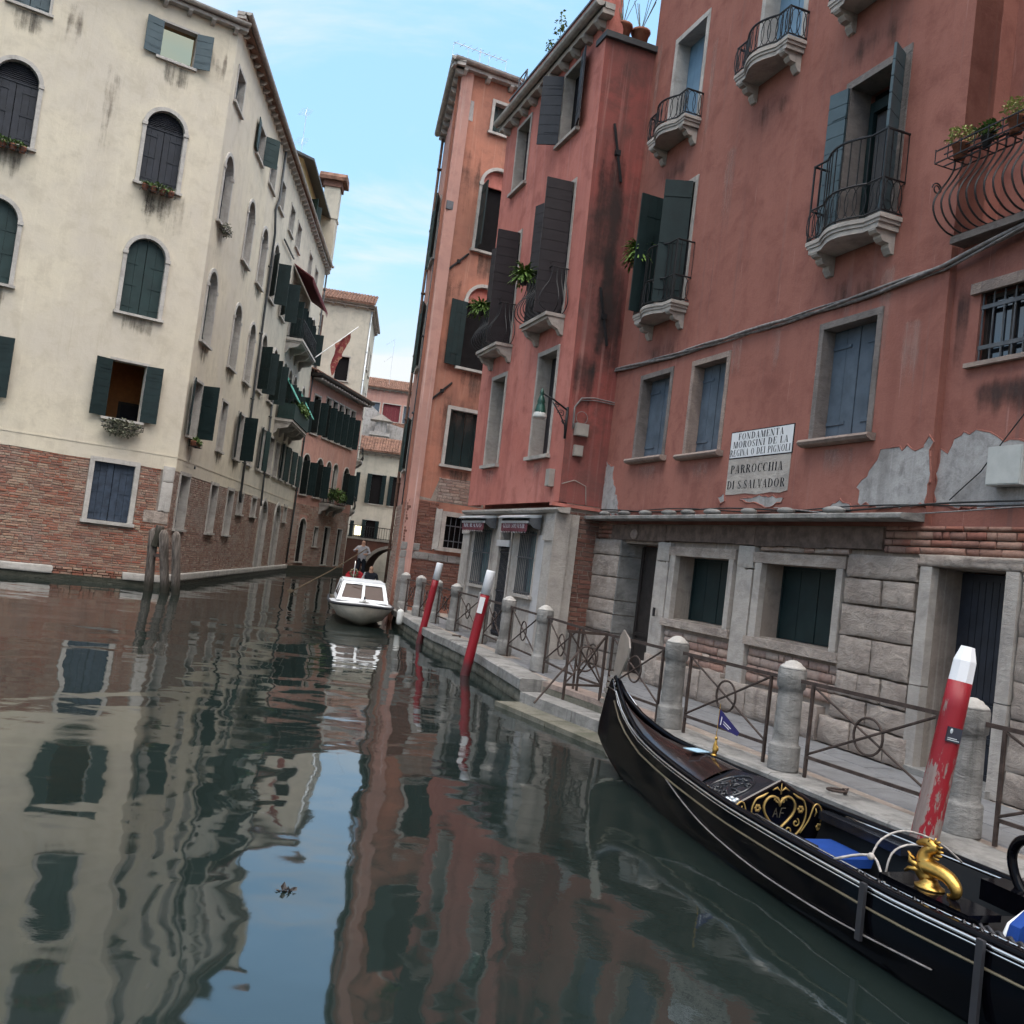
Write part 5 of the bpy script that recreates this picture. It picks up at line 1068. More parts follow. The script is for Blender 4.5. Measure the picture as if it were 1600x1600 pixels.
# awning, flag and canvas blinds on the balcony palazzo
a = thing('red_awning', LS @ T(-19, 0, 14.4), 'narrow dark red awning above the upper balcony on the left', 'awning'); q = B(); q.prism([(.03, 14.95), (.03, 14.9), (1.0, 14.35), (1.0, 14.4)], -22, -15.3, 'x'); q.build('canvas', 'awning_red', a, LS); q = B()
for k in range(22): q.prism([(-22 + k * .305, 14.36), (-21.72 + k * .305, 14.36), (-21.86 + k * .305, 14.1)], .985, .995)
q.build('fringe', 'awning_red', a, LS)
for i, (x, lab) in enumerate(((-15.9, 'pale green canvas blind at the near end of the lower balcony'), (-21.6, 'pale green canvas blind at the far end of the lower balcony'))):
    a = thing('canvas_blind', LS @ T(x, 0, 9), lab, 'blind'); q = B(); q.prism([(.05, 10.0), (.05, 9.96), (.95, 8.55), (.95, 8.6)], x - 1.1, x + .1, 'x'); q.build('canvas', 'canvas_green', a, LS)
f = thing('lion_flag', LS @ T(-22.5, .8, 12.5), 'hanging red and gold flag on a white pole at the upper balcony', 'flag'); q = B(); q.tube([(-22.2, .6, 11.9), (-23.4, 2.6, 14.2)], .03, 6); q.build('pole', 'white_paint', f, LS); q = B(); n = 10
for k in range(n):
    for j in range(6):
        def fp(k, j): u, v = k / n, j / 6; return (-22.75 - .6 * u * .9 + .1 * sin(v * 5 + u * 3), 1.5 + .75 * u * (1 - .45 * v) + .09 * sin(v * 7 + u * 6), 12.93 + .86 * u - (1.5 + .3 * (1 - u)) * v)
        q.quad(fp(k, j), fp(k + 1, j), fp(k + 1, j + 1), fp(k, j + 1))
q.build('cloth', 'flag_red', f, LS, True)
# ------------------------------------------------------------------ water and quay
q = B(); q.quad((-400, -300, 0), (400, -300, 0), (400, 500, 0), (-400, 500, 0)); tag(q.build('water', 'water'), 'dark green canal water mirroring the houses', None, None, 'structure')
EDGE = [(7.6, -4.0), (5.2, 2.55), (3.75, 6.47), (3.33, 7.75), (2.92, 8.88), (2.48, 9.84), (2.07, 10.97), (1.90, 11.55)]
EDG2 = [(.45, 14.27), (.12, 15.6), (-.30, 17.35), (-.80, 18.9), (-1.45, 20.73), (-1.95, 22.6), (-2.50, 24.77), (-3.05, 27.0)]
fon = B().prism([(8.8, -4.2), (7.9, -4.0), (5.5, 2.6), (4.05, 6.5), (3.2, 8.95), (2.3, 11.2), (2.18, 11.6), (.78, 14.3), (.4, 15.6), (-.05, 17.4), (-1.2, 20.8), (-2.3, 24.9), (-2.95, 27.2), (2, 30), (9.5, 30), (14, 4)], -.6, PV - .012, 'z').build('fondamenta', 'mortar')
tag(fon, 'narrow stone paved quay along the right hand houses', None, None, 'structure'); WM[fon.name] = Matrix.Identity(4)
def lerp_poly(P, d):
    for i in range(len(P) - 1):
        a, c = Vector(P[i]), Vector(P[i + 1]); l = (c - a).length
        if d <= l: return a + (c - a) * d / l
        d -= l
    return Vector(P[-1])
def plen(P): return sum((Vector(P[i + 1]) - Vector(P[i])).length for i in range(len(P) - 1))
rk = random.Random(4); random.seed(5)
def edge_run(P):
    L = plen(P); d = 0
    while d < L - .05:
        w = min(rk.uniform(1.1, 1.8), L - d)
        if L - d - w < .5: w = L - d
        a, c = lerp_poly(P, d), lerp_poly(P, d + w); t = (c - a); l = t.length; t.normalize(); n = Vector((-t.y, t.x))          # n points to the canal
        M = Matrix.Identity(4); M[0][0], M[1][0], M[0][1], M[1][1] = t.x, t.y, n.x, n.y; M[0][3], M[1][3] = a.x, a.y
        q = B(); o = rk.uniform(0, .012); z = PV + .006 + rk.uniform(-.004, .004); q.prism([(-.42, z - .2), (-.03, z - .2), (.012 + o, z - .17), (.015 + o, z - .02), (-.01 + o, z), (-.42, z)], .006, l - .006, 'x'); q.build('edge_stone', 'stone_grey', fon, M)
        x = 0
        while x < l - .05:
            ww = min(rk.uniform(.45, .9), l - x); 
            put('quay_block', unit_block('stone_algae', rk.randrange(7), .1), fon, M @ T(x + .008, -.25, -.07) @ Matrix.Diagonal((ww - .016, .25, .26, 1))); put('quay_block', unit_block('stone_wet', rk.randrange(7), .1), fon, M @ T(x + .008, -.25, -.5) @ Matrix.Diagonal((ww - .016, .27, .42, 1))); x += ww
        d += w
edge_run(EDGE); edge_run(EDG2)
# end faces of the quay at the steps and the two steps themselves
def oriented(a, c):
    a, c = Vector(a), Vector(c); t = (c - a).normalized(); n = Vector((-t.y, t.x)); M = Matrix.Identity(4); M[0][0], M[1][0], M[0][1], M[1][1] = t.x, t.y, n.x, n.y; M[0][3], M[1][3] = a.x, a.y; return M, (c - a).length
M, l = oriented((2.16, 11.62), (.80, 14.22))
for k in range(2): B().box(l * k / 2 + .01, l * (k + 1) / 2 - .01, -.05, .40, -.3, .215).build('stair_tread', 'stone_grey', fon, M)
for k in range(2): B().box(l * k / 2 + .01, l * (k + 1) / 2 - .01, .40, .80, -.4, .065).build('stair_tread', 'stone_algae', fon, M)
B().box(0, l, -.35, .015, .0, PV).build('stair_riser', 'stone_algae', fon, M); B().box(0, l, -.36, .02, PV - .07, PV + .004).build('stair_edge', 'stone_sill', fon, M)
# paving: slabs of grey trachyte
smesh = [None] * 4; nsl = 0
for row in range(9):
    y = .10 + row * .46; x = -10.5 + (row % 2) * .35
    while x < 15:
        wd = rk.uniform(.55, 1.05); p = RB @ Vector((x + wd / 2, y + .23, 0)); P = EDGE if p.y < 11.6 else EDG2
        best = 9
        for E_ in (EDGE, EDG2):
            for i in range(len(E_) - 1):
                a, c = Vector(E_[i]), Vector(E_[i + 1]); t = (c - a); u = max(0, min(1, (Vector((p.x, p.y)) - a).dot(t) / t.length_squared)); pr = a + t * u; dd = (Vector((p.x, p.y)) - pr); s = t.x * dd.y - t.y * dd.x
                if dd.length < abs(best): best = dd.length * (1 if s < 0 else -1)
        gap = 11.5 < p.y < 14.3 and (p - Vector((2.16, 11.62, 0))).to_2d().dot(Vector((-.886, -.463))) > -.25
        if best > .50 and not gap and y < 3.2 and nsl < 230:
            k = nsl % 4
            if smesh[k] is None:
                bb = B(); e = .012; bb.add([(0, 0, 0), (1, 0, 0), (1, 1, 0), (0, 1, 0), (e, e * 2, 1), (1 - e, e * 2, 1), (1 - e, 1 - e * 2, 1), (e, 1 - e * 2, 1)], [(4, 5, 6, 7), (0, 1, 5, 4), (1, 2, 6, 5), (2, 3, 7, 6), (3, 0, 4, 7)]); smesh[k] = bb.mesh('paving_slab', 'paving')
            put('paving_slab', smesh[k], fon, RB @ T(x + .005, y + .005, PV - .012) @ Matrix.Diagonal((wd - .010, .45, .012 + rk.uniform(-.002, .003), 1))); nsl += 1
        x += wd
# ------------------------------------------------------------------ bollards and railings
prof = [(.150, 0), (.152, .02), (.150, .24), (.146, .255), (.128, .262), (.126, .30), (.120, .74), (.120, .80), (.138, .815), (.140, .98), (.132, 1.0), (.10, 1.02)]
b0 = B(); b0.lathe(prof, 18); capm = B().lathe([(.135, 1.0), (.12, 1.025), (.085, 1.05), (.08, 1.062), (.03, 1.085), (.005, 1.088)], 16).mesh('cap', 'stone_white', True)
bm = b0.mesh('shaft', 'stone_grey', True)
BOL = [((4.80, 5.75), 'stone bollard at the right edge, behind the golden ornament'), ((3.86, 7.60), 'stone bollard directly behind the worn red mooring pole'), ((2.97, 9.42), 'stone bollard between the two nearest full railing panels'), ((2.15, 11.24), 'stone bollard beside the prow of the near gondola'), ((.75, 15.5), 'stone bollard at the canal steps in front of the rose house'), ((.16, 17.6), 'stone bollard just right of the second red mooring pole'), ((-.34, 19.47), 'stone bollard half hidden behind the second red mooring pole'), ((-1.04, 21.74), 'stone bollard midway between the two distant red poles'), ((-1.61, 23.39), 'stone bollard half hidden behind the farthest red mooring pole'), ((-2.17, 25.1), 'second to last stone bollard towards the white boat'), ((-2.71, 26.29), 'last stone bollard at the foot of the orange house')]
for (x, y), lab in BOL:
    t_ = thing('stone_bollard', T(x, y, PV) @ RZ(rk.uniform(0, 360)), lab, 'bollard', 'stone bollards along the quay'); put('shaft', bm, t_); put('cap', capm, t_)
def railing(a, c, label, r0=.13, r1=.13, inset=.17, mat='iron_rust', zt=.90, group='iron railing panels along the quay'):
    M, l = oriented(a, c); M = T(0, 0, PV) @ M; t_ = thing('quay_railing', M, label, 'railing', group); w = .014
    x0, x1 = r0 + inset, l - r1 - inset; zb = .20
    B().box(r0 - .02, l - r1 + .02, -.010, .010, zt - .018, zt + .018).build('top_rail', mat, t_, M)
    for x in (x0, x1): B().box(x - w, x + w, -w, w, 0, zt - .018).build('post', mat, t_, M)
    B().box(x0 + w, x1 - w, -.011, .011, zb - .015, zb + .015).build('bottom_rail', mat, t_, M)
    for z0, z1, y in ((zt - .03, zb + .03, .002), (zb + .03, zt - .03, -.002)): B().tube([(x0 + w, y, z0), (x1 - w, y, z1)], .0125, 6).build('diagonal', mat, t_, M)
    B().tube([((x0 + x1) / 2 + .165 * cos(a_), .0, (zt + zb) / 2 + .165 * sin(a_)) for a_ in [2 * pi * k / 24 for k in range(24)]], .0125, 6, True).build('ring', mat, t_, M); return t_
bp_ = [p for p, l in BOL]
labs = ['railing panel at the right edge beyond the worn red pole', 'railing panel with ring between the worn red pole and the middle bollard', 'railing panel with ring behind the blue pennant of the gondola']
for i, lab in zip((0, 1, 2), labs): railing(bp_[i], bp_[i + 1], lab)
labs2 = ['railing panel right of the second red pole, before the shop window', 'railing panel crossing behind the second red mooring pole', 'railing panel just left of the second red mooring pole', 'short railing panel just right of the farthest red pole', 'short railing panel just left of the farthest red pole', 'last short railing panel by the orange house corner']
for i, lab in zip(range(4, 10), labs2): railing(bp_[i], bp_[i + 1], lab, inset=.12)
railing((2.15, 11.24), (1.50, 12.85), 'railing panel with ring behind the prow comb, before the door', r1=0, inset=.16); railing((1.22, 13.60), (.75, 15.5), 'railing panel with ring left of the canal steps gate', r0=.02, inset=.12)
gt = railing((1.50, 12.85), (.95, 12.5), 'narrow iron gate leaf swung open over the canal steps', 0, 0, .02); railing((1.22, 13.6), (1.50, 12.87), 'narrow iron railing leaf beside the open gate', 0, 0, .02)
br_ = thing('gate_brace', T(.55, 13.2, .22), 'slanting iron brace standing on the upper canal step', 'brace'); B().tube([(.62, 13.0, .22), (1.18, 13.42, .95)], .016, 6).build('rod', 'iron_rust', br_, Matrix.Identity(4))
for i, (x, y, lab) in enumerate(((3.20, 8.55, 'iron mooring ring on the edge stones before the middle railing'), (-.85, 20.0, 'iron mooring ring on the edge stones between the red poles'))):
    r = thing('mooring_ring', T(x, y, PV + .03), lab, 'mooring ring'); B().tube([(.085 * cos(a), .06 * sin(a), .01) for a in [2 * pi * k / 16 for k in range(16)]], .011, 6, True).build('ring', 'iron_rust', r); B().tube([(.085, 0, -.02), (.10, 0, .035), (.06, 0, .03), (.075, 0, -.02)], .012, 6).build('staple', 'iron_rust', r)
# ------------------------------------------------------------------ red and white mooring poles
def pole(base, top, r0, r1, wh, label, mat, facet=False, group='red mooring poles with white tops'):
    a, c = Vector(base), Vector(top); z = (c - a).normalized(); x = Vector((1, 0, 0)); x = (x - z * x.dot(z)).normalized(); y = z.cross(x); M = Matrix.Identity(4)
    for i in range(3): M[i][0], M[i][1], M[i][2], M[i][3] = x[i], y[i], z[i], a[i]
    L = (c - a).length; t_ = thing('mooring_pole', M, label, 'mooring pole', group); n = 8 if facet else 16; cut = L - wh
    rr = lambda u: r0 + (r1 - r0) * u / L
    B().lathe([(r0 * 1.02, -1.2)] + [(rr(cut * k / 8), cut * k / 8) for k in range(9)], 16, jit=.012).build('shaft', mat, t_, None, True)
    if facet: B().lathe([(rr(cut) + .002, cut), (rr(L) + .002, L - .11), (rr(L) * .62, L)], 8).build('white_top', 'pole_white', t_)
    else: B().lathe([(rr(cut) + .004, cut), (rr(L), L - .02), (rr(L) * .93, L)], 16).build('white_top', 'pole_white', t_, None, True)
    return t_
pole((-1.74, 21.7, 0), (-1.50, 21.75, 1.88), .082, .078, .40, 'farthest red and white mooring pole, beside the white boat', 'pole_red')
p2_ = pole((-.475, 16.9, 0), (-.24, 16.95, 1.90), .088, .083, .44, 'second red and white mooring pole, in front of the rose house shop', 'pole_red')
q = B(); q.box(-.075, .02, -.10, -.08, 1.13, 1.42); q.build('notice', 'sign_white', p2_)
p3_ = pole((3.30, 7.12, 0), (3.565, 7.17, 1.875), .108, .083, .27, 'nearest red mooring pole with peeling paint and chipped white tip', 'pole_red_worn', True)
q = B(); q.box(-.055, .05, -.102, -.08, 1.17, 1.28); q.build('plaque', 'plaque', p3_); q = B(); q.box(-.05, .02, -.1035, -.102, 1.195, 1.201); q.box(-.05, .04, -.1035, -.102, 1.182, 1.188); q.ball((-.03, -.102, 1.25), .014, 6, 4, (.8, .2, 1.4)); q.build('plaque_print', 'metal_pale', p3_)
# old timber piles by the palazzo corner
PIL = [((-10.15, 27.45), (-10.15, 27.1), 1.70, .135, 'left weathered mooring pile of the cluster at the palazzo corner'), ((-9.55, 27.45), (-9.82, 27.0), 1.68, .135, 'middle weathered mooring pile leaning into the cluster'), ((-9.25, 27.4), (-9.42, 26.9), 1.68, .125, 'right weathered mooring pile standing apart from the cluster')]
for (bx, by), (tx, ty), h, r, lab in PIL:
    t_ = thing('timber_pile', T(bx, by, 0), lab, 'pile', 'old timber piles'); q = B(); n = 8
    q.tube([(0 + (tx - bx) * u, (ty - by) * u, -1 + (h + 1) * u) for u in [k / 6 for k in range(7)]] + [((tx - bx) * 1.02, (ty - by) * 1.02, h + .12)], [r * rk.uniform(.92, 1.06) for _ in range(7)] + [r * .45], 10); q.build('trunk', 'old_wood', t_, None, True)
t_ = thing('pile_cap', T(-10.0, 27.1, 1.55), 'short block wedged between the tops of the leaning piles', 'pile', 'old timber piles'); q = B(); q.tube([(-.06, 0, -.25), (.02, 0, .35)], [.13, .12], 9); q.build('trunk', 'old_wood', t_); B().box(-.05, .25, -.05, .06, -.55, -.45).build('tie', 'iron_rust', t_)
# ------------------------------------------------------------------ gondolas
def itp(u, Tb):
    if u <= Tb[0][0]: return Tb[0][1]
    for (a, x), (c, y) in zip(Tb, Tb[1:]):
        if u <= c:
            k = (u - a) / (c - a); return x + (y - x) * k
    return Tb[-1][1]
def sm(u, Tb):
    d = .25 if u > 1.2 else .05
    return (itp(u - d, Tb) + 2 * itp(u, Tb) + itp(u + d, Tb)) / 4
gB = [(-.3, .02), (0, .04), (.5, .13), (1, .22), (2, .39), (3, .52), (4, .61), (5, .66), (6, .66), (8, .5), (9.5, .28), (10.8, .05)]
gH = [(-.27, .34), (-.22, .52), (-.18, .66), (-.1, .86), (-.02, 1.0), (.06, .94), (.18, .82), (.35, .71), (.65, .60), (1.1, .505), (1.7, .46), (2.2, .44), (3, .41), (4, .41), (5, .415), (5.6, .44), (7, .48), (9, .62), (10.8, 1.15)]
gZ = [(-.27, .32), (-.2, .27), (-.1, .21), (0, .16), (.2, .10), (.5, .03), (.8, -.03), (1.5, -.12), (8, -.13), (9.5, 0), (10.8, .8)]
US = [-.25, -.22, -.18, -.14, -.1, -.06, -.02, .03, .1, .18, .28, .4, .55, .7, .9, 1.1, 1.4, 1.7, 2, 2.4, 2.8, 3.2, 3.6, 4, 4.5, 5, 5.5, 6, 6.5, 7, 7.5, 8, 8.5, 9, 9.5, 10, 10.4, 10.8]
def section(u):
    b, h, z = sm(u, gB), sm(u, gH), sm(u, gZ); z = min(z, h - .06)
    return [(b, h), (b * 1.0, h - (h - z) * .3), (b * .965, h - (h - z) * .62), (b * .88, z + (h - z) * .12), (b * .74, z), (0, z - .01)]
def hull_mesh():
    q = B(); n = 6; rows = []
    for u in US:
        S_ = section(u); rows.append([(u, -y, z) for y, z in S_] + [(u, y, z) for y, z in S_[-2::-1]])
    m = len(rows[0])
    for r in rows: q.v += r
    for i in range(len(rows) - 1):
        for k in range(m - 1): a = i * m + k; q.f.append((a, a + 1, a + m + 1, a + m)); q.m.append(0)
    q.f.append(tuple(range(m - 1, -1, -1))); q.m.append(0); return q.mesh('hull', 'gondola_black', True)
HULL = hull_mesh()
def strip(u0, u1, side, off_y, off_z, r, mat, name, parent, n=40, zf=None, sec=5):
    P = [(u0 + (u1 - u0) * k / n) for k in range(n + 1)]; return B().tube([(u, side * (sm(u, gB) + off_y), sm(u, gH) + off_z) for u in P], r, sec).build(name, mat, parent, None, True)
def ferro(parent):
    q = B(); P = [(.06, .98), (.14, 1.10), (.21, 1.22), (.24, 1.33), (.20, 1.43), (.06, 1.51), (.0, 1.44), (-.03, 1.32), (-.05, 1.18), (-.07, 1.06)]
    z = 1.03; xs_ = lambda z: -.02 - (1.0 - z) * .49
    for k in range(6): x_ = xs_(z) - .035; P += [(x_, z), (x_ - .11, z - .004), (x_ - .115, z - .044), (x_ - .02, z - .05)]; z -= .066
    P += [(-.235, .60), (-.272, .42), (-.255, .29), (-.02, .13), (.2, .07), (.2, .09), (0, .155), (-.21, .31), (-.235, .42), (-.20, .62), (-.12, .82), (-.04, .97)]
    q.prism(P, -.009, .009); return q.build('prow_comb', 'steel', parent)
def gondola(F, label, detail=True):
    g = thing('gondola', F, label, 'boat'); put('hull', HULL, g)
    ferro(g)
    for s in (-1, 1):
        strip(-.1, 10.6, s, -.004, .012, .0105, 'chrome', 'gunwale_strip', g); strip(0, 10.4, s, -.05, .022, .028, 'gondola_black', 'gunwale', g)
        if detail: strip(.02, 10.4, s, .002, -.012, .0055, 'chrome', 'gunwale_strip', g); strip(.15, 10, s, .004, -.105, .0085, 'gold_dull', 'rubbing_strake', g)
    # fore deck with a raised ridge
    q = B(); us = [.05, .12, .2, .35, .5, .7, .9, 1.1, 1.4, 1.7, 2.0, 2.2, 2.36]
    m = 9
    for u in us:
        b, h = sm(u, gB) - .06, sm(u, gH); b = max(b, .012)
        for k in range(m): y = -b + 2 * b * k / (m - 1); q.v.append((u, y, h - .035 + (.02 + .145 * min(1, u / 2.0)) * (1 - (abs(y) / b) ** 1.6)))
    for i in range(len(us) - 1):
        for k in range(m - 1): a = i * m + k; q.f.append((a, a + m, a + m + 1, a + 1)); q.m.append(0)
    q.build('fore_deck', 'gondola_deck', g, None, True)
    if not detail:
        B().box(3, 8, -.4, .4, .1, .45).build('interior', 'gondola_inside', g); return g
    # carved deck panel and painted bulkhead
    zc = lambda u: sm(u, gH) + .135
    q = B(); q.add([(2.35, -sm(2.35, gB) + .06, sm(2.35, gH) - .03), (2.98, -sm(2.98, gB) + .06, sm(2.98, gH) - .03), (2.98, 0, zc(2.98) + .06), (2.35, 0, zc(2.35) - .01), (2.35, sm(2.35, gB) - .06, sm(2.35, gH) - .03), (2.98, sm(2.98, gB) - .06, sm(2.98, gH) - .03)], [(0, 1, 2, 3), (3, 2, 5, 4)]); q.build('carved_panel', 'gondola_carved', g)
    def dk(u, y):                                          # height of that panel
        b = sm(u, gB) - .06; k = abs(y) / b; return (zc(u) + (.06 if u > 2.9 else -.01 + .07 * (u - 2.35) / .63)) * (1 - k) + (sm(u, gH) - .03) * k
    rr = random.Random(8); q = B()
    for s in (-1, 1):
        q.tube([(2.67 + .19 * sin(a), s * (.235 + .185 * cos(a)), dk(2.67 + .19 * sin(a), .235 + .185 * cos(a)) + .008) for a in [2 * pi * k / 20 for k in range(20)]], .012, 5, True)
        for k in range(46):
            a, r = rr.uniform(0, 6.28), rr.uniform(0, 1) ** .5; u, y = 2.67 + .165 * r * sin(a), s * (.235 + .155 * r * cos(a)); th = rr.uniform(0, 6.28); l = rr.uniform(.02, .045)
            q.tube([(u + l * cos(th) * f, y + l * sin(th) * f, dk(u, y) + .004 + .014 * (1 - abs(f))) for f in (-1, -.4, .3, 1)], [.002, .008, .009, .002], 5)
    q.build('carving', 'gondola_carved', g, None, True)
    q = B(); b = sm(2.98, gB) - .07; q.prism([(-b, .10), (b, .10), (b, sm(2.98, gH) - .03), (0, zc(2.98) + .065), (-b, sm(2.98, gH) - .03)], 2.98, 3.015, 'x'); q.build('bulkhead', 'gondola_black', g)
    for s in (-1, 1): B().tube([(3.0, s * (b + .01), sm(2.98, gH) - .02), (3.0, 0, zc(2.98) + .075)], .014, 6).build('bulkhead_rim', 'gondola_deck', g)
    # gilded emblem: heart, scrolls, flowers
    X = 3.021; q = B(); cz = .375; k_ = .15
    def H(t): return (k_ * .062 * 16 * sin(t) ** 3, cz + .01 + k_ * .068 * (13 * cos(t) - 5 * cos(2 * t) - 2 * cos(3 * t) - cos(4 * t)))
    q.tube([(X, *H(2 * pi * i / 40)) for i in range(40)], .011, 5, True)
    for s in (-1, 1):
        def sp(cy, cz_, r, a0, turns, sg=1, t=.006): q.tube([(X, s * (cy + r * (1 - i / 26) * cos(a0 + sg * turns * 2 * pi * i / 20)), cz_ + r * (1 - i / 26) * sin(a0 + sg * turns * 2 * pi * i / 20)) for i in range(21)], t, 5)
        sp(.03, cz + .10, .028, 0, 1.1); sp(.10, cz - .13, .04, 3, 1.2); sp(.17, cz - .07, .035, 1.2, 1.1, -1)
        q.tube([(X, s * y, z) for y, z in ((.02, cz - .19), (.12, cz - .20), (.22, cz - .12), (.26, cz + .0), (.23, cz + .10), (.17, cz + .13), (.12, cz + .16))], [.004, .008, .009, .007, .008, .012, .003], 5, k=4)
        q.tube([(X, s * y, z) for y, z in ((.22, cz - .15), (.29, cz - .05), (.33, cz + .06), (.37, cz + .08), (.41, cz + .03), (.41, cz - .06))], .0065, 5, k=4)
        for y, z in ((.205, cz + .035), (.40, cz - .10)):
            for a in range(6): q.ball((X, s * (y + .02 * cos(a * 1.047)), z + .02 * sin(a * 1.047)), .014, 6, 4, (.4, 1, 1))
        q.tube([(X, s * y, z) for y, z in ((0, cz + .17), (.04, cz + .20), (.08, cz + .18))], [.003, .010, .003], 5); q.tube([(X, s * y, z) for y, z in ((.345, cz - .02), (.36, cz + .02), (.35, cz + .05))], [.003, .008, .003], 5)
    q.tube([(X, 0, cz + .15), (X, 0, cz + .235)], [.008, .002], 5); q.build('gilded_emblem', 'gold_paint', g, None, True)
    q = B()
    for P in (((-.055, -.03), (-.03, .04), (-.012, -.03)), ((-.045, -.005), (-.018, -.005)), ((.02, .04), (.012, 0), (.008, -.035)), ((.02, .04), (.06, .042)), ((.012, .002), (.045, .004))): q.tube([(X, y, cz + .0 + z) for y, z in P], .0035, 4)
    q.build('monogram', 'gold_dull', g)
    # silver crest and number on the near shoulder
    q = B(); c = (2.92, -sm(2.92, gB) + .13, sm(2.92, gH) + .025)
    for a in range(7): q.ball((c[0] + .03 * cos(a * .9), c[1] + .04 * sin(a * .9), c[2] + .01 * (a % 2)), .022, 6, 4, (1, 1, .7))
    q.build('silver_crest', 'metal_pale', g, None, True)
    D_ = {'8': [((0, 0), (1, 0)), ((1, 0), (1, 2)), ((1, 2), (0, 2)), ((0, 2), (0, 0)), ((0, 1), (1, 1))], '5': [((1, 2), (0, 2)), ((0, 2), (0, 1)), ((0, 1), (1, 1)), ((1, 1), (1, 0)), ((1, 0), (0, 0))], '7': [((0, 2), (1, 2)), ((1, 2), (.4, 0))]}
    q = B(); kx = .024
    for i, d in enumerate('857'):
        for (a, c_), (e, f_) in D_[d]:
            def dp(px, pz): u = 2.46 + (i * 1.6 + px) * kx; y = -sm(u, gB) + .085 + pz * kx; return (u, y, dk(u, y) + .006)
            q.tube([dp(a, c_), dp(e, f_)], .005, 4)
    q.build('number', 'metal_pale', g)
    # cockpit: floor, lining, cushions, seats
    q = B(); us = [3.02 + .3 * i for i in range(20)]
    for i in range(len(us) - 1):
        for s in (-1, 1):
            a, c_ = us[i], us[i + 1]; ba, bc = sm(a, gB) - .075, sm(c_, gB) - .075
            q.quad((a, s * ba, sm(a, gH) + .0), (c_, s * bc, sm(c_, gH) + .0), (c_, s * bc * .8, .08), (a, s * ba * .8, .08))
        q.quad((us[i], -(sm(us[i], gB) - .075) * .8, .08), (us[i + 1], -(sm(us[i + 1], gB) - .075) * .8, .08), (us[i + 1], (sm(us[i + 1], gB) - .075) * .8, .08), (us[i], (sm(us[i], gB) - .075) * .8, .08))
    q.build('cockpit', 'gondola_inside', g)
    for s in (-1, 1): strip(3.3, 8.6, s, -.13, .03, .008, 'chrome', 'coaming_strip', g, 24); B().box(3.05, 3.95, s * .36, s * .52, .35, .415).build('side_deck', 'gondola_carved', g)
    B().prism([(-.26, .17), (.36, .17), (.38, .235), (-.24, .235)], 3.2, 3.68, 'x').build('seat_cushion', 'cushion_blue', g)
    q = B(); q.box(4.72, 5.3, -.48, -.28, .33, .45); q.box(4.68, 5.36, -.50, -.26, .45, .49); q.build('arm_block', 'gondola_black', g); q = B(); q.box(4.7, 5.5, .30, .50, .33, .46); q.build('arm_block', 'gondola_black', g)
    q = B(); q.prism([(-.34, .34), (-.30, .48), (-.16, .58), (.06, .60), (.22, .52), (.30, .38), (.26, .32)], 5.45, 5.52, 'x'); q.build('chair_back', 'cushion_blue', g)
    B().tube([(5.435, y, z) for y, z in ((-.34, .35), (-.28, .47), (-.14, .55), (.06, .57), (.2, .49))], .016, 6).build('chair_piping', 'white_paint', g, None, True)
    q = B(); q.box(5.15, 5.9, -.36, .36, .30, .40); q.build('chair_seat', 'gondola_inside', g)
    q = B(); q.ball((5.62, .34, .50), .13, 10, 8, (1, .7, 1.1)); q.ball((5.75, -.15, .44), .14, 10, 8, (1.3, 1, .9)); q.build('draped_cover', 'canvas_dark', g, None, True)
    # black scrolled chair arm with heart cut-out
    q = B(); P = [(.0, .0), (-.16, .10), (-.24, .28), (-.20, .42), (-.08, .47), (.02, .40), (.05, .36), (.10, .41), (.22, .46), (.34, .38), (.38, .22), (.30, .12), (.36, .06)]
    q.tube([(5.05 + a * 1.0, .42, .38 + z * .85) for a, z in P], .032, 8, k=4); q.build('chair_arm', 'gondola_black', g, None, True)
    # twisted black cord along the coaming and the carved near rail
    q = B()
    for ph in (0, pi): q.tube([(4.9 + .012 * i, -.40 + .013 * cos(i * .55 + ph), .43 + .013 * sin(i * .55 + ph)) for i in range(150)], .013, 5)
    q.build('twisted_cord', 'rubber', g, None, True); q = B(); rr = random.Random(3)
    for i in range(34): u = 4.5 + i * .06; q.tube([(u, -sm(u, gB) + .10 + rr.uniform(-.02, .02), sm(u, gH) + .02), (u + .03, -sm(u, gB) + .11 + rr.uniform(-.02, .02), sm(u, gH) + .04), (u + .06, -sm(u, gB) + .10, sm(u, gH) + .02)], .007, 4)
    q.build('carved_rail', 'gondola_carved', g)
    for u in (4.75, 5.62): h = sm(u, gH); B().box(u - .022, u + .022, -sm(u, gB) - .035, -sm(u, gB) - .012, h - .30 if u < 5 else h - .42, h + .035).build('fender_board', 'rubber', g)
    q = B(); q.tube([(u, -sm(u, gB) * k_ - .008, z) for u, z, k_ in ((1.9, .34, 1.0), (2.3, .25, .995), (2.8, .17, .985), (3.5, .12, .975), (4.2, .12, .975), (4.7, .14, .98), (5.3, .18, .985))], .006, 5, k=4); q.build('hull_line', 'cable_grey', g, None, True)
    q = B(); q.tube([(4.30, -.52, .44), (4.40, -.42, .50), (4.48, -.36, .51), (4.58, -.38, .43), (4.66, -.42, .40)], .009, 6, k=4); q.ball((4.47, -.38, .515), .024, 8, 6); q.tube([(4.47, -.38, .51), (4.46, -.30, .62), (4.44, -.1, .67), (4.42, .2, .60), (4.43, .42, .47)], .007, 6, k=4); q.tube([(4.54, -.32, .40), (4.55, -.29, .56), (4.56, -.15, .62), (4.55, .1, .58)], .007, 6, k=4); q.build('mooring_rope', 'rope', g, None, True)
    return g
GO = Vector((1.36, 10.4, 0)); ga = rad(-20); GX = Vector((-sin(ga), -cos(ga), 0)); GY = Vector((0, 0, 1)).cross(GX)
GM = Matrix.Identity(4)
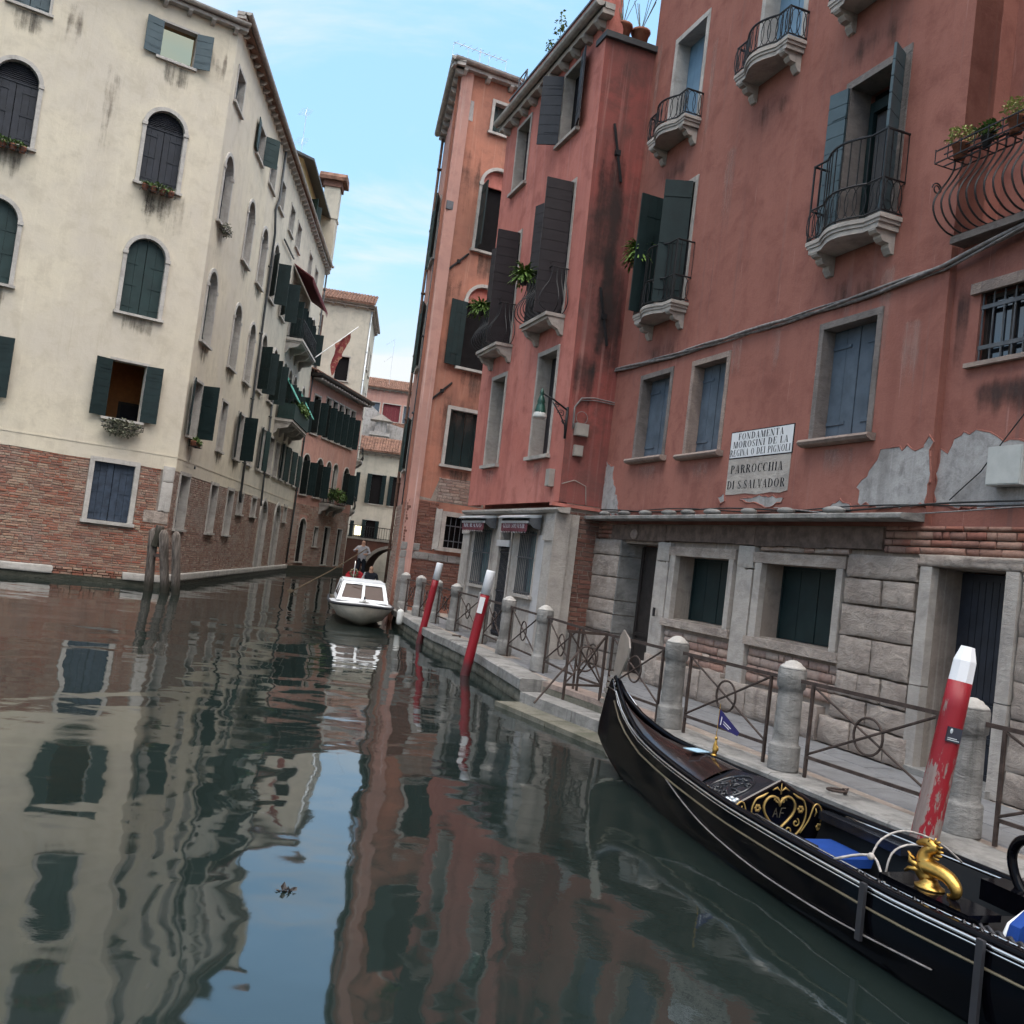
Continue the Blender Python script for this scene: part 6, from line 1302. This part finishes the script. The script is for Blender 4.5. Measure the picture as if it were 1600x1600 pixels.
for i in range(3): GM[i][0], GM[i][1], GM[i][3] = GX[i], GY[i], GO[i]
gond = gondola(GM, 'long black lacquered gondola with steel prow and gilded emblem moored at the quay')
# gilded sea horse ornament: one continuous figure
so_ = thing('seahorse_ornament', GM @ T(4.95, -.37, .49) @ Matrix.Diagonal((.92, .8, .70, 1)), 'gilded sea horse ornament with curling tail on the gondola arm rest', 'ornament')
q = B(); q.lathe([(.10, 0), (.10, .015), (.075, .03), (.055, .06), (.05, .08)], 12); q.build('base', 'gold', so_, None, True)
q = B(); body_ = [(-.02, 0, .06), (-.05, 0, .11), (-.04, 0, .16), (.05, 0, .165), (.14, 0, .15), (.20, 0, .10), (.21, 0, .04), (.17, 0, .01), (.15, 0, .03)]
q.tube(body_, [.05, .066, .072, .064, .055, .044, .032, .02, .008], 12, k=4)
neck = [(-.03, 0, .15), (-.06, 0, .22), (-.04, 0, .29), (.01, 0, .335), (-.03, 0, .36), (-.085, 0, .345), (-.125, 0, .32)]; q.tube(neck, [.066, .056, .044, .040, .040, .032, .02], 12, k=4)
for s in (-1, 1): q.tube([(-.06, s * .04, .15), (-.13, s * .055, .17), (-.15, s * .05, .23), (-.10, s * .05, .20)], [.026, .022, .016, .01], 7); q.tube([(-.06, s * .045, .13), (-.13, s * .06, .11), (-.17, s * .05, .07)], [.024, .018, .012], 7); q.tube([(-.02, s * .025, .37), (-.01, s * .03, .41)], [.012, .004], 5)
q.build('sea_horse', 'gold', so_, None, True); q = B()
for i in range(7): u = i / 6; q.tube([(.02 + [.0, .02, .03, .02, .0, -.02, -.03][i], 0, .385 - .032 * i), (.055 + [.0, .02, .03, .02, .0, -.02, -.03][i], 0, .40 - .036 * i)], [.02, .006], 6)
q.build('mane', 'gold', so_, None, True); q = B()
q.tube([(-.095, .0, .195), (-.055, .06, .20), (-.0, .0, .215), (-.055, -.06, .20)], .007, 5, True); q.build('collar', 'gold', so_, None, True)
# pennant with its brass figure, card on the deck
pf_ = thing('blue_pennant', GM @ T(1.96, .05, .585), 'small dark blue triangular pennant on a brass figurine on the fore deck', 'flag')
q = B(); q.lathe([(.03, 0), (.03, .01), (.012, .02)], 8); q.tube([(0, 0, .01), (.01, 0, .06), (-.012, .01, .10), (.008, 0, .14)], [.018, .026, .018, .008], 8); q.ball((.004, 0, .155), .016, 8, 6); q.tube([(0, 0, .10), (.03, .01, .08), (.035, .01, .05)], .008, 5); q.build('figurine', 'gold', pf_, None, True)
B().tube([(0, 0, .15), (.015, 0, .47)], .0035, 5).build('rod', 'gold', pf_); q = B(); q.prism([(.004, .27), (.012, .42), (.20, .235), (.185, .20)], -.003, .003); FL = GM @ T(1.96, .05, .585) @ RZ(62); q.build('cloth', 'flag_blue', pf_, FL)
q = B(); q.prism([(.030, .28), (.036, .345), (.03, .36), (.022, .28)], -.0042, .0042); q.prism([(.05, .31), (.05, .318), (.12, .262), (.118, .254)], -.0042, .0042); q.prism([(.048, .29), (.048, .297), (.105, .252), (.103, .245)], -.0042, .0042); q.build('print', 'print_white', pf_, FL)
cd = thing('blue_card', GM @ T(1.80, -.03, .59), 'pale blue printed card lying on the gondola fore deck', 'card'); q = B(); q.box(-.08, .08, -.10, .10, .0, .006, RX(-3) @ RZ(20)); q.build('sheet', 'paper_blue', cd)
# ------------------------------------------------------------------ people by skin modifier
def skin_person(name, F, label, J, E_, mats, zones, parent=None):
    me = bpy.data.meshes.new('body'); ks = list(J); me.from_pydata([J[k][0] for k in ks], [(ks.index(a), ks.index(c)) for a, c in E_], [])
    o = bpy.data.objects.new('body_skeleton', me); COL.objects.link(o); o.modifiers.new('skin', 'SKIN'); o.modifiers.new('sub', 'SUBSURF').levels = 1
    for i, k in enumerate(ks): r = J[k][1]; me.skin_vertices[0].data[i].radius = r if isinstance(r, tuple) else (r, r); me.skin_vertices[0].data[i].use_root = (i == 0)
    dg = bpy.context.evaluated_depsgraph_get(); dg.update(); m2 = bpy.data.meshes.new_from_object(o.evaluated_get(dg)); bpy.data.objects.remove(o)
    for k in mats: m2.materials.append(MAT[k])
    for p in m2.polygons: p.material_index = zones(p.center); p.use_smooth = True
    t_ = thing(name, F, label, 'person'); put('body', m2, t_); return t_
J = {'pel': ((0, 0, .95), .14), 'sp': ((0, .02, 1.15), (.15, .11)), 'ch': ((0, .03, 1.36), (.17, .12)), 'nk': ((0, .04, 1.50), .055), 'hd': ((0, .06, 1.60), .085), 'tp': ((0, .06, 1.70), .08),
     'sl': ((-.19, .02, 1.42), .065), 'el': ((-.30, .12, 1.20), .05), 'wl': ((-.16, .36, 1.16), .038), 'hl': ((-.10, .42, 1.17), .04), 'sr': ((.19, .02, 1.42), .065), 'er': ((.33, .10, 1.24), .05), 'wr': ((.20, .34, 1.30), .038), 'hr': ((.14, .40, 1.32), .04),
     'kl': ((-.11, .04, .50), .075), 'al': ((-.13, -.04, .09), .05), 'tl': ((-.13, .12, .03), .04), 'kr': ((.11, .10, .52), .075), 'ar': ((.14, .14, .09), .05), 'tr': ((.14, .30, .03), .04), 'll': ((-.10, 0, .88), .10), 'lr': ((.10, 0, .88), .10)}
Eg = [('pel', 'sp'), ('sp', 'ch'), ('ch', 'nk'), ('nk', 'hd'), ('hd', 'tp'), ('ch', 'sl'), ('sl', 'el'), ('el', 'wl'), ('wl', 'hl'), ('ch', 'sr'), ('sr', 'er'), ('er', 'wr'), ('wr', 'hr'), ('pel', 'll'), ('ll', 'kl'), ('kl', 'al'), ('al', 'tl'), ('pel', 'lr'), ('lr', 'kr'), ('kr', 'ar'), ('ar', 'tr')]
def zg(c):
    if c.z > 1.70 or (c.z > 1.60 and c.y < .03): return 3
    if c.z > 1.49: return 2
    if c.y > .30 and c.z > 1.0: return 2
    return 0 if c.z > .96 else 1
FG = T(-5.62, 37.0, .55) @ RZ(180)
gondolier = skin_person('person', FG, 'gondolier in white shirt and dark trousers leaning on a long oar', J, Eg, ['cloth_white', 'cloth_dark', 'skin', 'hair'], zg)
oar = thing('rowing_oar', T(-5.6, 36.6, 0), 'long pale oar slanting down to the water left of the gondolier', 'oar'); B().tube([(-5.4, 36.55, 1.95), (-6.6, 36.2, .95), (-7.9, 35.8, .0)], .022, 6).build('shaft', 'oar_wood', oar, Matrix.Identity(4)); B().prism([(-.08, 0), (.08, 0), (.06, -.8), (-.06, -.8)], -.012, .012).build('blade', 'oar_wood', oar, T(-7.9, 35.8, .05) @ RY(58))
FGM = T(-5.25, 33.2, 0) @ RZ(95) @ RZ(0)
g2_ = gondola(T(-5.0, 31.6, 0) @ RZ(98), 'second gondola with red seats coming up the canal behind the white boat', False)
q = B(); q.box(3.2, 3.35, -.35, .35, .3, .95); q.ball((3.28, .0, .95), .33, 10, 6, (.25, 1, .5)); q.build('seat_back', 'seat_red', g2_, None, True); B().box(2.7, 3.2, -.35, .35, .3, .52).build('seat', 'seat_red', g2_); q = B()
for a in range(9): q.ball((3.1, .05 + .12 * cos(a * .7), 1.02 + .12 * sin(a * .7)), .06, 6, 5)
q.build('flower_ornament', 'gold_dull', g2_, None, True)
Jp = {'pel': ((0, 0, .10), .15), 'sp': ((0, .0, .30), (.16, .12)), 'ch': ((0, .02, .50), (.18, .12)), 'nk': ((0, .03, .64), .055), 'hd': ((0, .05, .74), .085), 'tp': ((0, .05, .84), .08), 'sl': ((-.2, .02, .55), .065), 'el': ((-.28, .1, .34), .05), 'wl': ((-.16, .3, .26), .04), 'sr': ((.2, .02, .55), .065), 'er': ((.28, .1, .34), .05), 'wr': ((.16, .3, .26), .04), 'kl': ((-.12, .42, .14), .09), 'al': ((-.12, .5, -.2), .055), 'kr': ((.12, .42, .14), .09), 'ar': ((.12, .5, -.2), .055)}
Ep = [('pel', 'sp'), ('sp', 'ch'), ('ch', 'nk'), ('nk', 'hd'), ('hd', 'tp'), ('ch', 'sl'), ('sl', 'el'), ('el', 'wl'), ('ch', 'sr'), ('sr', 'er'), ('er', 'wr'), ('pel', 'kl'), ('kl', 'al'), ('pel', 'kr'), ('kr', 'ar')]
skin_person('person', T(-4.85, 34.6, .5) @ RZ(180), 'seated gondola passenger in dark clothes with a white sleeve', Jp, Ep, ['cloth_dark', 'cloth_white', 'skin', 'hair'], lambda c: 3 if c.z > .84 else 2 if c.z > .63 else 1 if c.x > .2 and c.z > .3 else 0)
# ------------------------------------------------------------------ white motor boat
WBM = T(-3.42, 23.95, 0) @ RZ(11) @ Matrix.Diagonal((1, 1, .80, 1))                      # local y runs aft, bow at y=0
wb_ = thing('white_motorboat', WBM, 'small white cabin motorboat facing the camera beside the quay', 'boat')
st = [(0, .02, .72, .55), (.12, .34, .70, .25), (.35, .58, .68, .05), (.8, .74, .65, -.05), (1.5, .84, .62, -.08), (3, .88, .58, -.08), (5, .86, .56, -.06), (5.6, .84, .56, -.05)]
q = B()
for y, b, h, k in st: q.v += [(-b, y, h), (-b * .97, y, h - .12), (-b * .72, y, k + (h - k) * .35), (0, y, k), (b * .72, y, k + (h - k) * .35), (b * .97, y, h - .12), (b, y, h)]
for i in range(len(st) - 1):
    for k in range(6): a = i * 7 + k; q.f.append((a, a + 7, a + 8, a + 1)); q.m.append(0)
q.f.append(tuple(range((len(st) - 1) * 7, len(st) * 7))); q.m.append(0); q.build('hull', 'boat_cream', wb_, None, True)
q = B(); L_ = [(-b, y, h) for y, b, h, k in st[::-1]] + [(b, y, h) for y, b, h, k in st]; q.tube([(x, y, z - .03) for x, y, z in L_], .045, 6); q.build('rub_rail', 'rubber', wb_, None, True)
q = B()
for y, b, h, k in st[:6]: q.v += [(-b + .02, y + .02, h + .01), (0, y + .02, h + .03 + .10 * min(1, y)), (b - .02, y + .02, h + .01)]
for i in range(5): a = i * 3; q.f += [(a, a + 1, a + 4, a + 3), (a + 1, a + 2, a + 5, a + 4)]; q.m += [0, 0]
q.build('deck', 'boat_white', wb_, None, True)
q = B(); c0, c1 = 1.25, 3.6; zb, zt = .70, 1.32
# cabin shell with open window frames
fr = lambda x0, x1, y, z0, z1: None
def panel(P, t=.03): 
    a, b_, c_, d = [Vector(p) for p in P]; n = (b_ - a).cross(d - a).normalized() * t; q.add([a, b_, c_, d, a + n, b_ + n, c_ + n, d + n], [(0, 1, 2, 3), (7, 6, 5, 4), (0, 4, 5, 1), (1, 5, 6, 2), (2, 6, 7, 3), (3, 7, 4, 0)])
A0, A1 = (-.66, c0, zb), (.66, c0, zb); T0, T1 = (-.54, c0 + .34, zt), (.54, c0 + .34, zt)
lp = lambda p, r, u: tuple(p[i] + (r[i] - p[i]) * u for i in range(3))
def onf(u, v): return lp(lp(A0, A1, u), lp(T0, T1, u), v)
for u0, u1, v0, v1 in ((0, 1, 0, .14), (0, 1, .88, 1), (0, .06, .14, .88), (.47, .53, .14, .88), (.94, 1, .14, .88)): panel([onf(u0, v0), onf(u1, v0), onf(u1, v1), onf(u0, v1)])
for s in (-1, 1):
    P0, P1, P2, P3 = (s * .66, c0, zb), (s * .70, c1, zb - .02), (s * .58, c1, zt), (s * .54, c0 + .34, zt)
    def ons(u, v): return lp(lp(P0, P1, u), lp(P3, P2, u), v)
    for u0, u1, v0, v1 in ((0, 1, 0, .2), (0, 1, .86, 1), (0, .05, .2, .86), (.4, .45, .2, .86), (.95, 1, .2, .86)): panel([ons(u0, v0), ons(u1, v0), ons(u1, v1), ons(u0, v1)][::s])
q.box(-.56, .56, c0 + .32, c1 + .1, zt, zt + .05); q.build('cabin', 'boat_white', wb_)
g = B(); g.quad(onf(.06, .14), onf(.47, .14), onf(.47, .88), onf(.06, .88)); g.build('windscreen', 'boat_glass', wb_); g = B(); g.quad(onf(.53, .14), onf(.94, .14), onf(.94, .88), onf(.53, .88)); g.build('windscreen', 'boat_glass', wb_)
for s in (-1, 1): g = B(); g.quad((s * .67, c0 + .12, .84), (s * .70, c1, .83), (s * .60, c1, 1.24), (s * .57, c0 + .40, 1.24)); g.build('side_window', 'boat_glass', wb_)
B().box(-.6, .6, 1.9, 3.4, .5, .8).build('bench', 'boat_wood', wb_); B().box(-.04, .05, .35, .62, .78, .83).build('bow_cleat', 'steel', wb_); B().tube([(0, .3, .86), (0, .3, .95)], .025, 6).build('bow_light', 'rubber', wb_); B().box(-.12, .14, .45, .75, .765, .775).build('bow_hatch', 'box_grey', wb_)
B().tube([(-.3, c0 + .22, 1.25), (-.05, c0 + .16, 1.30)], .012, 5).build('wiper', 'rubber', wb_)
fd = thing('boat_fender', WBM @ T(.98, .55, .42), 'white cylindrical fender hanging beside the motorboat bow', 'fender'); B().lathe([(.02, -.27), (.07, -.24), (.085, -.18), (.085, .16), (.07, .22), (.02, .25)], 12).build('tube', 'fender_white', fd, None, True); B().tube([(0, 0, .25), (-.06, .1, .32)], .008, 5).build('cord', 'rope', fd)
# ------------------------------------------------------------------ street lamp, boxes, cables
L0 = MB @ T(-.02, .02, 5.02)
lp_ = thing('wall_lamp', L0, 'green iron street lamp with white shade on a scrolled wall bracket', 'street lamp')
q = B(); q.tube([(0, 0, .10), (0, .30, .26), (0, .58, .36)], .018, 6); q.tube([(0, 0, -.40), (0, .02, -.2), (0, .14, .0), (0, .32, .22)], .014, 5)
for cy, cz, r in ((.12, .02, .075), (.05, -.14, .05), (.22, .16, .05)): q.tube([(0, cy + r * (1 - i / 22) * cos(i * .55), cz + r * (1 - i / 22) * sin(i * .55)) for i in range(18)], .009, 5)
q.box(-.03, .03, -.02, .012, -.45, .16); q.build('bracket', 'iron', lp_, None, True)
LH = L0 @ T(0, .55, -.20) @ Matrix.Scale(.82, 4)
B().lathe([(.012, .78), (.03, .72), (.05, .69), (.05, .65), (.035, .62), (.055, .58), (.08, .52), (.095, .46), (.085, .42), (.11, .36), (.135, .22), (.14, .20)][::-1], 14).build('housing', 'lamp_green', lp_, LH, True)
B().lathe([(.04, .08), (.11, .06), (.16, .09), (.165, .12), (.14, .20), (.135, .212)], 16).build('shade', 'lamp_white', lp_, LH, True)
def utility_box(F, w, h, d, label, mat='box_beige', holes=True):
    t_ = thing('utility_box', F, label, 'utility box'); B().box(-w / 2, w / 2, 0, d, 0, h).build('housing', mat, t_); B().box(-w / 2 + .012, w / 2 - .012, d, d + .008, .012, h - .012).build('lid', mat, t_); return t_
utility_box(MS @ T(-.20, .02, 4.66), .26, .24, .12, 'larger beige junction box under the coiled cable beside the street lamp'); utility_box(MS @ T(-.19, .02, 4.27), .18, .21, .08, 'smaller beige meter box below the junction box on the rose house flank'); utility_box(MB @ T(.42, .0, 3.66), .20, .34, .11, 'grey box low on the rose house front above the shop')
utility_box(GB @ T(-2.78, .0, 3.47), .42, .40, .16, 'pale grey electric cabinet on the bare plaster at the right edge', 'box_grey')
def cable(P, r, label, mat='cable_grey', F=RB, n=2, name='wall_cable', tw=.02):
    t_ = thing(name, F @ T(*P[0]), label, 'cable'); Q = []
    for (a, c_) in zip(P, P[1:]):
        k = max(2, int((Vector(c_) - Vector(a)).length / .12)); Q += [Vector(a).lerp(Vector(c_), i / k) for i in range(k)]
    Q.append(Vector(P[-1]))
    for j in range(n): B().tube([p + Vector((0, tw * sin(i * .21 + j * 2.1) + .01, tw * cos(i * .17 + j * 2.1) * 1.3)) for i, p in enumerate(Q)], r * (1 - .2 * j), 6).build('strand', mat, t_, F, True)
    return t_
cable([(6.64, .03, 6.07), (4.5, .03, 6.0), (2.0, .03, 5.97), (-.6, .03, 5.97), (-1.7, .03, 6.0), (-2.6, .03, 6.14), (-4.5, .03, 6.4)], .026, 'thick bundle of grey cables running across the red house front', n=3)
cable([(6.7, .02, 3.30), (4.6, .02, 3.29), (2.5, .02, 3.27), (.4, .02, 3.25), (-1.5, .02, 3.27), (-2.6, .02, 3.28), (-4.5, .02, 3.33)], .011, 'thin dark cable clipped along the wall just above the stone ledge', 'cable_black', n=2)
cable([(1.0, .03, 3.26), (-.4, .04, 3.18), (-1.2, .05, 3.20), (-2.0, .04, 3.22), (-4.5, .04, 3.24)], .008, 'loose pale wire sagging over the right end of the ledge', 'cable_grey', n=1)
cable([(-2.0, -.07, 3.32), (-2.4, -.07, 3.62), (-2.95, -.07, 4.3), (-3.4, -.07, 4.8)], .007, 'thin wire rising diagonally behind the electric cabinet', 'cable_black', n=1)
cable([(-.92, .03, 5.40), (-.4, .03, 5.42), (-.14, .03, 5.38), (-.02, .03, 5.2), (-.04, .03, 4.8)], .014, 'grey cables bending down to the junction box on the rose house flank', 'cable_grey', MS, 2)
cable([(-.20 + .12 * cos(a), .03, 5.02 + .12 * sin(a)) for a in [k * .45 for k in range(15)]], .006, 'coiled loop of thin cable above the junction box', 'cable_grey', MS, 1, tw=.003)
cable([(.05, .03, 3.7), (-.2, .03, 3.8), (-.45, .03, 3.72), (-.5, .03, 3.36)], .009, 'beige conduit bending round the rose house corner above the shop', 'box_beige', MS, 1, tw=.004)
for x, z0, z1, lab in ((6.25, 13.5, 3.4, 'leftmost'), (3.9, 13.5, 6.1, 'middle'), (1.35, 13.0, 6.0, 'rightmost')):
    pass
# ------------------------------------------------------------------ plants and pots
def pot_plant(F, label, kind='fern', pot='pot_black', s=1.0, seed=1):
    t_ = thing('potted_plant', F, label, 'plant'); B().lathe([(.07 * s, 0), (.10 * s, .17 * s), (.112 * s, .175 * s), (.112 * s, .20 * s), (.09 * s, .20 * s)], 12).build('pot', pot, t_, None, True)
    if kind == 'fern': fronds('fronds', 'leaf_fern', t_, None, 190, (0, 0, .17 * s), .33 * s, seed, .95, .85)
    elif kind == 'jade': leaves('foliage', 'leaf_yellow', t_, None, 260, (0, 0, .30 * s, .20 * s, .17 * s, .14 * s), .035, 0, seed); B().tube([(0, 0, .1 * s), (.02, 0, .3 * s)], .012, 5).build('stem', 'wood_brown', t_)
    else: leaves('foliage', 'leaf', t_, None, 160, (0, 0, .30 * s, .18 * s, .16 * s, .14 * s), .05, 0, seed)
    return t_
pot_plant(MB @ T(2.20, .40, 8.02), 'fern in a black pot on the rose house balcony nearer the corner', seed=2); pot_plant(MB @ T(5.12, .40, 7.95), 'fern in a black pot on the rose house balcony nearer the orange house', seed=3)
h = thing('pot_holder', RB @ T(5.72, .30, 7.88), 'empty looking iron basket hooked on the left balcony rail', 'pot holder'); q = B()
for z, r in ((0, .14), (.06, .17), (.12, .19)): q.tube([(r * cos(a), r * .8 * sin(a), z) for a in [2 * pi * k / 14 for k in range(14)]], .006, 4, True)
q.build('basket', 'iron', h); h['label'] = 'round iron basket hooked on the left tall balcony of the red house'
pot_plant(RB @ T(5.55, .34, 7.86), 'fern in a black pot on the left tall balcony of the red house', seed=4)
pot_plant(RB @ T(-2.02, .29, 7.07), 'yellow green jade plant in a terracotta pot at the left end of the terrace railing', 'jade', 'terracotta', .85, 5); pot_plant(RB @ T(-2.75, .29, 7.07), 'yellow green jade plant in a terracotta pot at the right picture edge', 'jade', 'terracotta', .85, 6); pot_plant(RB @ T(-2.38, .29, 7.07), 'small sparse plant in a dark pot between the two jade plants', 'leaf', 'pot_black', .6, 7)
for i, (x, lab) in enumerate(((-.55, 'terracotta pot with dry stems on the roof terrace edge by the red house'), (-.15, 'second terracotta pot with dry stems nearer the terrace corner'))):
    t_ = thing('terrace_pot', MS @ T(x, -.15, 12.63), lab, 'plant pot'); B().lathe([(.13, 0), (.18, .26), (.2, .27), (.2, .32), (.17, .32)], 14).build('pot', 'terracotta', t_, None, True); q = B(); rr = random.Random(i)
    for k in range(9): a = rr.uniform(0, 6.28); q.tube([(0, 0, .3), (.1 * cos(a), .1 * sin(a), .6), (.25 * cos(a), .2 * sin(a), 1.0)], .007, 4)
    q.build('stems', 'leaf_grey', t_)
def window_box(F, w, label, mat='leaf', seed=1, hang=0, pots=True, n=260):
    t_ = thing('window_box', F, label, 'window box'); q = B()
    for z in (0, .12): q.tube([(-w / 2, 0, z), (-w / 2, .24, z), (w / 2, .24, z), (w / 2, 0, z)], .009, 4)
    for k in range(9): x = -w / 2 + w * k / 8; q.tube([(x, 0, 0), (x, .24, 0), (x, .24, .12)], .006, 4)
    q.build('rack', 'iron', t_)
    if pots:
        for k in range(4): x = -w / 2 + w * (k + .5) / 4; B().lathe([(.07, .005), (.10, .15), (.1, .17), (.085, .17)], 10).build('pot', 'terracotta', t_, WM[t_.name] @ T(x, .12, 0), True)
    leaves('foliage', mat, t_, None, n, (0, .14, .20 - hang * .5, w / 2, .16, .10 + hang * .5), .07, 0, seed); return t_
window_box(LF @ T(1.7, .08, 11.78), 1.0, 'rack of flower pots under the upper arched window nearest the palazzo corner', seed=3); window_box(LF @ T(5.73, .08, 11.78), 1.0, 'rack of flower pots under the upper arched window at the left picture edge', seed=4)
window_box(LF @ T(1.72, .06, 4.60), 1.15, 'grey green trailing plants under the open window with the orange room', 'leaf_grey', 5, .34, False, 620)
window_box(LS @ T(-1.16, .06, 11.55), .8, 'wispy plant hanging below the first arched side window', 'leaf_grey', 6, .2, False, 150); window_box(LS @ T(-1.2, .06, 4.52), .8, 'small planter with green leaves below the first side shutters', 'leaf', 7, .05, True, 170)
t_ = thing('balcony_plants', LS @ T(-18.5, .5, 8.2), 'row of leafy plants along the lower stone balcony on the left', 'plant'); leaves('foliage', 'leaf', t_, LS, 700, (-18.6, .75, 8.45, 2.5, .35, .28), .14, 0, 8)
t_ = thing('balcony_plants', PK @ T(-5.2, .5, 4.9), 'bushy plants on the balcony of the far pink house', 'plant'); leaves('foliage', 'leaf', t_, PK, 500, (-5.2, .6, 4.95, 1.4, .4, .4), .16, 0, 9)
for i, (x, h_, lab) in enumerate(((3.3, .9, 'tall wispy weed growing from the rose house parapet'), (3.75, .4, 'low leafy weed on the rose house parapet'))):
    t_ = thing('parapet_weed', MB @ T(x, -.25, 13.97), lab, 'plant'); B().tube([(0, 0, 0), (.03, 0, h_ * .6), (.08, 0, h_)], .008, 4).build('stem', 'leaf', t_); leaves('foliage', 'leaf', t_, None, 50, (.03, 0, h_ * .6, .16, .16, h_ * .45), .08, 0, i + 20)
t_ = thing('trellis_frame', MB @ T(5.6, -.3, 13.95), 'small metal frame standing on the rose house parapet end', 'frame'); q = B(); 
for a, c_ in (((0, 0), (0, .6)), ((.6, 0), (.6, .6)), ((0, .6), (.6, .6)), ((0, .1), (.6, .6)), ((0, .6), (.6, .1)), ((0, .1), (.6, .1))): q.tube([(a[0], 0, a[1]), (c_[0], 0, c_[1])], .018, 4)
q.build('bars', 'iron_grey', t_)
t_ = thing('floating_clump', T(-1.05, 5.66, .004), 'small brown clump of debris floating on the reflected sky', 'matter'); leaves('clump', 'wood_dark', t_, None, 16, (0, 0, .0, .05, .03, .006), .04, 0, 31)  # small brown clump of leaf faces lying on the water
